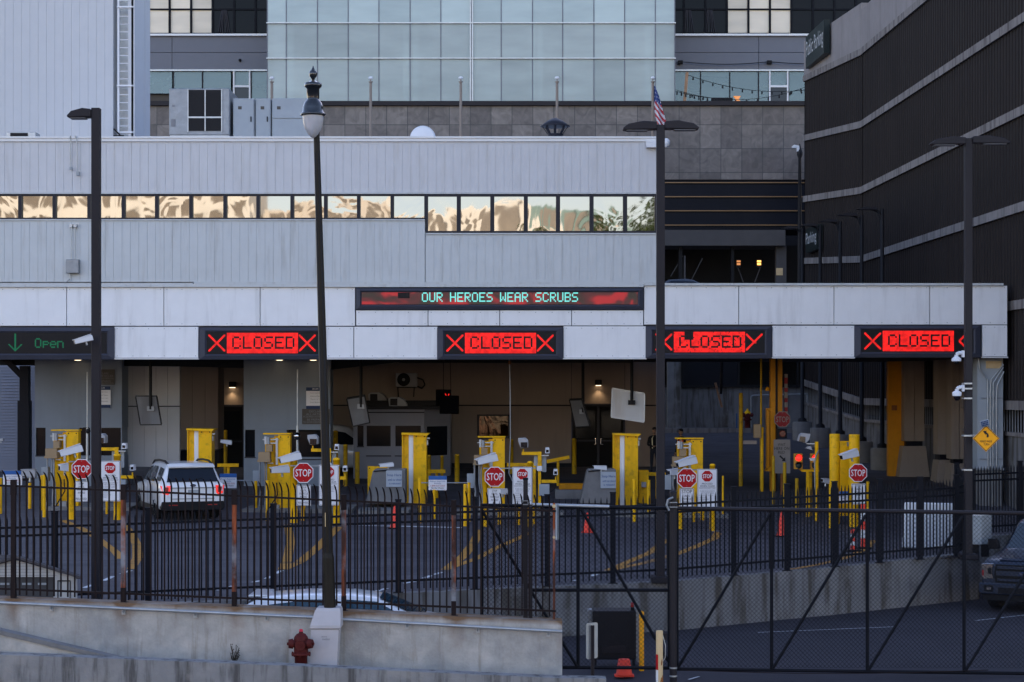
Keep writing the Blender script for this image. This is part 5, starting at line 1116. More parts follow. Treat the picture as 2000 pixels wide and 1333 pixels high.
stop_sign(1676, 924, 17.6, 55.1, 'red stop sign in front of the thick yellow pipes'); mini(1663, 945, 'small white stop until vehicle ahead is released sign at the thick yellow pipes')
stop_sign(1528, 819.5, 15.6, 63.5, 'dull faded stop sign on the amber gate mast', True)
for x0, x1, y, lab in ((134, 236, 901, 'open lane'), (567, 664, 909, 'ornate lamp post'), (944, 1046, 914, 'central stop sign'), (1324, 1398, 917, 'central pole')):
    o = build('strut_rail', MB().pbox(x0, x1, y, y + 2.2, 55.22, .04), 'galv_d', org=P(x0, y, 55.22)); tag(o, 'thin steel strut joining the two bollards by the ' + lab, 'rail', 'steel struts between the bollard pairs')
# yellow cabinets with boxes and conduits
def box_cabinet():
    t = thing('equipment_cabinet', 'x', 'cabinet', (0, 0, 0), 'yellow cabinets with tan boxes and conduits'); s = 58.5 / F
    def bx(m_, a, b, c, d, y0, y1): m_.box(a * s, b * s, y0, y1, -d * s, -c * s)
    m_ = MB(); bx(m_, 4, 28, 2, 148, 0, .35); build('panel', m_, 'yellow', t, bev=.008)
    m_ = MB(); bx(m_, -22, -4, 8, 148, .1, .25); bx(m_, -4, 4, 4, 148, .12, .2); build('mounting_column', m_, 'yellow', t)
    m_ = MB(); bx(m_, -25, 29, -1.5, 1, -.05, .4); build('top_plate', m_, 'yellow', t)
    m_ = MB(); bx(m_, -26, 6, 10, 12, -.05, 0); bx(m_, -20, 4, 17, 19, -.05, 0); bx(m_, 0, 4, 8, 60, -.06, 0); bx(m_, -22, -18, 5, 20, -.06, .05); bx(m_, -16, -5, 56, 58, -.06, 0); build('strut_frame', m_, 'galv', t)
    build('sensor', MB().cyl((-14 * s, -.08, -20 * s), (-14 * s, -.08, -6 * s), .05), 'galv_d', t); build('sensor', MB().cyl((-14 * s, -.1, -52 * s), (-14 * s, -.1, -40 * s), .04), 'galv_d', t)
    m_ = MB(); bx(m_, -18, -6, 21, 34, -.2, .08); build('small_box', m_, 'tan_box', t)
    m_ = MB(); bx(m_, -32, -10, 35, 53, -.3, .1); bx(m_, -34, -9, 50, 54, -.32, .1); build('tan_box', m_, 'tan_box', t)
    for k, (x, y1) in enumerate(((-31, 106), (-22, 104), (-18, 106))):
        m_ = MB(); m_.tube([(x * s, -.1, -54 * s), (x * s, -.1, -(y1 - 14) * s), ((x + 2) * s, -.1, -y1 * s), ((x - 2 + 3 * k) * s, -.1, -150 * s)], .028); build('conduit', m_, 'galv_d', t)
    m_ = MB(); bx(m_, -46, -33, 72, 100, .1, .4); build('grey_box', m_, 'grey_box', t)
    m_ = MB(); bx(m_, -6, 8, 138, 150, -.25, .05); build('junction_box', m_, 'galv_d', t)
    m_ = MB(); m_.tube([(2 * s, -.12, -95 * s), (4 * s, -.15, -118 * s), (-4 * s, -.2, -132 * s), (-18 * s, -.15, -155 * s)], .02); build('hose', m_, 'trim', t)
    m_ = MB()
    for x in (9, 24): m_.cyl((x * s, -.012, -6 * s), (x * s, 0, -6 * s), .02)
    build('bolt', m_, 'trim', t); return t
pc = box_cabinet(); pc.location = P(125, 841, 58.5); pc['label'] = 'yellow cabinet with tan boxes and conduits at the open lane'; bpy.context.view_layer.update()
dup(pc, P(539, 848, 58.5), 'yellow cabinet with tan boxes and conduits by the ornate lamp post'); dup(pc, P(958, 854, 58.5), 'yellow cabinet with tan boxes and conduits below the message board'); dup(pc, P(1345, 857, 58.5), 'yellow cabinet with tan boxes and conduits in front of the orange vest worker')
# yellow pillars with a white strip
def pillar_cab(px, y0, label):
    D = 60.5; t = thing('detector_pillar', label, 'pillar', (W(px + 26, D), D, gz(W(px, D), D)), 'yellow pillars with a white strip'); zb = gz(W(px, D), D) - .05; z1 = H(y0, D)
    build('side_flange', MB().box(W(px, D), W(px + 13, D), D + .1, D + .6, zb, z1 - .02).box(W(px, D), W(px + 2, D), D, D + .1, zb, z1 - .02), 'yellow', t)
    build('white_strip', MB().box(W(px + 13.3, D), W(px + 22, D), D + .06, D + .5, zb, z1 - .03), 'white', t)
    build('front_panel', MB().box(W(px + 22.3, D), W(px + 48, D), D - .02, D + .6, zb, z1 - .02), 'yellow', t)
    build('top_plate', MB().prism([(W(px - .5, D), z1 - .02), (W(px + 49, D), z1 - .06), (W(px + 54, D), z1 + .02), (W(px - .5, D), z1 + .04)], D - .12, D + .7), 'yellow', t)
    build('bolt', MB().cyl(P(px + 28, y0 + 5, D - .04), P(px + 28, y0 + 5, D), .02).cyl(P(px + 44, y0 + 5, D - .04), P(px + 44, y0 + 5, D), .02), 'trim', t)
    build('sensor', MB().pbox(px + 49, px + 54, y0 + 7, y0 + 10, D + .1, .1).pbox(px + 48.5, px + 51, y0 + 12, y0 + 22, D + .1, .1), 'galv', t)
pillar_cab(365.5, 839.5, 'yellow pillar with a white strip right behind the white SUV'); pillar_cab(785, 848, 'yellow pillar with a white strip in front of the low grey booth'); pillar_cab(1198, 849, 'yellow pillar with a white strip in front of the double doors')
t = thing('yellow_box', 'dim yellow metal box on the island beside the tall central pole', 'cabinet', P(1257, 1000, 61)); build('box_body', MB().pbox(1248, 1267, 919, 985, 61, .5), 'yellow', t, bev=.01); build('latch', MB().pbox(1253, 1262, 942, 952, 60.9, .1), 'galv_d', t)
# camera stands with Z brackets
def cam_stand():
    t = thing('camera_stand', 'x', 'camera stand', (0, 0, 0), 'yellow bracket stands carrying cameras'); s = 58.0 / F
    def bx(m_, a, b, c, d, y0=-.06, y1=.06): m_.box(a * s, b * s, y0, y1, -d * s, -c * s)
    m_ = MB(); bx(m_, -3.5, 3.5, 0, 26); bx(m_, -3, 2.5, 26, 110); build('post', m_, 'yellow', t)
    m_ = MB(); bx(m_, -35, -3.6, .5, 6.5); bx(m_, -33, -31, -5, .5); build('upper_arm', m_, 'yellow', t)
    m_ = MB(); bx(m_, 3.6, 33, 55, 61); bx(m_, 30, 32, 49, 55); build('lower_arm', m_, 'yellow', t)
    m_ = MB(); m_.prism([(-42 * s, 26 * s), (-27 * s, 27 * s), (-22 * s, 22 * s), (-22 * s, 8 * s), (-37 * s, 7 * s), (-42 * s, 20 * s)], -.1, .35); c = build('big_camera', m_, 'cam_grey', t, bev=.01)
    m_ = MB(); bx(m_, -37, -24, -18.5, -8, -.12, -.1); build('lens', m_, 'lens', c)
    for name, x, z in (('small_camera', 15, 0), ('small_camera', 31, -42)):
        m_ = MB(); m_.prism([((x - 4.5) * s, (z - 3) * s), ((x + 4.5) * s, (z - 3) * s), ((x + 3.5) * s, (z + 8) * s), ((x - 3.5) * s, (z + 8) * s)], -.1, .2); c = build(name, m_, 'cam_white', t)
        m_ = MB(); bx(m_, x - 2.8, x + 2.8, -z - 4, -z + 1.5, -.11, -.1); build('lens', m_, 'lens', c)
    m_ = MB(); bx(m_, 4, 18, 6.5, 8.5); build('shelf', m_, 'galv', t)
    m_ = MB(); bx(m_, -11, -4, 8, 36, .1, .14); bx(m_, 5, 13, 8, 40, .1, .14); build('shield_panel', m_, 'grey_box', t)
    m_ = MB(); bx(m_, -5, 5, 28, 38, -.12, 0); build('white_box', m_, 'white', t, bev=.02)
    m_ = MB(); bx(m_, -1, 19, 63, 86, -.16, .02); build('grey_box', m_, 'grey_box', t, bev=.01)
    m_ = MB(); m_.tube([(31 * s, 0, -61 * s), (30 * s, -.02, -72 * s), (19 * s, -.04, -80 * s)], .012); build('cable', m_, 'trim', t)
    return t
cs = cam_stand(); cs.location = P(1054, 882.5, 58); cs['label'] = 'yellow bracket stand with cameras beside the central proceed sign'; bpy.context.view_layer.update()
dup(cs, P(228, 874, 58), 'yellow bracket stand with cameras behind the white SUV proceed sign'); dup(cs, P(643, 876, 58), 'yellow bracket stand with cameras behind the ornate lamp post')
t = thing('camera_pole', 'slim yellow pole carrying two grey cameras above the traffic lights', 'camera stand', P(1595, 1000, 57.5))
x = W(1595, 57.5); build('post', MB().cyl((x, 57.5, gz(x, 57.5)), P(1595, 863, 57.5), .06), 'yellow', t)
build('arm', MB().pbox(1575, 1593, 866, 868, 57.5, .06), 'galv', t)
for a, b, c, d in ((1560, 1583, 846, 866), (1573, 1587, 872, 880)):
    m_ = build('camera', MB().pprism([(a, d - 4), (a + 3, c + 4), (a + 8, c), (b, c + 2), (b - 3, d - 6), (a + 14, d)], 57.3, .35), 'cam_grey', t); build('lens', MB().pprism([(a + .6, d - 4), (a + 3, c + 6), (a + 13, c + 8), (a + 13, d - .6)], 57.29, .01), 'lens', m_)
build('conduit', MB().tube([P(1599, 880, 57.4), P(1594, 890, 57.4), P(1591, 905, 57.4), P(1592, 990, 57.4)], .02), 'galv_d', t)
# notices
for x0, x1, y0, y1, D, lab in ((6, 43, 920, 948, 59, 'blue-topped notice at the edge beside the open lane'), (429, 462, 925.5, 954, 59, 'blue-topped notice right behind the white SUV'), (837, 872.5, 930, 958, 57, 'blue-topped notice beside the white-striped pillar'), (1639, 1656, 960, 983.5, 56, 'narrow blue-topped notice between the thick yellow pipes')):
    q = (x1 - x0) / 35.5
    sign_board('notice_sign', lab, x0, x1, y0, y1, D, 'sign_white', [('Report Suspicious', x0 + 3 * q, x1 - 3 * q, y0 + 9, y0 + 12.4, 'ink_blue'), ('Activity', x0 + 11 * q, x1 - 11 * q, y0 + 13, y0 + 16.4, 'ink_blue'), ('1-800-537-3220', x0 + 4 * q, x1 - 4 * q, y0 + 17.6, y0 + 20.6, 'ink_red'), ('Border Watch', x0 + 6 * q, x1 - 6 * q, y0 + 22, y0 + 25, 'ink')], band=[(y0, y0 + 7.5, 'sign_blue')], group='blue-topped notices')
    if x1 - x0 > 20:
        o = build('pipe_rail', MB().cyl(P(x0 - 20, y0 + 13.5, D + .06), P(x1 + 40, y0 + 13.5, D + .06), .02), 'galv_d', org=P(x0, y0 + 13, D)); tag(o, 'thin grey pipe rail carrying the ' + lab.replace('blue-topped notice', 'notice'), 'rail', 'pipe rails of the notices')
for bx0, bx1, sx0, sx1, sy, lab, D in ((714, 792, 754, 785, 919.5, 'white-striped pillar and the low booth', 59.3), (1133, 1203, 1173, 1203, 922, 'other white-striped pillar near the double doors', 59.3)):
    t = thing('concrete_barrier', 'grey concrete barrier block beside the ' + lab, 'barrier', (W((bx0 + bx1) / 2, D), D, gz(W(bx0, D), D)), 'concrete barrier blocks')
    build('block', MB().pprism([(bx0, 984), (bx0 + 14, 921), (bx0 + 18, 917), (bx1, 917), (bx1, 984)], D, .9), 'conc_base', t, bev=.02)
    build('cable_clip', MB().cyl(P(bx0 + 16, 921, D - .02), P(bx0 + 42, 919, D - .02), .02), 'trim', t)
    sign_board('instruction_sign', 'pale blue-lettered sign on the barrier by the ' + lab, sx0, sx1, sy, sy + 32, D - .06, M('pale_sign' + str(bx0), (.42, .46, .50), .6, var=.1), [('Stop Here', sx0 + 2, sx1 - 1, sy + 6, sy + 12.5, 'ink_blue'), ('until car ahead', sx0 + 4, sx1 - 1, sy + 15.5, sy + 20, 'ink_blue'), ('is released', sx0 + 6, sx1 - 3, sy + 23, sy + 27, 'ink_blue')], group='stop here signs on the barriers')
o = thing('yellow_plate', 'pale yellow plate standing behind the concrete barrier by the low booth', 'plate', P(738, 980, 61)); build('plate', MB().pbox(718, 760, 911, 985, 61, .05), 'yellow', o, bev=.005); build('bolt', MB().pbox(721, 723, 914, 916, 60.98, .02), 'trim', o)
# islands (raised kerbs)
for a, b, y, lab in ((96, 260, 0, 'open lane'), (478, 690, 0, 'ornate lamp post'), (890, 1100, 0, 'message board'), (1180, 1275, 0, 'double doors'), (700, 800, 0, 'low booth'), (1300, 1420, 0, 'central pole')):
    x0, x1 = W(a, 58.5), W(b, 58.5); mb = MB(); mb.box(x0, x1, 57.9, 68, -.5, max(gz(x0, 58), gz(x1, 58)) + .1); o = struct('lane_island', mb, 'conc_base')
o = thing('orange_curb_block', 'orange painted curb block on the island left of the double doors'.replace(' left of', ' before'), 'kerb block', P(1115, 955, 62)); build('block', MB().pbox(1092, 1141, 945, 957, 62, .4), 'yellow_d', o, bev=.03); build('slab', MB().pbox(1085, 1145, 957, 975, 61.9, .8), 'conc_base', o)
for x0, y0, x1, y1, D, lab in ((425, 909, 466, 909, 66, 'by the single dark door'), (1068, 902, 1112, 893, 66, 'before the double doors'), (1267, 926, 1300, 927, 62, 'behind the central pole'), (836, 921, 870, 921, 62, 'beside the white-striped pillar'), (990, 908, 1058, 908, 64, 'under the small reflecting window')):
    t = thing('yellow_rail', 'dim yellow guard rail ' + lab, 'guard rail', P((x0 + x1) / 2, y0 + 30, D), 'dim yellow guard rails'); build('beam', MB().bar(P(x0, y0, D), P(x1, y1, D), .1, .12), 'yellow', t); xx = W((x0 + x1) / 2, D); build('post', MB().cyl((xx, D + .1, gz(xx, D)), (xx, D + .1, H((y0 + y1) / 2, D)), .05), 'yellow', t)
# amber gate mast with arm and signal
D = 64.0; t = thing('gate_mast', 'tall amber steel gate mast with a raised striped barrier arm', 'gate', (W(1516, D), D, gz(W(1516, D), D))); zg = gz(W(1516, D), D)
build('mast', MB().box(W(1505, D), W(1514.5, D), D, D + .3, zg, 4.99), 'yellow_d', t); build('mast', MB().box(W(1519.5, D), W(1528, D), D, D + .3, H(808, D), H(702, D)), 'yellow_d', t)
build('gap_plate', MB().box(W(1514.7, D), W(1519.3, D), D + .08, D + .25, zg, 4.99), 'pole', t)
build('bracket', MB().pprism([(1499, 798), (1514, 797), (1514, 806), (1508, 806)], D - .05, .1).pbox(1497, 1503, 798, 915, D + .1, .2), 'yellow_d', t)
build('foot', MB().pprism([(1497, 921), (1502, 912), (1518, 910), (1522, 921)], D - .1, .6), 'yellow_d', t)
ar = build('barrier_arm', MB().pbox(1532, 1538.5, 731, 812, D + .1, .06), 'sign_tan', t)
build('stripe', MB().pbox(1532, 1538.5, 738, 750, D + .094, .004).pbox(1532, 1538.5, 758, 766, D + .094, .004).pbox(1532, 1538.5, 778, 786, D + .094, .004).pbox(1532, 1538.5, 796, 804, D + .094, .004), 'sign_red_d', ar)
build('hook', MB().lathe([(.08, H(764, D)), (.09, H(760, D)), (.03, H(756, D))], (W(1499, D), D, 0), 10), 'yellow_d', t)
bollard(1484.5, 1488.5, 700, 64.5, 'thin dim yellow pipe rising to the canopy beside the amber mast', mat='yellow_shaded')
sg = thing('lane_signal', 'black signal box with one unlit red lens below the faded stop sign', 'signal', P(1528, 856, 63.5)); build('housing', MB().pbox(1518, 1537, 838, 857, 63.5, .2), 'trim', sg, bev=.02); build('lens', MB().lathe([(.12, 0), (.1, .03)], (W(1528.5, 63.5), 63.5, H(847.5, 63.5)), 16, M4=Matrix.Rotation(R(90), 4, 'X')), 'sig_red_off', sg)
t = sign_board('instruction_sign', 'weathered tan wait here on red sign with an arrow', 1511, 1543.5, 859, 925, 63.2, 'sign_tan', [('WAIT', 1519, 1534, 866, 871.5, 'ink'), ('HERE ON', 1512.5, 1541.5, 873.5, 879, 'ink'), ('RED', 1520, 1533, 881, 886.5, 'ink'), ('Please', 1515, 1526, 909, 912, 'ink_grey'), ('one vehicle per', 1515, 1541, 914, 917, 'ink_grey'), ('Lane green', 1515, 1534, 919, 922, 'ink_grey')])
build('arrow', MB().pprism([(1522, 892), (1524, 889.6), (1531, 896), (1533.5, 893.5), (1534, 901.5), (1526.5, 901), (1529, 898.4)], 63.19, .005), 'ink', t); build('post', MB().cyl(P(1527, 925, 63.3), (W(1527, 63.3), 63.3, .2), .05), 'rust_solid', t)
t = thing('grey_post_box', 'rusty tan control box on a post by the amber mast', 'control box', P(1480, 850, 64)); build('box_body', MB().pbox(1473, 1487, 829, 856, 63.8, .25), 'tan_box', t, bev=.02); build('post', MB().cyl((W(1488, 64), 64, gz(8.6, 64)), P(1488, 835, 64), .06), 'yellow', t); build('arm', MB().pbox(1452, 1478, 861, 868, 63.8, .15), 'beige_dk', t)
# traffic lights
def tlight(px, label, hidden=False):
    D = 58.2; t = thing('traffic_light', label, 'traffic light', P(px, 917, D), 'amber-cased two lens traffic lights'); build('housing', MB().pbox(px - 8, px + 8, 886.5, 917, D, .25), 'amber_house', t, bev=.015)
    for y, m_ in ((894.5, 'sig_red'), (909.5, 'sig_off')):
        build('lens', MB().lathe([(.105, 0), (.09, .03), (.03, .045)], (W(px, D), D, H(y, D)), 18, M4=Matrix.Rotation(R(90), 4, 'X')), m_, t)
        c = Vector((W(px, D), D, H(y, D))); mb = MB()
        for k in range(10):
            a0, a1 = R(10 + 16 * k), R(10 + 16 * (k + 1)); p = [c + Vector((.12 * math.cos(a), 0, .12 * math.sin(a))) for a in (a0, a1)]
            mb.add([p[0], p[1], p[1] - Vector((0, .16, 0)), p[0] - Vector((0, .16, 0))], [(0, 1, 2, 3)])
        build('visor', mb, 'trim', t)
tlight(1560, 'amber traffic light showing red, in clear view beside the wait here sign'); tlight(1592, 'amber traffic light showing red, half hidden by a slim yellow pole')
D = 58.3; t = thing('signal_stand', 'yellow T-shaped stand carrying the two traffic lights', 'stand', (W(1577, D), D, gz(W(1577, D), D))); build('post', MB().box(W(1575, D), W(1580, D), D, D + .08, gz(W(1577, D), D), H(922, D)), 'yellow', t); build('arm', MB().pprism([(1561, 917.4), (1600, 917.4), (1600, 922), (1567, 922)], D, .08), 'yellow', t)
t = thing('steel_guard', 'flat yellow steel guard between the two thick yellow pipes', 'guard', P(1649, 1010, 56.9)); build('panel', MB().pbox(1640.7, 1658, 862, 1008, 56.9, .2), 'yellow', t); build('clamp', MB().pbox(1655, 1659, 864, 872, 56.8, .1), 'galv_d', t)
t = thing('yellow_mast', 'broad amber steel upright under the canopy beside the brown column', 'mast', P(1750, 920, 70)); build('upright', MB().box(W(1735, 70), W(1767, 70), 70, 70.3, gz(14.5, 70) - .4, 4.99), 'yellow_d', t); build('bolt_plate', MB().pbox(1742, 1752, 792, 802, 69.95, .06), 'rust_solid', t)
# small things at the back
def hydrant(px, D, zg, hgt, label, mb_, mc, half=None):
    x = W(px, D); k = hgt / .85; t = thing('fire_hydrant', label, 'fire hydrant', (x, D, zg))
    Z = lambda z: zg + z * k
    build('barrel', MB().lathe([(.125 * k, Z(-.05)), (.125 * k, Z(.36)), (.19 * k, Z(.37)), (.19 * k, Z(.41)), (.14 * k, Z(.42)), (.14 * k, Z(.60))], (x, D, 0), 18), mb_, t)
    bo = build('bonnet', MB().lathe([(.145 * k, Z(.60)), (.15 * k, Z(.64)), (.135 * k, Z(.72)), (.09 * k, Z(.78)), (.045 * k, Z(.80)), (.04 * k, Z(.83))], (x, D, 0), 18), half or mb_, t)
    build('operating_nut', MB().lathe([(.04 * k, Z(.825)), (.035 * k, Z(.87)), (.015 * k, Z(.88))], (x, D, 0), 6, sm=False), mc, bo)
    for s in (-1, 1): build('nozzle_cap', MB().cyl((x + s * .10 * k, D - .05, Z(.60)), (x + s * .17 * k, D - .06, Z(.60)), .075 * k, n=14).cyl((x + s * .15 * k, D - .06, Z(.60)), (x + s * .235 * k, D - .075, Z(.60)), .102 * k, .085 * k, n=18).cyl((x + s * .235 * k, D - .075, Z(.60)), (x + s * .265 * k, D - .08, Z(.60)), .03 * k, n=6), mb_, t)
    build('nozzle_cap', MB().cyl((x, D - .1 * k, Z(.58)), (x, D - .19 * k, Z(.58)), .10 * k, n=16).cyl((x, D - .19 * k, Z(.58)), (x, D - .22 * k, Z(.58)), .03 * k, n=6), mb_, t)
    mb = MB()
    for a in range(8): mb.cyl((x + .17 * k * math.cos(a * .785), D + .17 * k * math.sin(a * .785), Z(.345)), (x + .17 * k * math.cos(a * .785), D + .17 * k * math.sin(a * .785), Z(.435)), .015 * k, n=6)
    build('bolt', mb, mb_, t)
hydrant(1460, 91.8, gz(11, 91.8) + .16, .95, 'distant fire hydrant with a yellow top by the concrete back wall', 'hyd_red', 'yellow', 'yellow')
t = thing('blue_post', 'thin bright blue post beside the distant hydrant', 'post', P(1439, 843, 91.6)); build('post', MB().pbox(1438, 1440, 808, 843, 91.6, .05), 'blue_pole', t); build('foot', MB().pbox(1433, 1447, 841, 843.5, 91.5, .3), 'blue_pole', t)
t = thing('leaning_board', 'long bare board hanging tilted from a dark pole behind the canopy', 'hanging board', P(1405, 770, 78)); build('board', MB().bar(P(1397, 748, 78), P(1410, 796, 78), .16, .08), 'wood', t); build('hanger_pole', MB().cyl(P(1410, 700, 78.1), P(1408, 770, 78.1), .06), 'trim', t)
t = thing('pipe_hoop', 'grey pipe hoop railing against the concrete back wall', 'railing', P(1480, 840, 92.5)); build('pipe', MB().tube([P(1468, 843, 92.7), P(1467, 776, 92.7), P(1470, 773, 92.7), P(1577, 770, 92.7), P(1578, 840, 92.7)], .05), 'galv_d', t)
# ================================================================ LIGHT POLES
def light_pole(px, ytop, D, z0, heads, label, wd=.165, ped=None):
    x = W(px, D); zt = H(ytop, D); t = thing('light_pole', label, 'light pole', (x, D, z0), 'tall square light poles')
    build('pole', MB().box(x - wd / 2, x + wd / 2, D - wd / 2, D + wd / 2, z0, zt), 'pole', t, bev=.008)
    build('base_cover', MB().box(x - .2, x + .2, D - .2, D + .2, z0, z0 + .14), 'pole', t, bev=.02)
    for tip, yb in heads:
        xa = W(tip, D); s = 1 if xa > x else -1; za = H(yb, D); L = abs(xa - x)
        pts = [(x + s * wd / 2, za + .13), (x + s * L * .45, za + .15), (x + s * L * .85, za + .09), (x + s * L, za), (x + s * L * .97, za - .035), (x + s * wd / 2, za - .02)]
        build('lamp_head', MB().prism(pts, D - .14, D + .14), 'pole', t, bev=.012)
        build('lamp_lens', MB().box(x + s * L * .35, x + s * L * .9, D - .11, D + .11, za - .05, za - .036), 'ink_grey', t)
    return t
lp = light_pole(188, 212, 36.0, fenceZ(W(188, 36)), [(133, 228)], 'tall dark square light pole with one lamp head pointing at the pale block')
light_pole(1290, 245, 38.2, fenceZ(W(1290, 38.2)) + .03, [(1216, 252), (1365, 251)], 'tall dark square light pole with twin lamp heads in front of the flag', .17)
lp3 = light_pole(1891, 271, 42.3, fenceZ(10.5), [(1816, 281), (1972, 279)], 'tall dark square light pole with twin lamp heads in front of the garage')
build('strap', MB().pbox(1883, 1899, 748, 751, 42.18, .24).pbox(1883, 1899, 758, 761, 42.18, .24).pbox(1883, 1899, 777, 780, 42.18, .24).pbox(1883, 1899, 850, 853, 42.18, .24).pbox(1883, 1899, 917, 920, 42.18, .24), 'galv', lp3)
def dome(px, py, D, label):
    t = thing('dome_camera', label, 'security camera', P(px, py, D), 'white dome cameras on the rear light pole'); q = D / F; x = W(px, D)
    build('arm', MB().tube([P(1883, py - 12, D), P(px + 4, py - 12, D), P(px, py - 9, D), P(px, py - 4, D)], .045).pbox(1880, 1884, py - 17, py - 4, D - .06, .12), 'cam_white', t)
    build('housing', MB().lathe([(.06, H(py - 5, D)), (.11, H(py - 2, D)), (.10, H(py + 5, D))] if py > 740 else [(.05, H(py - 5, D)), (.11, H(py - 1, D)), (.11, H(py + 4, D))], (x, D, 0), 16), 'cam_white', t)
    build('dome', MB().lathe([(.085, H(py + 5, D)), (.075, H(py + 10, D)), (.03, H(py + 14, D))] if py > 740 else [(.08, H(py + 4, D)), (.05, H(py + 7, D)), (.02, H(py + 8, D))], (x, D, 0), 14), 'lens', t)
dome(1868, 702, 42.2, 'white dome camera at the canopy edge on the rear light pole'); dome(1869, 769, 42.2, 'lower bulbous white dome camera on the rear light pole')
# diamond warning sign with solar panel
D = 42.0; t = thing('warning_sign', 'amber diamond make wide turn sign topped by a small solar panel', 'sign', P(1926, 857, D)); cx, cz = W(1926, D), H(857, D); q = D / F
dm = lambda r: [(cx, cz + r * q), (cx - r * q, cz), (cx, cz - r * q), (cx + r * q, cz)]
build('plate', MB().prism(dm(26), D, D + .012), 'sign_amber', t); mb = MB(); o, i = dm(24.8), dm(23.4)
mb.add([(x, D - .003, z) for x, z in o] + [(x, D - .003, z) for x, z in i], [(a, (a + 1) % 4, 4 + (a + 1) % 4, 4 + a) for a in range(4)]); build('border', mb, 'ink', t)
mb = MB(); text(mb, 'MAKE WIDE', cx, H(862.5, D), 23 * q, 4.2 * q, D - .006); text(mb, 'TURN', cx + .5 * q, H(868.3, D), 11 * q, 4.2 * q, D - .006); build('lettering', mb, 'ink', t)
build('arrow', MB().pprism([(1930.5, 854.5), (1927.2, 854.5), (1927.5, 849.5), (1925, 847), (1925, 850), (1920, 842.5), (1927.5, 842), (1926, 844.2), (1930, 847.5), (1931.3, 851)], D - .008, .004), 'ink', t)
so_ = build('solar_panel', MB().add([P(1914.5, 824, D - .06), P(1930, 820, D - .06), P(1931.5, 831, D - .16), P(1917, 834.5, D - .16)], [(3, 2, 1, 0)]).add([P(1914, 823, D - .04), P(1930.5, 819, D - .04), P(1932.5, 832, D - .14), P(1916.5, 836, D - .14)], [(3, 2, 1, 0)]), 'galv', t)
mb = MB()
for r in range(3):
    for c in range(5):
        f = lambda u, v: P(lerp(lerp(1915, 1929.6, u), lerp(1917.3, 1931.2, u), v), lerp(lerp(824, 820.3, u), lerp(834.2, 830.6, u), v), lerp(D - .063, D - .163, v) - .004)
        u0, u1, v0, v1 = (c + .1) / 5, (c + .9) / 5, (r + .1) / 3, (r + .9) / 3; mb.add([f(u0, v1), f(u1, v1), f(u1, v0), f(u0, v0)], [(0, 1, 2, 3)])
build('cell_grating', mb, 'solar', so_); build('bracket', MB().bar(P(1893, 851, 42.25), P(1926, 851, D + .03), .03, .04).bar(P(1926, 836, D + .03), P(1926, 875, D + .03), .04, .02), 'galv_d', t)
# ================================================================ PLAZA PICKET FENCE
pf = thing('plaza_fence', 'tall black steel picket fence with spear tips along the plaza edge', 'fence', (0, fenceY(0) - .15, 0))
def fx(px):
    D = 40.
    for _ in range(40): D = lerp(D, fenceY(W(px, D)) - .14, .5)
    return W(px, D)
posts = [fx(p) for p in (-120, 107, 290, 534, 778, 928, 1069, 1197)] + [fx(p) for p in (1315, 1433, 1537, 1630, 1718, 1797, 1868)] + [11.15]
ppts = [Vector((x, fenceY(x) - .14, fenceZ(x))) for x in posts]
ppts += [Vector((11.32, 46.9, .1)), Vector((13.2, 47.9, .12)), Vector((15, 48.5, .14)), Vector((17, 49.2, .16))]
for p in ppts: build('post', MB().box(p.x - .055, p.x + .055, p.y - .055, p.y + .055, p.z + .03, p.z + 1.90).box(p.x - .065, p.x + .065, p.y - .065, p.y + .065, p.z + 1.905, p.z + 1.93).box(p.x - .1, p.x + .1, p.y - .08, p.y + .08, p.z + .03, p.z + .045), 'fence_blk', pf)
for a, b in zip(ppts, ppts[1:]):
    mb = MB(); L = (b - a).length; n = max(2, int(round(L / (.128 if a.x < 5 else .10)))); d = (b - a) / L
    for k in range(1, n):
        p = a.lerp(b, k / n); z = p.z
        w_ = .0135; q = [(p.x - w_, p.y - w_), (p.x + w_, p.y - w_), (p.x + w_, p.y + w_), (p.x - w_, p.y + w_)]
        mb.add([(x, y, z + .10) for x, y in q] + [(x, y, z + 1.74) for x, y in q] + [(p.x, p.y, z + 1.84)], [(0, 1, 5, 4), (1, 2, 6, 5), (2, 3, 7, 6), (3, 0, 4, 7), (4, 5, 8), (5, 6, 8), (6, 7, 8), (7, 4, 8)])
    for h_ in (.27, 1.46, 1.62): mb.bar(a + Vector((0, 0, h_)) + d * .055, b + Vector((0, 0, h_)) - d * .055, .045, .045)
    build('slat_panel', mb, 'fence_blk', pf)
# ================================================================ FRONT WALL, HANDRAIL, FENCE, PARAPET
DF = 31.0
K['conc_rust'] = rust_concrete(W(25, DF), 216.3 * DF / F)
wl = [(-120, 1164), (0, 1169.5), (560, 1190), (1098, 1214)]
o = build('front_wall', MB().pprism(wl + [(1098, 1345), (-120, 1345)], DF, .42), 'conc_rust', org=P(500, 1340, DF)); tag(o, 'rust-stained low concrete wall carrying the brown picket fence', 'wall')
def wy(px): return interp(px, wl)
hr = thing('handrail', 'galvanised pipe handrail running along the rust-stained concrete wall', 'handrail', P(500, 1200, DF - .1))
for segm in ([(-120, 1172), (0, 1177.5), (560, 1204), (611, 1206)], [(662, 1210), (1040, 1231), (1098, 1234)]): build('rail', MB().tube([P(x, y, DF - .11) for x, y in segm], .026, 8), 'galv', hr)
for x in (100, 241, 381, 520, 795, 933, 1071):
    y = interp(x, [(-120, 1172), (0, 1177.5), (560, 1204), (1040, 1231), (1098, 1234)])
    build('bracket', MB().pbox(x - 3.5, x + 3.5, y + 4, y + 12, DF - .05, .05).cyl(P(x, y + 8, DF - .06), P(x, y + 1, DF - .11), .016, n=6).cyl(P(x, y + 8, DF - .065), P(x, y + 8, DF - .05), .02, n=8), 'galv', hr)
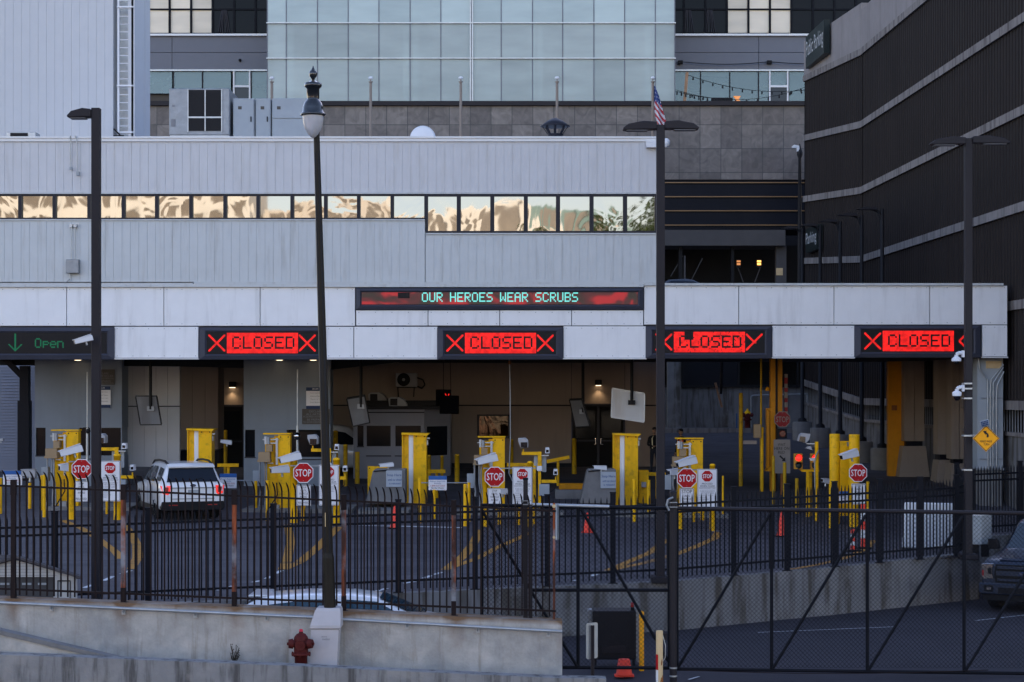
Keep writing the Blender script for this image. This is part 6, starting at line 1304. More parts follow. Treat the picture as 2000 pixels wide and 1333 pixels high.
ff = thing('front_fence', 'rusty brown steel picket fence with bent tips on the concrete wall', 'fence', P(500, 1190, DF + .15))
DFF = DF + .17
fp = [-195, 25, 240, 457, 671, 886, 1100]
top = lambda x: 948.5 + .042 * x + .000004 * x * x
bot = lambda x: 1150 + .0405 * x
for k, x in enumerate(fp[:-1]):
    y1 = wy(x); bb = MB().pbox(x - 4.2, x + 4.2, top(x) + 18, y1 - 30, DFF - .045, .09); build('post', bb, 'rust' if k in (2, 3, 4, 5) else 'fence_brn', ff)
    build('post_cap', MB().pbox(x - 5, x + 5, top(x) - 12, top(x) + 18, DFF - .05, .10), 'fence_brn', ff)
    build('post_foot', MB().pbox(x - 4.6, x + 4.6, y1 - 30, y1, DFF - .05, .10).pbox(x - 8, x + 8, y1 - 1.5, y1, DFF - .07, .14), 'fence_brn', ff)
for a, b in zip(fp, fp[1:]):
    mb = MB(); n = 16; q = DFF / F
    for k in range(1, n):
        x = lerp(a, b, k / n)
        if x > 1085: continue
        zt, zb = H(top(x), DFF), H(bot(x) + 11, DFF); X = W(x, DFF); w_ = .0125
        pr = [(0, 0, zb), (0, 0, zt + .10), (-.006, -.03, zt + .17), (-.018, -.08, zt + .23), (-.03, -.13, zt + .27)]
        for (x0, y0, z0), (x1, y1, z1), i in zip(pr, pr[1:], range(4)):
            s1 = w_ if i < 3 else w_ * .5
            mb.add([(X + x0 - w_, DFF + y0 - w_, z0), (X + x0 + w_, DFF + y0 - w_, z0), (X + x0 + w_, DFF + y0 + w_, z0), (X + x0 - w_, DFF + y0 + w_, z0), (X + x1 - s1, DFF + y1 - s1, z1), (X + x1 + s1, DFF + y1 - s1, z1), (X + x1 + s1, DFF + y1 + s1, z1), (X + x1 - s1, DFF + y1 + s1, z1)],
                   [(0, 1, 5, 4), (1, 2, 6, 5), (2, 3, 7, 6), (3, 0, 4, 7)] + ([(4, 5, 6, 7)] if i == 3 else []))
    e = min(b, 1086)
    mb.bar(P(a + 5, top(a), DFF), P(e - (5 if e == b else 0), top(e), DFF), .03, .034); mb.bar(P(a + 5, bot(a), DFF), P(e - (5 if e == b else 0), bot(e), DFF), .03, .034)
    build('slat_panel', mb, 'fence_brn', ff)
# front parapet and wing
DPA = 29.4
pl_ = [(-120, 1273), (0, 1279), (224, 1287), (560, 1300.5), (780, 1311), (950, 1318.5), (1098, 1325), (1184, 1326)]
o = build('street_parapet', MB().pprism(pl_ + [(1184, 1480), (-120, 1480)], DPA, .3), 'concrete_d', org=P(500, 1400, DPA)); tag(o, 'dirty streaked concrete parapet along the bottom edge', 'wall')
o = thing('wing_coping', 'sloping concrete wing wall with a pale rounded coping', 'wall', P(100, 1290, 29.85)); build('wall_face', MB().pprism([(-120, 1208), (0, 1235), (235, 1290), (235, 1310), (-120, 1310)], 29.85, .2), 'concrete', o); build('coping', MB().bar(P(-120, 1205, 29.93), P(0, 1233, 29.93), .25, .07).bar(P(0, 1233, 29.93), P(238, 1289, 29.93), .25, .07), 'conc_base', o)
struct('sidewalk', MB().add([(-18, 29.5, -.62), (W(1184, 29.5), 29.5, -1.0), (W(1184, 31.2), 31.2, -1.0), (-18, 31.2, -.62)], [(0, 1, 2, 3)]), 'conc_band')
struct('debris_strip', MB().add([P(235, 1291, 30.7), P(560, 1303, 30.7), P(560, 1300.5, 30.98), P(235, 1287.5, 30.98)], [(0, 1, 2, 3)]).add([P(560, 1303, 30.7), P(1098, 1326, 30.7), P(1098, 1324, 30.98), P(560, 1300.5, 30.98)], [(0, 1, 2, 3)]), 'debris')
struct('street_kerb', MB().box(W(1184, 29.4), 30, 28.8, 29.9, -1.4, -1.02), 'conc_base')
rg = random.Random(5); t = thing('dry_weed', 'small dry brown weed growing at the foot of the concrete wall', 'weed', P(458, 1293, 30.9)); mb = MB()
for k in range(26):
    a = P(458 + rg.uniform(-3, 3), 1296, 30.9); b = P(458 + rg.uniform(-9, 9), 1296 - rg.uniform(10, 36), 30.9 + rg.uniform(-.15, .05)); mb.bar(a, b, .006)
    mb.add([b, b + Vector((.02, 0, .01)), b + Vector((.0, 0, .03))], [(0, 1, 2)])
build('foliage', mb, 'debris', t)
# pedestal, ornate lamp, hydrant
t = thing('lamp_pedestal', 'grey flared concrete pedestal carrying the ornate lamp post', 'pedestal', P(636, 1303, 30.6)); D = 30.55
pts = lambda y, a, b, d: [(W(a, D), D - d, H(y, D)), (W(b, D), D - d, H(y, D)), (W(b, D), D + .40, H(y, D)), (W(a, D), D + .40, H(y, D))]
mb = MB(); rows_ = [pts(1340, 602, 656, .06), pts(1232, 608, 662, .06), pts(1230, 608, 662, .06), pts(1226, 606, 666, .09), pts(1221, 607, 666, .09), pts(1194, 615, 665, 0), pts(1189, 618, 663, -.03)]
for r in rows_: mb.v += [Vector(p) for p in r]
for i in range(len(rows_) - 1):
    for j in range(4): mb.f.append([4 * i + j, 4 * i + (j + 1) % 4, 4 * i + 4 + (j + 1) % 4, 4 * i + 4 + j]); mb.mi.append(0); mb.sm.append(False)
mb.f.append([24, 25, 26, 27]); mb.mi.append(0); mb.sm.append(False)
build('pedestal_body', mb, M('painted_concrete', (.50, .475, .48), .8, var=.08, sc_=3, streak=(.36, .33, .31), sfac=.4), t); build('scrawl', text(text(MB(), 'ams', W(634, D), H(1243, D), .09, .02, D - .066), 'motor', W(638, D), H(1248, D), .13, .03, D - .066), 'ink_grey', t)
D = 30.72; t = thing('ornate_lamp_post', 'leaning black ornate lamp post with a frosted glass globe', 'street lamp', P(643, 1190, D)); q = D / F
b0, b1 = P(644.5, 1192, D), P(616, 182, D)
at = lambda y: b0.lerp(b1, (1192 - y) / (1192 - 182))
mb = MB()
for y0, y1, r0, r1 in ((1192, 1090, 11.5, 11), (1090, 1080, 11, 9.2), (1080, 600, 9.2, 7.6), (600, 182, 7.6, 5.6)): mb.cyl(at(y0), at(y1), r0 * q, r1 * q, 16)
mb.cyl(at(1196), at(1188), 15 * q, 14 * q, 8); build('post', mb, M('brown_lamp_post', (.020, .017, .013), .45, var=.2, spec=.15), t)
build('flute_rib', MB().cyl(at(1080) + Vector((-.04, -.06, 0)), at(300) + Vector((-.03, -.04, 0)), .014).cyl(at(1080) + Vector((.035, -.065, 0)), at(300) + Vector((.03, -.045, 0)), .014), 'black_metal', t)
build('sticker', MB().pbox(634.5, 636, 1002, 1029, D - .105, .01), 'cream', t)
cx, cy = W(613.6, D), D - .16
L = lambda pr: [(r * q, H(y, D)) for r, y in pr]
build('globe', MB().lathe(L([(1, 272.5), (5, 270.5), (10, 265), (15, 256), (18.5, 246), (20.3, 236), (20.8, 229)]), (cx, cy, 0), 28), 'frost', t)
hd = build('lamp_hood', MB().lathe(L([(22, 230), (24.3, 229), (24.6, 226), (22.5, 224), (21, 222), (20.3, 214), (17.5, 205), (12.5, 199), (11.8, 197), (11.8, 196)]), (cx, cy, 0), 28), 'gloss_blk', t)
build('ballast_housing', MB().lathe(L([(11.6, 197), (12.2, 194), (12.2, 177), (13.5, 176), (16.8, 173), (16.8, 166.5), (12, 165), (8, 162.5), (4, 161)]), (cx, cy, 0), 20), 'gloss_blk', t)
build('finial', MB().lathe(L([(3.2, 162), (3.2, 158), (7, 153), (8, 147.5), (6.8, 142.5), (3.5, 141), (3.6, 139.8), (1.6, 136), (.8, 132.5)]), (cx, cy, 0), 18), 'gloss_blk', t)
hydrant(588, 30.35, -.80, .715, 'dark red fire hydrant with a bright pink cap in front of the concrete wall', 'hyd_red', 'hyd_cap')
# ================================================================ CHAIN-LINK GATES AND DRIVEWAY THINGS
DGT = 31.7
def netting(x0, x1, z0, z1, y, s=.076, r=.0034):
    mb = MB(); h = z1 - z0
    for sg, yy in ((1, y), (-1, y + .005)):
        c = x0 - h
        while c < x1 + h:
            a, b = (c, c + h) if sg == 1 else (c + h, c)          # x at z0 and z1
            t0, t1 = 0., 1.
            for lim, low in ((x0, True), (x1, False)):
                fa, fb = (a - lim, b - lim) if low else (lim - a, lim - b)
                if fa < 0 and fb < 0: t0 = 2; break
                if fa < 0: t0 = max(t0, fa / (fa - fb))
                elif fb < 0: t1 = min(t1, fa / (fa - fb))
            if t0 < t1 - .002: mb.cyl((lerp(a, b, t0), yy, lerp(z0, z1, t0)), (lerp(a, b, t1), yy, lerp(z0, z1, t1)), r, n=3, caps=False, sm=False)
            c += s
    return mb
def tubes(segs, D, r): 
    mb = MB()
    for a, b in segs: mb.cyl(P(*a, D), P(*b, D), r, n=8)
    return mb
g1 = thing('sliding_gate', 'black chain-link sliding gate overlapping the end of the concrete wall', 'gate', P(1125, 1305, DGT))
build('gate_frame', tubes([((941, 985), (941, 1306)), ((1129, 990), (1129, 1306)), ((1307, 992), (1307, 1306)), ((941, 987), (1129, 990)), ((1129, 990), (1307, 993)), ((941, 1303), (1307, 1305)), ((1040, 1153), (1307, 1153))], DGT, .03), 'fence_blk', g1)
build('brace', tubes([((943, 1000), (1127, 1302)), ((1135, 995), (1305, 1292))], DGT - .03, .026), 'fence_blk', g1)
build('mesh_netting', netting(W(943, DGT), W(1305, DGT), H(1303, DGT), H(990, DGT), DGT + .035), 'fence_blk', g1)
build('top_track', tubes([((1040, 986), (1190, 990))], DGT - .07, .028), 'galv', g1)
g2 = thing('sliding_gate', 'wide black chain-link sliding gate in front of the dark blue pickup truck', 'gate', P(1650, 1308, DGT + .1))
D = DGT + .1; yt = lambda x: 993 + (x - 1315) * .0145; yb = lambda x: 1307 + (x - 1315) * .0128
xs_ = [1322, 1507, 1694, 1883, 2072]
build('gate_frame', tubes([((x, yt(x)), (x, yb(x))) for x in xs_] + [((a, yb(a)), (b, yb(b))) for a, b in zip(xs_, xs_[1:])], D, .03), 'fence_blk', g2)
build('top_rail', tubes([((a, yt(a)), (b, yt(b))) for a, b in zip(xs_, xs_[1:])], D, .036), 'pole', g2)
build('brace', tubes([((a + 3, yb(a) - 4), (b - 3, yt(b) + 8)) for a, b in zip(xs_, xs_[1:])], D - .03, .026), 'fence_blk', g2)
build('mesh_netting', netting(W(1323, D), W(2070, D), H(1306, D), H(997, D), D + .035), 'fence_blk', g2)
build('sag_cable', MB().tube([P(1330 + 75 * k, 1309 + 7 * math.sin(math.pi * k / 8), D - .05) for k in range(9)], .008, 4), 'fence_brn', g2)
D = DGT - .15; x = W(1315, D); t = thing('gate_post', 'thick round dark gate post between the two chain-link gates', 'post', (x, D, -1.12))
build('post', MB().cyl((x, D, -1.15), (x, D, H(962, D)), .062, n=16).lathe([(.066, H(962, D)), (.05, H(959, D)), (.01, H(958, D))], (x, D, 0), 16), 'pole', t)
build('roller_bracket', MB().tube([P(1307, 998, D - .1), P(1302, 988, D - .1), P(1305, 976, D - .1), P(1315, 972, D - .1)], .02).pbox(1308, 1323, 981, 983, D - .09, .03).pbox(1308, 1323, 990, 992, D - .09, .03), 'galv_d', t)
build('band', MB().cyl((x, D, H(1306, D)), (x, D, H(1303, D)), .067, n=16).cyl((x, D, H(1322, D)), (x, D, H(1319, D)), .067, n=16), 'galv', t)
t = thing('gate_post', 'square black gate post with a flat cap at the end of the concrete wall', 'post', P(1030, 1211, 31.3)); build('post', MB().pbox(1022, 1031, 938, 1211, 31.25, .1).pbox(1032, 1040, 990, 1211, 31.25, .1), 'pole', t); build('cap', MB().pbox(1021.5, 1031.5, 934, 938, 31.24, .12), 'fence_blk', t); build('hinge_band', MB().pbox(1020, 1041, 985, 987, 31.22, .05).pbox(1020, 1041, 978, 979.5, 31.22, .05), 'galv_d', t)
t = thing('sign_post', 'narrow post with a pale sign seen edge-on at the wall end', 'sign', P(1082, 1214, 31.2)); build('post', MB().pbox(1080, 1084.5, 983, 1214, 31.2, .05), 'rust', t); build('sign_plate', MB().pbox(1085, 1088, 985, 1055, 31.17, .02).add([P(1088, 1055, 31.18), P(1092, 1054, 31.7), P(1092, 987, 31.7), P(1088, 985, 31.18)], [(0, 1, 2, 3), (3, 2, 1, 0)]), 'grey_box', t); build('bolt', MB().cyl(P(1082, 989, 31.17), P(1082, 989, 31.2), .03).cyl(P(1082, 1050, 31.17), P(1082, 1050, 31.2), .025), 'lamp_on' if 0 else 'cream', t)
D = 33.3; x = W(1200, D); t = thing('gate_operator', 'black gate operator box topped by a small red beacon', 'machine', (x, D, -1.12))
build('casing', MB().pbox(1158, 1242, 1194, 1289, D, .55), 'black_metal', t, bev=.015); build('recess', MB().pbox(1176, 1223, 1262, 1276, D - .03, .04), 'pole', t); build('side_panel', MB().pbox(1242.5, 1248, 1190, 1294, D + .02, .5), 'galv_d', t); build('side_panel', MB().pbox(1148, 1157, 1192, 1290, D + .15, .3), 'galv_d', t)
build('leg', MB().pbox(1160, 1165, 1289, 1303, D + .05, .08), 'black_metal', t); build('leg', MB().pbox(1235, 1240, 1289, 1303, D + .05, .08), 'black_metal', t)
build('beacon', MB().lathe([(.028, H(1187, D)), (.03, H(1184, D)), (.028, H(1179, D)), (.01, H(1178, D))], (W(1235.5, D), D + .1, 0), 12), 'tail_d', t); build('beacon_base', MB().pbox(1232, 1239, 1187, 1194, D + .06, .07), 'trim', t)
x = W(1253, 33.0); o = build('bollard', MB().lathe([(.045, -1.15), (.045, H(1196, 33)), (.02, H(1194, 33))], (x, 33.0, 0), 12), 'sign_amber', org=(x, 33, -1.12)); tag(o, 'worn amber post beside the black gate operator box', 'bollard')
def cone(px, yb, D, hgt, label, zg=None, base=True):
    x = W(px, D); z = zg if zg is not None else gz(x, D); k = hgt / .7
    t = thing('traffic_cone', label, 'traffic cone', (x, D, z), 'orange traffic cones')
    build('cone_body', MB().lathe([(.15 * k, z + .04), (.13 * k, z + .1), (.03 * k, z + hgt), (.02 * k, z + hgt + .005)] if hgt > .4 else [(.15, z + .04), (.14, z + .06), (.10, z + hgt), (.09, z + hgt + .005)], (x, D, 0), 18), 'cone', t)
    build('cone_base', MB().box(x - .19 * max(k, .9), x + .19 * max(k, .9), D - .19 * k, D + .19 * k, z, z + .04), 'cone' if base else 'trim', t, bev=.01)
cone(1219, 0, 32.2, .30, 'squat orange traffic cone below the black gate operator box', -1.13)
cone(771, 0, 54.2, .66, 'orange traffic cone beside a fence post at the central lane', base=False); cone(1527, 0, 53.0, .72, 'bright orange traffic cone beyond the tall central pole', base=False); cone(1147, 0, 53.8, .58, 'dim orange traffic cone seen through the chain-link near the yellow pillar')
t = thing('roadside_sign', 'pale rounded sign on a steel channel post, seen from behind', 'sign', P(1156, 1345, 29.9)); D = 29.9
M4 = Matrix.Translation(P(1156, 1253, D)) @ Matrix.Rotation(R(35), 4, 'Z'); mb = MB().prism(rrect(-.115, .115, -.28, .30, .03), -.006, .006); mb.xf(M4); build('plate', mb, 'galv', t)
build('post', MB().pbox(1154, 1157, 1222, 1365, D - .06, .03).pbox(1158.5, 1161, 1222, 1365, D - .06, .03).pbox(1157, 1158.5, 1222, 1365, D - .04, .01), 'pole', t)
x = W(1288, 29.6); t = thing('cream_bollard', 'cream steel bollard with red and white tape and rust at its foot', 'bollard', (x, 29.6, -1.1)); build('pipe', MB().lathe([(.056, -1.05), (.056, H(1234, 29.6)), (.05, H(1232, 29.6)), (.01, H(1231.5, 29.6))], (x, 29.6, 0), 18), 'cream', t)
def arc(mb, r, a0, a1, z0, z1):
    n = 6; v = []
    for k in range(n + 1):
        a = R(lerp(a0, a1, k / n)); v += [(x + r * math.cos(a), 29.6 + r * math.sin(a), z0), (x + r * math.cos(a), 29.6 + r * math.sin(a), z1)]
    return mb.add(v, [(2 * k, 2 * k + 2, 2 * k + 3, 2 * k + 1) for k in range(n)], 0, True)
build('red_tape', arc(MB(), .0585, 180, 245, H(1308, 29.6), H(1278, 29.6)), 'sign_red', t); build('white_tape', arc(MB(), .0585, 180, 245, H(1332, 29.6), H(1308.5, 29.6)), 'tape_w', t)
build('rust_patch', MB().add([(x + .0590 * math.cos(R(a)), 29.6 + .0590 * math.sin(R(a)), H(y, 29.6)) for a, y in ((262, 1345), (330, 1345), (358, 1345), (356, 1316), (340, 1322), (325, 1317), (310, 1324), (295, 1322), (280, 1330))], [tuple(range(9))]).add([(x + .0590 * math.cos(R(a)), 29.6 + .0590 * math.sin(R(a)), H(y, 29.6)) for a, y in ((290, 1300), (312, 1298), (318, 1292), (308, 1286), (292, 1293))], [(0, 1, 2, 3, 4)]), 'rust_solid', t)
build('cable', MB().tube([P(1294, 1240, 29.62), P(1300, 1262, 29.62), P(1299, 1285, 29.62), P(1295, 1292, 29.62)], .007), 'galv', t); build('box', MB().pbox(1295, 1303, 1237, 1250, 29.7, .06), 'pole', t)
# barricade, channelisers, cabinet
D = 46.0; t = thing('white_barricade', 'solid white plastic barricade standing behind the black picket fence', 'barricade', (W(1826, D), D, gz(9.5, D))); z0 = gz(10, D)
build('barrier_body', MB().prism([(W(1764, D), z0 + .06), (W(1889, D), z0 + .06), (W(1886, D), H(984, D)), (W(1769, D), H(982, D))], D, D + .16), 'white', t, bev=.02)
build('foot', MB().box(W(1766, D), W(1786, D), D - .14, D + .34, z0 - .02, z0 + .058), 'trim', t); build('foot', MB().box(W(1866, D), W(1887, D), D - .14, D + .34, z0 - .02, z0 + .058), 'trim', t)
for px, y0, D, lab in ((1686.5, 985, 47, 'tall orange and white striped channeliser post behind the fence'), (1667, 1034, 46, 'short leaning orange and white channeliser behind the fence')):
    x = W(px, D); z = gz(x, D); zt = H(y0, D); t = thing('channeliser', lab, 'traffic post', (x, D, z), 'striped channeliser posts'); r = .07
    n = 5
    for k in range(n): build('stripe', MB().lathe([(r, lerp(z + .06, zt, k / n)), (r * .96, lerp(z + .06, zt, (k + 1) / n))], (x, D, 0), 12), 'cone' if k % 2 == 0 else 'tape_w', t)
    build('foot', MB().box(x - .18, x + .18, D - .18, D + .18, z - .01, z + .06), 'trim', t, bev=.02)
D = 43.2; t = thing('utility_cabinet', 'pale grey utility cabinet on a stand beside the rear light pole', 'cabinet', P(1905, 1085, D)); 
mb = MB(); a, b, c = P(1893, 0, D), P(1917, 0, D - .05), P(1937, 0, D + .4); d_ = a + (c - b); z0, z1 = H(1064, D), H(1008, D)
mb.add([(p.x, p.y, z0) for p in (a, b, c, d_)] + [(p.x, p.y, z1) for p in (a, b, c, d_)], [(0, 1, 5, 4), (1, 2, 6, 5), (2, 3, 7, 6), (3, 0, 4, 7), (4, 5, 6, 7), (3, 2, 1, 0)]); build('cabinet_body', mb, 'grey_box', t, bev=.01)
build('lid', MB().add([(p.x, p.y, z1 + h_) for h_ in (.004, .03) for p in (a, b, c, d_)], [(0, 1, 5, 4), (1, 2, 6, 5), (2, 3, 7, 6), (3, 0, 4, 7), (4, 5, 6, 7)]), 'white', t); build('stand', MB().pbox(1898, 1912, 1064, 1090, D + .06, .1).pbox(1918, 1932, 1064, 1088, D + .15, .1), 'trim', t)
# shed by the lower road
D = 34.0; t = thing('gabled_shed', 'small white gabled shed with a grey door behind the front fence', 'shed', P(60, 1240, D)); q = D / F
build('wall', MB().pprism([(-100, 1130), (30, 1094), (148, 1128), (148, 1260), (104.5, 1260), (104.5, 1127.5), (-60, 1127.5), (-60, 1260), (-100, 1260)], D, .12), 'shed_white', t)
mb = MB()
for k in range(6): mb.pbox(-20 + k * 2, 110 - k * 12, 1124 - k * 6.0, 1124.6 - k * 6.0, D - .006, .005)
build('siding_line_groove', mb, 'ink_grey', t)
rf = MB(); dv = Vector((-2.6, .5, 0))
bg_ = MB()
for a, b in (((-115, 1128), (31, 1086)), ((31, 1086), (156, 1126))):
  bg_.pprism([a, b, (b[0], b[1] + 5), (a[0], a[1] + 5)], D - .12, .10)
  rf.add([P(*a, D - .15), P(*b, D - .15), P(*b, D - .15) + dv, P(*a, D - .15) + dv, P(a[0], a[1] + 7, D - .15), P(b[0], b[1] + 7, D - .15), P(b[0], b[1] + 7, D - .15) + dv, P(a[0], a[1] + 7, D - .15) + dv], [(0, 1, 2, 3), (0, 4, 5, 1), (4, 7, 6, 5), (1, 5, 6, 2), (0, 3, 7, 4)])
rf.v = [p + Vector((0, .16, 0)) for p in rf.v]; build('roof', rf, 'roof_dk', t); build('bargeboard', bg_, 'roof_dk', t); dr = build('door', MB().pbox(-59, 104, 1128, 1260, D + .05, .05), 'ink_grey' if 0 else M('shed_door_grey', (.07, .068, .07), .6, var=.08), t)
for a in (0, 43, 74): build('door_panel', MB().pbox(a, a + 18, 1139, 1143, D + .035, .015), 'grey_box', dr)
build('wall_grille', MB().pbox(112, 137, 1134, 1136, D - .02, .02).pbox(112, 113.5, 1136, 1180, D - .02, .02).pbox(136, 137.5, 1136, 1180, D - .02, .02), 'trim', t)
# ================================================================ VEHICLES
class Car:
    def __init__(s, st): s.st = st
    def at(s, y):
        st = s.st
        if y <= st[0][0]: return st[0][1:]
        for a, b in zip(st, st[1:]):
            if y <= b[0]:
                t = (y - a[0]) / (b[0] - a[0]); return tuple(lerp(p, q_, t) for p, q_ in zip(a[1:], b[1:]))
        return st[-1][1:]
    def ring(s, y):
        zb, zs, w_, zt, wt = s.at(y)
        r = [(0, zb), (w_ * .82, zb), (w_ * .96, zb + .06), (w_, zb + .25 * (zs - zb)), (w_, zb + .72 * (zs - zb)), (w_ * .985, zs - .05), (w_ * .955, zs), (lerp(w_ * .955, wt, .5), lerp(zs, zt - .05, .5)), (wt, zt - .05), (wt * .9, zt - .012), (wt * .5, zt + .003), (0, zt + .006)]
        return [(x, y, z) for x, z in r] + [(-x, y, z) for x, z in r[-2:0:-1]]
    def body(s, sub=4):
        ys = []
        for a, b in zip(s.st, s.st[1:]):
            n = max(1, min(sub, int((b[0] - a[0]) / .2))); ys += [lerp(a[0], b[0], k / n) for k in range(n)]
        ys.append(s.st[-1][0]); R_ = [s.ring(y) for y in ys]; k = len(R_[0]); mb = MB()
        mb.v = [Vector(p) for r in R_ for p in r]
        for i in range(len(R_) - 1):
            for j in range(k): mb.f.append([i * k + j, i * k + (j + 1) % k, (i + 1) * k + (j + 1) % k, (i + 1) * k + j]); mb.mi.append(0); mb.sm.append(True)
        mb.f += [list(range(k - 1, -1, -1)), [(len(R_) - 1) * k + j for j in range(k)]]; mb.mi += [0, 0]; mb.sm += [False, False]
        mb.f = [f[::-1] for f in mb.f]; return mb
    def hw(s, y, z):
        zb, zs, w_, zt, wt = s.at(y)
        if z >= zs: return lerp(w_ * .955, wt, min(1, (z - zs) / max(.05, zt - .05 - zs)))
        return w_ if z < zs - .1 else w_ * .985
    def side(s, pts, off=.022, sgs=(-1, 1)):
        mb = MB()
        for sg in sgs:
            # densify so the pane follows the body
            p2 = []
            for (y0, z0), (y1, z1) in zip(pts, pts[1:] + pts[:1]): p2 += [(lerp(y0, y1, k / 4), lerp(z0, z1, k / 4)) for k in range(4)]
            cy = sum(p[0] for p in p2) / len(p2); cz = sum(p[1] for p in p2) / len(p2)
            vs = [(sg * (s.hw(y, z) + off), y, z) for y, z in p2] + [(sg * (s.hw(cy, cz) + off), cy, cz)]; n = len(p2)
            mb.add(vs, [((i, (i + 1) % n, n) if sg > 0 else ((i + 1) % n, i, n)) for i in range(n)])
        return mb
def swin(t, c, pts, mat, name='side_window'):
    for sg in (-1, 1): build(name, c.side(pts, .022, (sg,)), mat, t)
def wheels(t, ys, w_, r, wd=.24, cl='trim', arch=.07):
    for y in ys:
        for sg in (-1, 1):
            M4 = Matrix.Rotation(R(90), 4, 'Y'); x = sg * (w_ - wd / 2 + .01)
            wh = build('wheel', MB().lathe([(r * .6, -wd / 2), (r * .93, -wd / 2), (r, -wd / 2 + .03), (r, wd / 2 - .03), (r * .93, wd / 2), (r * .6, wd / 2)], (x, y, r), 24, M4=M4), 'tyre', t)
            rm = MB()
            for k in range(5):
                a = k * 2 * math.pi / 5; xo = x + sg * (wd / 2 + .004)
                rm.bar((xo, y, r), (xo, y + math.cos(a) * r * .62, r + math.sin(a) * r * .62), .02, .09, up=(1, 0, 0))
            rm.lathe([(r * .66, sg * (wd / 2 - .01)), (r * .66, sg * (wd / 2 + .006)), (r * .58, sg * (wd / 2 + .006)), (r * .58, sg * (wd / 2 - .02))], (x, y, r), 24, M4=M4)
            build('rim', rm, 'rim', wh)
            ar = MB(); n = 16; xo = sg * (w_ + .003); R1 = r + arch
            vs = [(xo, y + R1 * math.cos(math.pi * k / n), r + R1 * math.sin(math.pi * k / n)) for k in range(n + 1)] + [(xo, y - R1, .25), (xo, y + R1, .25)]
            ar.add(vs, [tuple(range(n + 3)) if sg < 0 else tuple(range(n + 2, -1, -1))]); build('wheel_arch', ar, cl, t)
# ---- white SUV
t = thing('white_suv', 'white SUV with lit red tail lights stopped at the open lane', 'car', (0, 0, 0))
c = Car([(-2.50, .50, .98, .80, 1.02, .74), (-2.47, .42, 1.05, .93, 1.10, .86), (-2.42, .34, 1.12, .975, 1.17, .86), (-2.36, .30, 1.14, .99, 1.24, .83), (-2.10, .28, 1.15, 1.0, 1.66, .735), (-2.02, .28, 1.15, 1.0, 1.71, .725), (-1.7, .27, 1.14, 1.0, 1.745, .73), (-.8, .27, 1.12, 1.0, 1.765, .74), (.1, .27, 1.10, 1.0, 1.74, .74), (.6, .27, 1.08, 1.0, 1.66, .72), (1.22, .27, 1.06, .99, 1.17, .80), (1.35, .27, 1.05, .985, 1.12, .86), (2.1, .28, .99, .95, 1.03, .82), (2.4, .35, .87, .86, .92, .74), (2.5, .45, .72, .75, .78, .62)])
build('body', c.body(), 'car_white', t)
swin(t, c, [(.98, 1.15), (.50, 1.56), (-.12, 1.62), (-.18, 1.15)], 'car_glass'); swin(t, c, [(-.30, 1.15), (-.28, 1.63), (-.98, 1.63), (-1.15, 1.17)], 'car_glass'); swin(t, c, [(-1.42, 1.19), (-1.30, 1.62), (-1.95, 1.58), (-2.12, 1.22)], 'car_glass')
mb = MB(); n = 8
top_ = [(-.80 * .86 + 1.376 * k / n, -2.165, 1.60) for k in range(n + 1)]; bt_ = [(-.80 + 1.6 * k / n, -2.435, 1.185) for k in range(n + 1)]
mb.add(bt_ + top_, [(k, k + 1, n + 2 + k, n + 1 + k) for k in range(n)]); build('rear_window', mb, 'car_glass', t)
build('spoiler', MB().add([(-.73, -2.22, 1.655), (.73, -2.22, 1.655), (.72, -1.98, 1.735), (-.72, -1.98, 1.735), (-.73, -2.22, 1.625), (.73, -2.22, 1.625), (.72, -2.05, 1.66), (-.72, -2.05, 1.66)], [(0, 1, 2, 3), (4, 5, 1, 0), (7, 6, 5, 4), (1, 5, 6, 2), (0, 3, 7, 4)]), 'car_white', t)
for s in (-1, 1):
    mb = MB(); pts = [(s * .99, -2.42, 1.065), (s * .70, -2.505, 1.075), (s * .715, -2.50, .84), (s * .78, -2.505, .79), (s * .93, -2.48, .82)]
    mb.add(pts + [(x, y + .08, z) for x, y, z in pts], [(0, 1, 2, 3, 4), (5, 6, 1, 0), (6, 7, 2, 1), (7, 8, 3, 2), (8, 9, 4, 3), (9, 5, 0, 4)]); tl = build('tail_light', mb, 'tail', t)
    mb = MB(); q4 = [(s * .90, -2.515, 1.03), (s * .76, -2.522, 1.035), (s * .77, -2.522, .86), (s * .86, -2.515, .85)]; mb.add(q4 + [(s * .83, -2.52, .95)], [(0, 1, 4), (1, 2, 4), (2, 3, 4), (3, 0, 4)]); build('tail_lens', mb, 'tail_d', tl)
    build('roof_rail', MB().tube([(s * .69, .55, 1.66), (s * .69, .25, 1.77), (s * .69, -.6, 1.81), (s * .69, -1.5, 1.80), (s * .68, -2.0, 1.71)], .036), 'trim', t)
    build('side_mirror', MB().prism([(s * 1.0, 1.08), (s * 1.2, 1.10), (s * 1.2, 1.26), (s * 1.02, 1.24)], .78, .92), 'trim', t)
    build('reflector', MB().box(s * .45, s * .75, -2.53, -2.50, .46, .49), 'tail_d', t)
build('lower_bumper', MB().prism([(-.93, .30), (.93, .30), (.98, .40), (.96, .58), (-.96, .58), (-.98, .40)], -2.525, -2.2), 'trim', t, bev=.02)
for s in (-1, 1): build('side_skirt', MB().box(s * .985, s * 1.012, -1.0, 1.0, .26, .42), 'trim', t)
build('trunk_trim', MB().box(-.70, .70, -2.52, -2.49, .985, 1.02), 'galv_d', t); build('bumper_trim', MB().box(-.66, .66, -2.525, -2.49, .655, .68), 'galv_d', t)
build('licence_plate', MB().box(-.16, .16, -2.53, -2.50, .80, .94), 'grey_box', t)
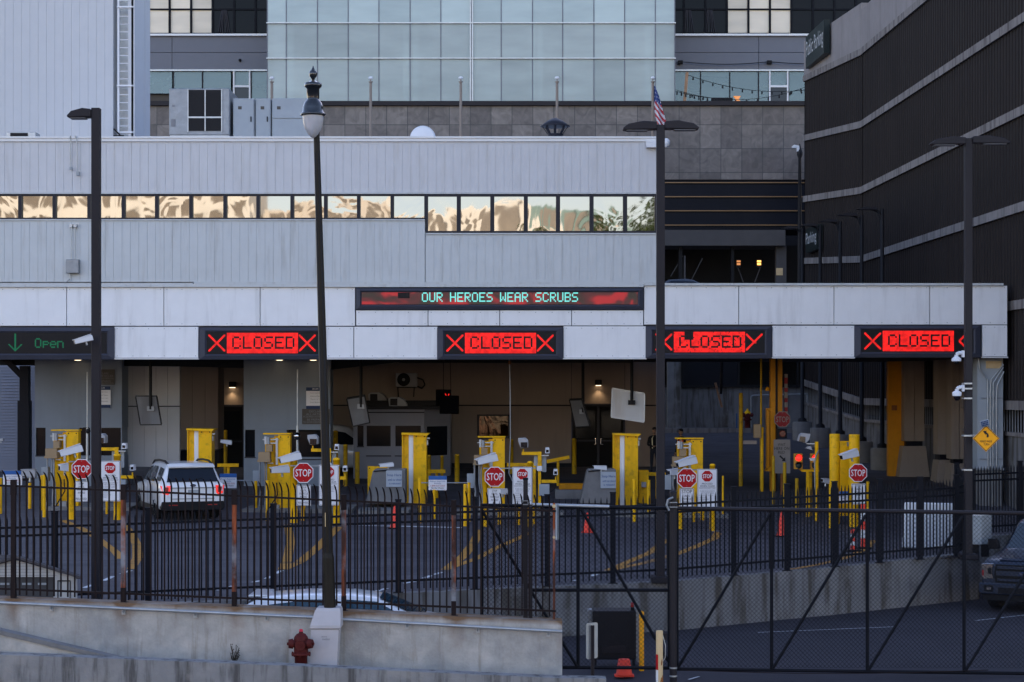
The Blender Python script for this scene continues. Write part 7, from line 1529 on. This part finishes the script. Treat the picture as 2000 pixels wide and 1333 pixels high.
em = build('emblem', MB().lathe([(.09, 0), (.085, .012)], (0, -2.51, 1.075), 20, M4=Matrix.Rotation(R(90), 4, 'X') @ Matrix.Scale(.5, 4, (0, 1, 0))), 'sign_navy', t); build('lettering', text(MB(), 'Ford', 0, 1.075, .11, .045, -2.527), 'chrome', em)
build('wiper', MB().bar((-.05, -2.43, 1.20), (.32, -2.36, 1.30), .02), 'trim', t)
for y in (.35, -.75): 
    for s in (-1, 1): build('door_handle', MB().box(s * 1.0, s * 1.025, y - .1, y + .1, .94, .98), 'car_white', t)
dl = MB()
for s in (-1, 1):
    for y in (-.22, -1.08, .95): dl.box(s * 1.0, s * 1.004, y - .006, y + .006, .45, 1.1)
build('door_seam', dl, 'trim', t)
wheels(t, (-1.43, 1.43), .985, .37)
xs0 = W(377, 55.2); t.scale = (.97, .97, .97); t.location = (xs0 - .89 * .97, 55.2 + 2.32 * .97, gz(xs0, 56.5) + .0); t.rotation_euler = (0, 0, R(21))
# ---- navy pickup
t = thing('navy_pickup', 'dark blue pickup truck facing the chain-link gate at the edge', 'pickup truck', (0, 0, 0))
c = Car([(-2.95, .55, 1.2, .94, 1.25, .9), (-2.9, .5, 1.28, .99, 1.34, .93), (-.95, .48, 1.30, 1.0, 1.36, .93), (-.9, .46, 1.28, 1.0, 1.80, .78), (-.6, .45, 1.27, 1.0, 1.92, .76), (.3, .45, 1.26, 1.0, 1.93, .76), (.55, .45, 1.25, 1.0, 1.86, .75), (1.3, .45, 1.23, 1.0, 1.32, .84), (1.42, .45, 1.22, 1.0, 1.28, .9), (2.4, .45, 1.15, .99, 1.22, .9), (2.72, .48, 1.10, .97, 1.16, .88), (2.84, .5, 1.06, .95, 1.10, .86), (2.9, .55, .98, .9, 1.03, .82)])
build('body', c.body(), 'car_navy', t)
swin(t, c, [(1.1, 1.30), (.5, 1.78), (.0, 1.82), (-.05, 1.30)], 'car_glass'); swin(t, c, [(-.14, 1.30), (-.12, 1.82), (-.7, 1.80), (-.8, 1.30)], 'car_glass')
mb = MB(); mb.add([(-.80, 1.335, 1.305), (.80, 1.335, 1.305), (.70, .60, 1.835), (-.70, .60, 1.835)], [(0, 3, 2, 1)]); build('windshield', mb, M('truck_windshield', (.03, .045, .06), .05, var=0, spec=.5), t)
build('hood_bulge', MB().add([(-.62, 1.45, 1.285), (.62, 1.45, 1.285), (.58, 2.8, 1.15), (-.58, 2.8, 1.15), (-.5, 1.5, 1.32), (.5, 1.5, 1.32), (.48, 2.75, 1.185), (-.48, 2.75, 1.185)], [(0, 4, 7, 3), (1, 2, 6, 5), (4, 5, 6, 7), (2, 3, 7, 6), (0, 1, 5, 4)]), 'car_navy', t, bev=.01)
gr = build('grille', MB().prism([(-.62, .66), (.62, .66), (.66, .80), (.62, 1.06), (-.62, 1.06), (-.66, .80)], 2.86, 2.93), 'trim', t)
build('grille_bar', MB().box(-.58, .58, 2.93, 2.965, .97, 1.03).box(-.60, .60, 2.93, 2.97, .82, .92).box(-.58, .58, 2.93, 2.965, .70, .75), 'car_navy', gr); 
em = build('emblem', MB().lathe([(.12, 0), (.11, -.02)], (0, 2.965, .87), 20, M4=Matrix.Rotation(R(90), 4, 'X') @ Matrix.Scale(.45, 4, (0, 1, 0))), 'sign_navy', t)
tx = text(MB(), 'Ford', 0, 0, .15, .06, 0); tx.xf(Matrix.Translation((0, 2.995, .87)) @ Matrix.Rotation(R(180), 4, 'Z')); build('lettering', tx, 'chrome', em)
for s in (-1, 1):
    hl = build('headlight', MB().prism([(s * .66, .74), (s * .90, .72), (s * .95, .84), (s * .95, 1.06), (s * .66, 1.08), (s * .70, .98), (s * .70, .84)], 2.70, 2.915), 'chrome', t, bev=.01)
    build('lamp_core', MB().box(s * .72, s * .80, 2.90, 2.93, .84, .98), 'trim', hl); build('side_marker', MB().box(s * .89, s * .93, 2.90, 2.92, .80, .92), 'sign_red_d', hl)
    build('fog_light', MB().box(s * .66, s * .86, 2.98, 3.01, .46, .60), 'trim', t); build('fog_lens', MB().box(s * .70, s * .80, 3.0, 3.02, .50, .56), 'chrome', t)
    build('side_mirror', MB().prism([(s * 1.02, 1.26), (s * 1.28, 1.24), (s * 1.30, 1.48), (s * 1.08, 1.48)], 1.0, 1.14), 'trim', t, bev=.02)
build('bumper', MB().prism([(-.99, .46), (-.94, .40), (.94, .40), (.99, .46), (.99, .64), (-.99, .64)], 2.6, 2.99), 'car_navy', t, bev=.02); build('lower_intake', MB().box(-.55, .55, 2.96, 3.0, .43, .56), 'trim', t)
build('valance', MB().prism([(-.9, .26), (.9, .26), (.95, .40), (-.95, .40)], 2.4, 2.9), 'trim', t); build('wiper', MB().bar((-.6, 1.37, 1.32), (.1, 1.30, 1.36), .02), 'trim', t)
wheels(t, (-1.8, 1.95), .99, .40, .27)
t.rotation_euler = (0, 0, R(150)); fxw = W(1999, 40.6); t.location = (fxw + 1.475, 40.6 + 2.55, lowz(12))
# ---- white hatchback on the lower road
t = thing('white_hatchback', 'white hatchback on the lower road with only its roof above the wall', 'car', (0, 0, 0))
c = Car([(-2.1, .4, .85, .72, .90, .66), (-2.0, .3, .95, .84, 1.04, .72), (-1.86, .25, .95, .87, 1.22, .66), (-1.55, .22, .95, .88, 1.365, .60), (-.8, .22, .94, .88, 1.42, .62), (.0, .22, .93, .88, 1.415, .62), (.45, .22, .93, .88, 1.36, .61), (1.25, .22, .91, .88, .99, .70), (1.35, .22, .90, .87, .96, .76), (1.95, .25, .82, .82, .86, .7), (2.12, .35, .66, .7, .7, .6)])
build('body', c.body(), 'car_white', t)
swin(t, c, [(1.05, .97), (.46, 1.29), (-.1, 1.335), (-.14, .97)], 'car_glass_t'); swin(t, c, [(-.24, .97), (-.22, 1.335), (-.95, 1.33), (-1.35, .99)], 'car_glass_t'); swin(t, c, [(-1.02, 1.08), (-1.0, 1.29), (-1.4, 1.24), (-1.6, 1.06)], 'car_glass_t')
build('windshield', MB().add([(-.66, 1.27, .995), (.66, 1.27, .995), (.54, .50, 1.355), (-.54, .50, 1.355)], [(0, 3, 2, 1)]), 'car_glass_t', t)
build('rear_window', MB().add([(-.60, -1.885, 1.21), (.60, -1.885, 1.21), (.52, -1.60, 1.355), (-.52, -1.60, 1.355)], [(0, 1, 2, 3)]), 'car_glass_t', t)
build('spoiler', MB().box(-.52, .52, -1.78, -1.45, 1.36, 1.40), 'car_white', t, bev=.015)
for s in (-1, 1): build('side_mirror', MB().box(s * .9, s * 1.05, .78, .92, .95, 1.07), 'trim', t)
wheels(t, (-1.3, 1.3), .87, .31)
t.rotation_euler = (0, 0, R(-90)); t.location = (W(690, 34.4), 34.4, lowz(-2.9) + .01); t.scale = (1, 1.06, 1)
# ---- white van and dark car behind
t = thing('white_van', 'white minivan parked behind the low grey booth', 'van', (0, 0, 0))
c = Car([(-2.5, .4, 1.0, .85, 1.1, .8), (-2.45, .3, 1.1, .95, 1.75, .8), (-2.2, .25, 1.1, .98, 1.85, .8), (.3, .25, 1.08, .98, 1.88, .8), (.7, .25, 1.05, .98, 1.8, .78), (1.5, .25, 1.02, .96, 1.15, .8), (2.3, .3, .85, .9, .9, .75), (2.45, .4, .7, .8, .75, .65)])
build('body', c.body(), 'car_white', t); swin(t, c, [(-2.2, 1.15), (-2.1, 1.66), (-1.2, 1.68), (-1.15, 1.15)], 'car_glass'); swin(t, c, [(-1.0, 1.15), (-1.0, 1.68), (.1, 1.68), (.15, 1.15)], 'car_glass'); swin(t, c, [(.3, 1.15), (.28, 1.66), (.6, 1.6), (1.3, 1.12)], 'car_glass'); swin(t, c, [(-.9, .98), (-.9, 1.02), (-.65, 1.02), (-.65, .98)], 'chrome', 'door_handle')
wheels(t, (-1.5, 1.5), .96, .33); t.rotation_euler = (0, 0, R(-90)); t.location = (W(648, 71.2), 71.2, gz(-7, 71.2))
t = thing('dark_sedan', 'dark car on the upper driveway with only its roof showing above the canopy', 'car', (0, 0, 0))
c = Car([(-2.3, .4, .8, .75, .85, .7), (-2.1, .3, .95, .88, 1.0, .78), (-1.5, .25, .96, .9, 1.08, .74), (-.9, .22, .95, .9, 1.42, .62), (0, .22, .94, .9, 1.46, .64), (.4, .22, .93, .9, 1.40, .62), (1.3, .22, .9, .9, .98, .74), (2.1, .28, .8, .84, .84, .7), (2.3, .38, .66, .74, .7, .6)])
build('body', c.body(), 'car_dark', t); swin(t, c, [(1.0, .97), (.4, 1.30), (-.8, 1.33), (-1.3, 1.0)], 'car_glass'); build('windshield', MB().add([(-.68, 1.28, 1.01), (.68, 1.28, 1.01), (.56, .46, 1.39), (-.56, .46, 1.39)], [(0, 3, 2, 1)]), 'car_glass', t)
wheels(t, (-1.4, 1.4), .89, .32); t.rotation_euler = (0, 0, R(-90)); t.location = (W(1338, 98), 98, 8.36)
# ================================================================ PEOPLE
def skin_mesh(nodes, edges, sub=2):
    names = list(nodes); me = bpy.data.meshes.new('s'); me.from_pydata([nodes[k][0] for k in names], [(names.index(a), names.index(b)) for a, b in edges], [])
    o = bpy.data.objects.new('s', me); C.objects.link(o); sk = o.modifiers.new('k', 'SKIN'); sk.use_smooth_shade = True
    for i, k in enumerate(names):
        r = nodes[k][1]; v = me.skin_vertices[0].data[i]; v.radius = (r, r) if not isinstance(r, tuple) else r; v.use_root = (i == 0)
    ss = o.modifiers.new('s', 'SUBSURF'); ss.levels = sub; ss.render_levels = sub
    dg = bpy.context.evaluated_depsgraph_get(); ev = o.evaluated_get(dg); m2 = bpy.data.meshes.new_from_object(ev)
    mb = MB(); mb.add([v.co.copy() for v in m2.vertices], [list(p.vertices) for p in m2.polygons], 0, True)
    bpy.data.objects.remove(o); bpy.data.meshes.remove(me); bpy.data.meshes.remove(m2); return mb
def person(label, loc, rotz, scale, shirt, vest, cap, arms):
    t = thing('person', label, 'person', (0, 0, 0))
    N = {'pel': ((0, 0, .96), (.15, .11)), 'wai': ((0, .01, 1.10), (.14, .10)), 'che': ((0, .0, 1.28), (.17, .115)), 'clv': ((0, .01, 1.43), (.13, .085)), 'nek': ((0, .015, 1.51), .055), 'nk2': ((0, .0, 1.56), .05)}
    E = [('pel', 'wai'), ('wai', 'che'), ('che', 'clv'), ('clv', 'nek'), ('nek', 'nk2')]
    for s, n in ((-1, 'L'), (1, 'R')):
        N.update({'hip' + n: ((s * .09, 0, .90), .09), 'kne' + n: ((s * .10, -.03 if s > 0 else .01, .50), .062), 'cal' + n: ((s * .10, .02, .34), .056), 'ank' + n: ((s * .105, .03, .09), .042), 'toe' + n: ((s * .12, -.13, .04), .04)})
        E += [('pel', 'hip' + n), ('hip' + n, 'kne' + n), ('kne' + n, 'cal' + n), ('cal' + n, 'ank' + n), ('ank' + n, 'toe' + n)]
        el, wr, hd_ = arms[n]
        N.update({'sho' + n: ((s * .185, .01, 1.41), .062), 'elb' + n: (el, .045), 'wri' + n: (wr, .030), 'plm' + n: (hd_, (.038, .02))})
        E += [('clv', 'sho' + n), ('sho' + n, 'elb' + n), ('elb' + n, 'wri' + n), ('wri' + n, 'plm' + n)]
    mb = skin_mesh(N, E)
    # head with face, ears
    hv = []; mbh = MB(); nseg, nr = 20, 14
    for i in range(nr + 1):
        ph = math.pi * i / nr
        for j in range(nseg):
            th = 2 * math.pi * j / nseg; x, y, z = math.sin(ph) * math.cos(th), math.sin(ph) * math.sin(th), math.cos(ph)
            jaw = 1 - .28 * max(0, -z) ** 1.2; X, Y, Z = x * .076 * jaw, y * .096 * (1 - .12 * max(0, -z)), z * .118
            if y < -.5 and abs(x) < .35 and -.35 < z < .15: Y -= .016 * (1 - abs(x) / .35) * (1 - abs(z + .12) / .3 if abs(z + .12) < .3 else 0)
            hv.append((X, Y - .012, Z + 1.66))
    mbh.add(hv, [(i * nseg + j, (i + 1) * nseg + j, (i + 1) * nseg + (j + 1) % nseg, i * nseg + (j + 1) % nseg) for i in range(nr) for j in range(nseg)], 1, True)
    for s in (-1, 1): mbh.lathe([(.004, -.006), (.022, -.004), (.026, .004), (.012, .008)], (s * .078, .0, 1.655), 10, 1, M4=Matrix.Rotation(R(90), 4, 'Y') @ Matrix.Scale(1.4, 4, (1, 0, 0)))
    for s in (-1, 1): mbh.lathe([(.001, -.006), (.010, -.002), (.012, .003)], (s * .03, -.098, 1.675), 8, 2, M4=Matrix.Rotation(R(90), 4, 'X'))
    mbh.box(-.024, .024, -.103, -.094, 1.605, 1.612, 2)
    for s, n in ((-1, 'L'), (1, 'R')):        # five fingers per hand
        el, wr, hd_ = [Vector(q_) for q_ in arms[n]]; d = (hd_ - wr).normalized(); u = d.cross(Vector((0, 1, 0))).normalized(); v = d.cross(u)
        for k in range(4):
            b = hd_ + d * .015 + v * (-.027 + .018 * k); L = (.062, .072, .068, .052)[k]; m1 = b + d * L * .55 - u * s * .008; e = m1 + d * L * .35 - u * s * .022
            mbh.cyl(b, m1, .0095, .0085, 8, 1).cyl(m1, e, .0085, .006, 8, 1)
        b = wr + d * .03 - v * .03; m1 = b + d * .03 - v * .022; mbh.cyl(b, m1, .011, .010, 8, 1).cyl(m1, m1 + d * .03 - v * .004, .010, .007, 8, 1)
    nb = len(mb.v)
    for i, f in enumerate(mb.f):
        cz = sum(mb.v[k].z for k in f) / len(f); cv = sum((mb.v[k] for k in f), Vector()) / len(f)
        hand = min((cv - Vector(arms[n][2])).length for n in 'LR') < .07
        mb.mi[i] = 1 if (cz > 1.50 or hand) else (3 if cz < .97 else 0)
        if cz < .1: mb.mi[i] = 4
    mb.add(mbh.v, [list(f) for f in mbh.f]); mb.mi[-len(mbh.f):] = mbh.mi; mb.sm[-len(mbh.f):] = [True] * len(mbh.f)
    build('body', mb, [shirt, 'skin', 'ink', 'cloth_navy', 'trim'], t)
    # hair and cap
    build('hair', MB().lathe([(.074, 0), (.082, .03), (.078, .07)], (0, .012, 1.63), 16), 'hair', t)
    build('cap', MB().lathe([(.088, 0), (.090, .04), (.075, .075), (.035, .095), (.004, .099)], (0, .002, 1.70), 18).prism([(-.07, 1.698), (.07, 1.698), (.06, 1.712), (-.06, 1.712)], -.175, -.06), cap, t)
    # vest shell round the trunk
    vb = MB(); prof = [(1.0, .175, .135), (1.10, .172, .13), (1.28, .19, .14), (1.38, .19, .128), (1.45, .13, .10), (1.48, .08, .085)]; n = 24
    for z, a, b in prof: vb.v += [Vector((a * math.cos(2 * math.pi * k / n), .005 + b * math.sin(2 * math.pi * k / n), z)) for k in range(n)]
    for i in range(len(prof) - 1):
        for k in range(n):
            th = (k + .5) / n * 360
            if i >= 2 and i <= 3 and (th < 18 or th > 342 or 162 < th < 198): continue      # arm holes
            if 262 < th < 278: continue                                                          # open front
            vb.f.append([i * n + k, i * n + (k + 1) % n, (i + 1) * n + (k + 1) % n, (i + 1) * n + k]); vb.sm.append(True); vb.mi.append(1 if (i == 1 and 0) or (225 < th < 240 or 300 < th < 315) else 0)
    build('safety_vest', vb, [vest, 'refl'], t)
    t.location = loc; t.rotation_euler = (0, 0, rotz); t.scale = (scale,) * 3; return t
A1 = {'L': ((-.25, .02, 1.14), (-.12, -.20, 1.08), (-.05, -.25, 1.09)), 'R': ((.25, .02, 1.14), (.12, -.20, 1.06), (.05, -.25, 1.07))}
A2 = {'L': ((-.24, .03, 1.13), (-.24, -.07, .89), (-.24, -.10, .82)), 'R': ((.24, .03, 1.13), (.22, -.14, .95), (.20, -.19, .90))}
D = 70.5; person('person in black with a lime-trimmed vest standing half behind the central pole', (W(1278, D), D, gz(5.4, D)), R(12), 1.02, 'cloth_blk', 'cloth_blk', 'cloth_blk', A1)
D = 70.2; person('person in an orange safety vest and black cap behind the yellow cabinet', (W(1330, D), D, gz(6.5, D)), R(-55), 1.0, 'cloth_blk', 'hivis_o', 'cloth_blk', A2)
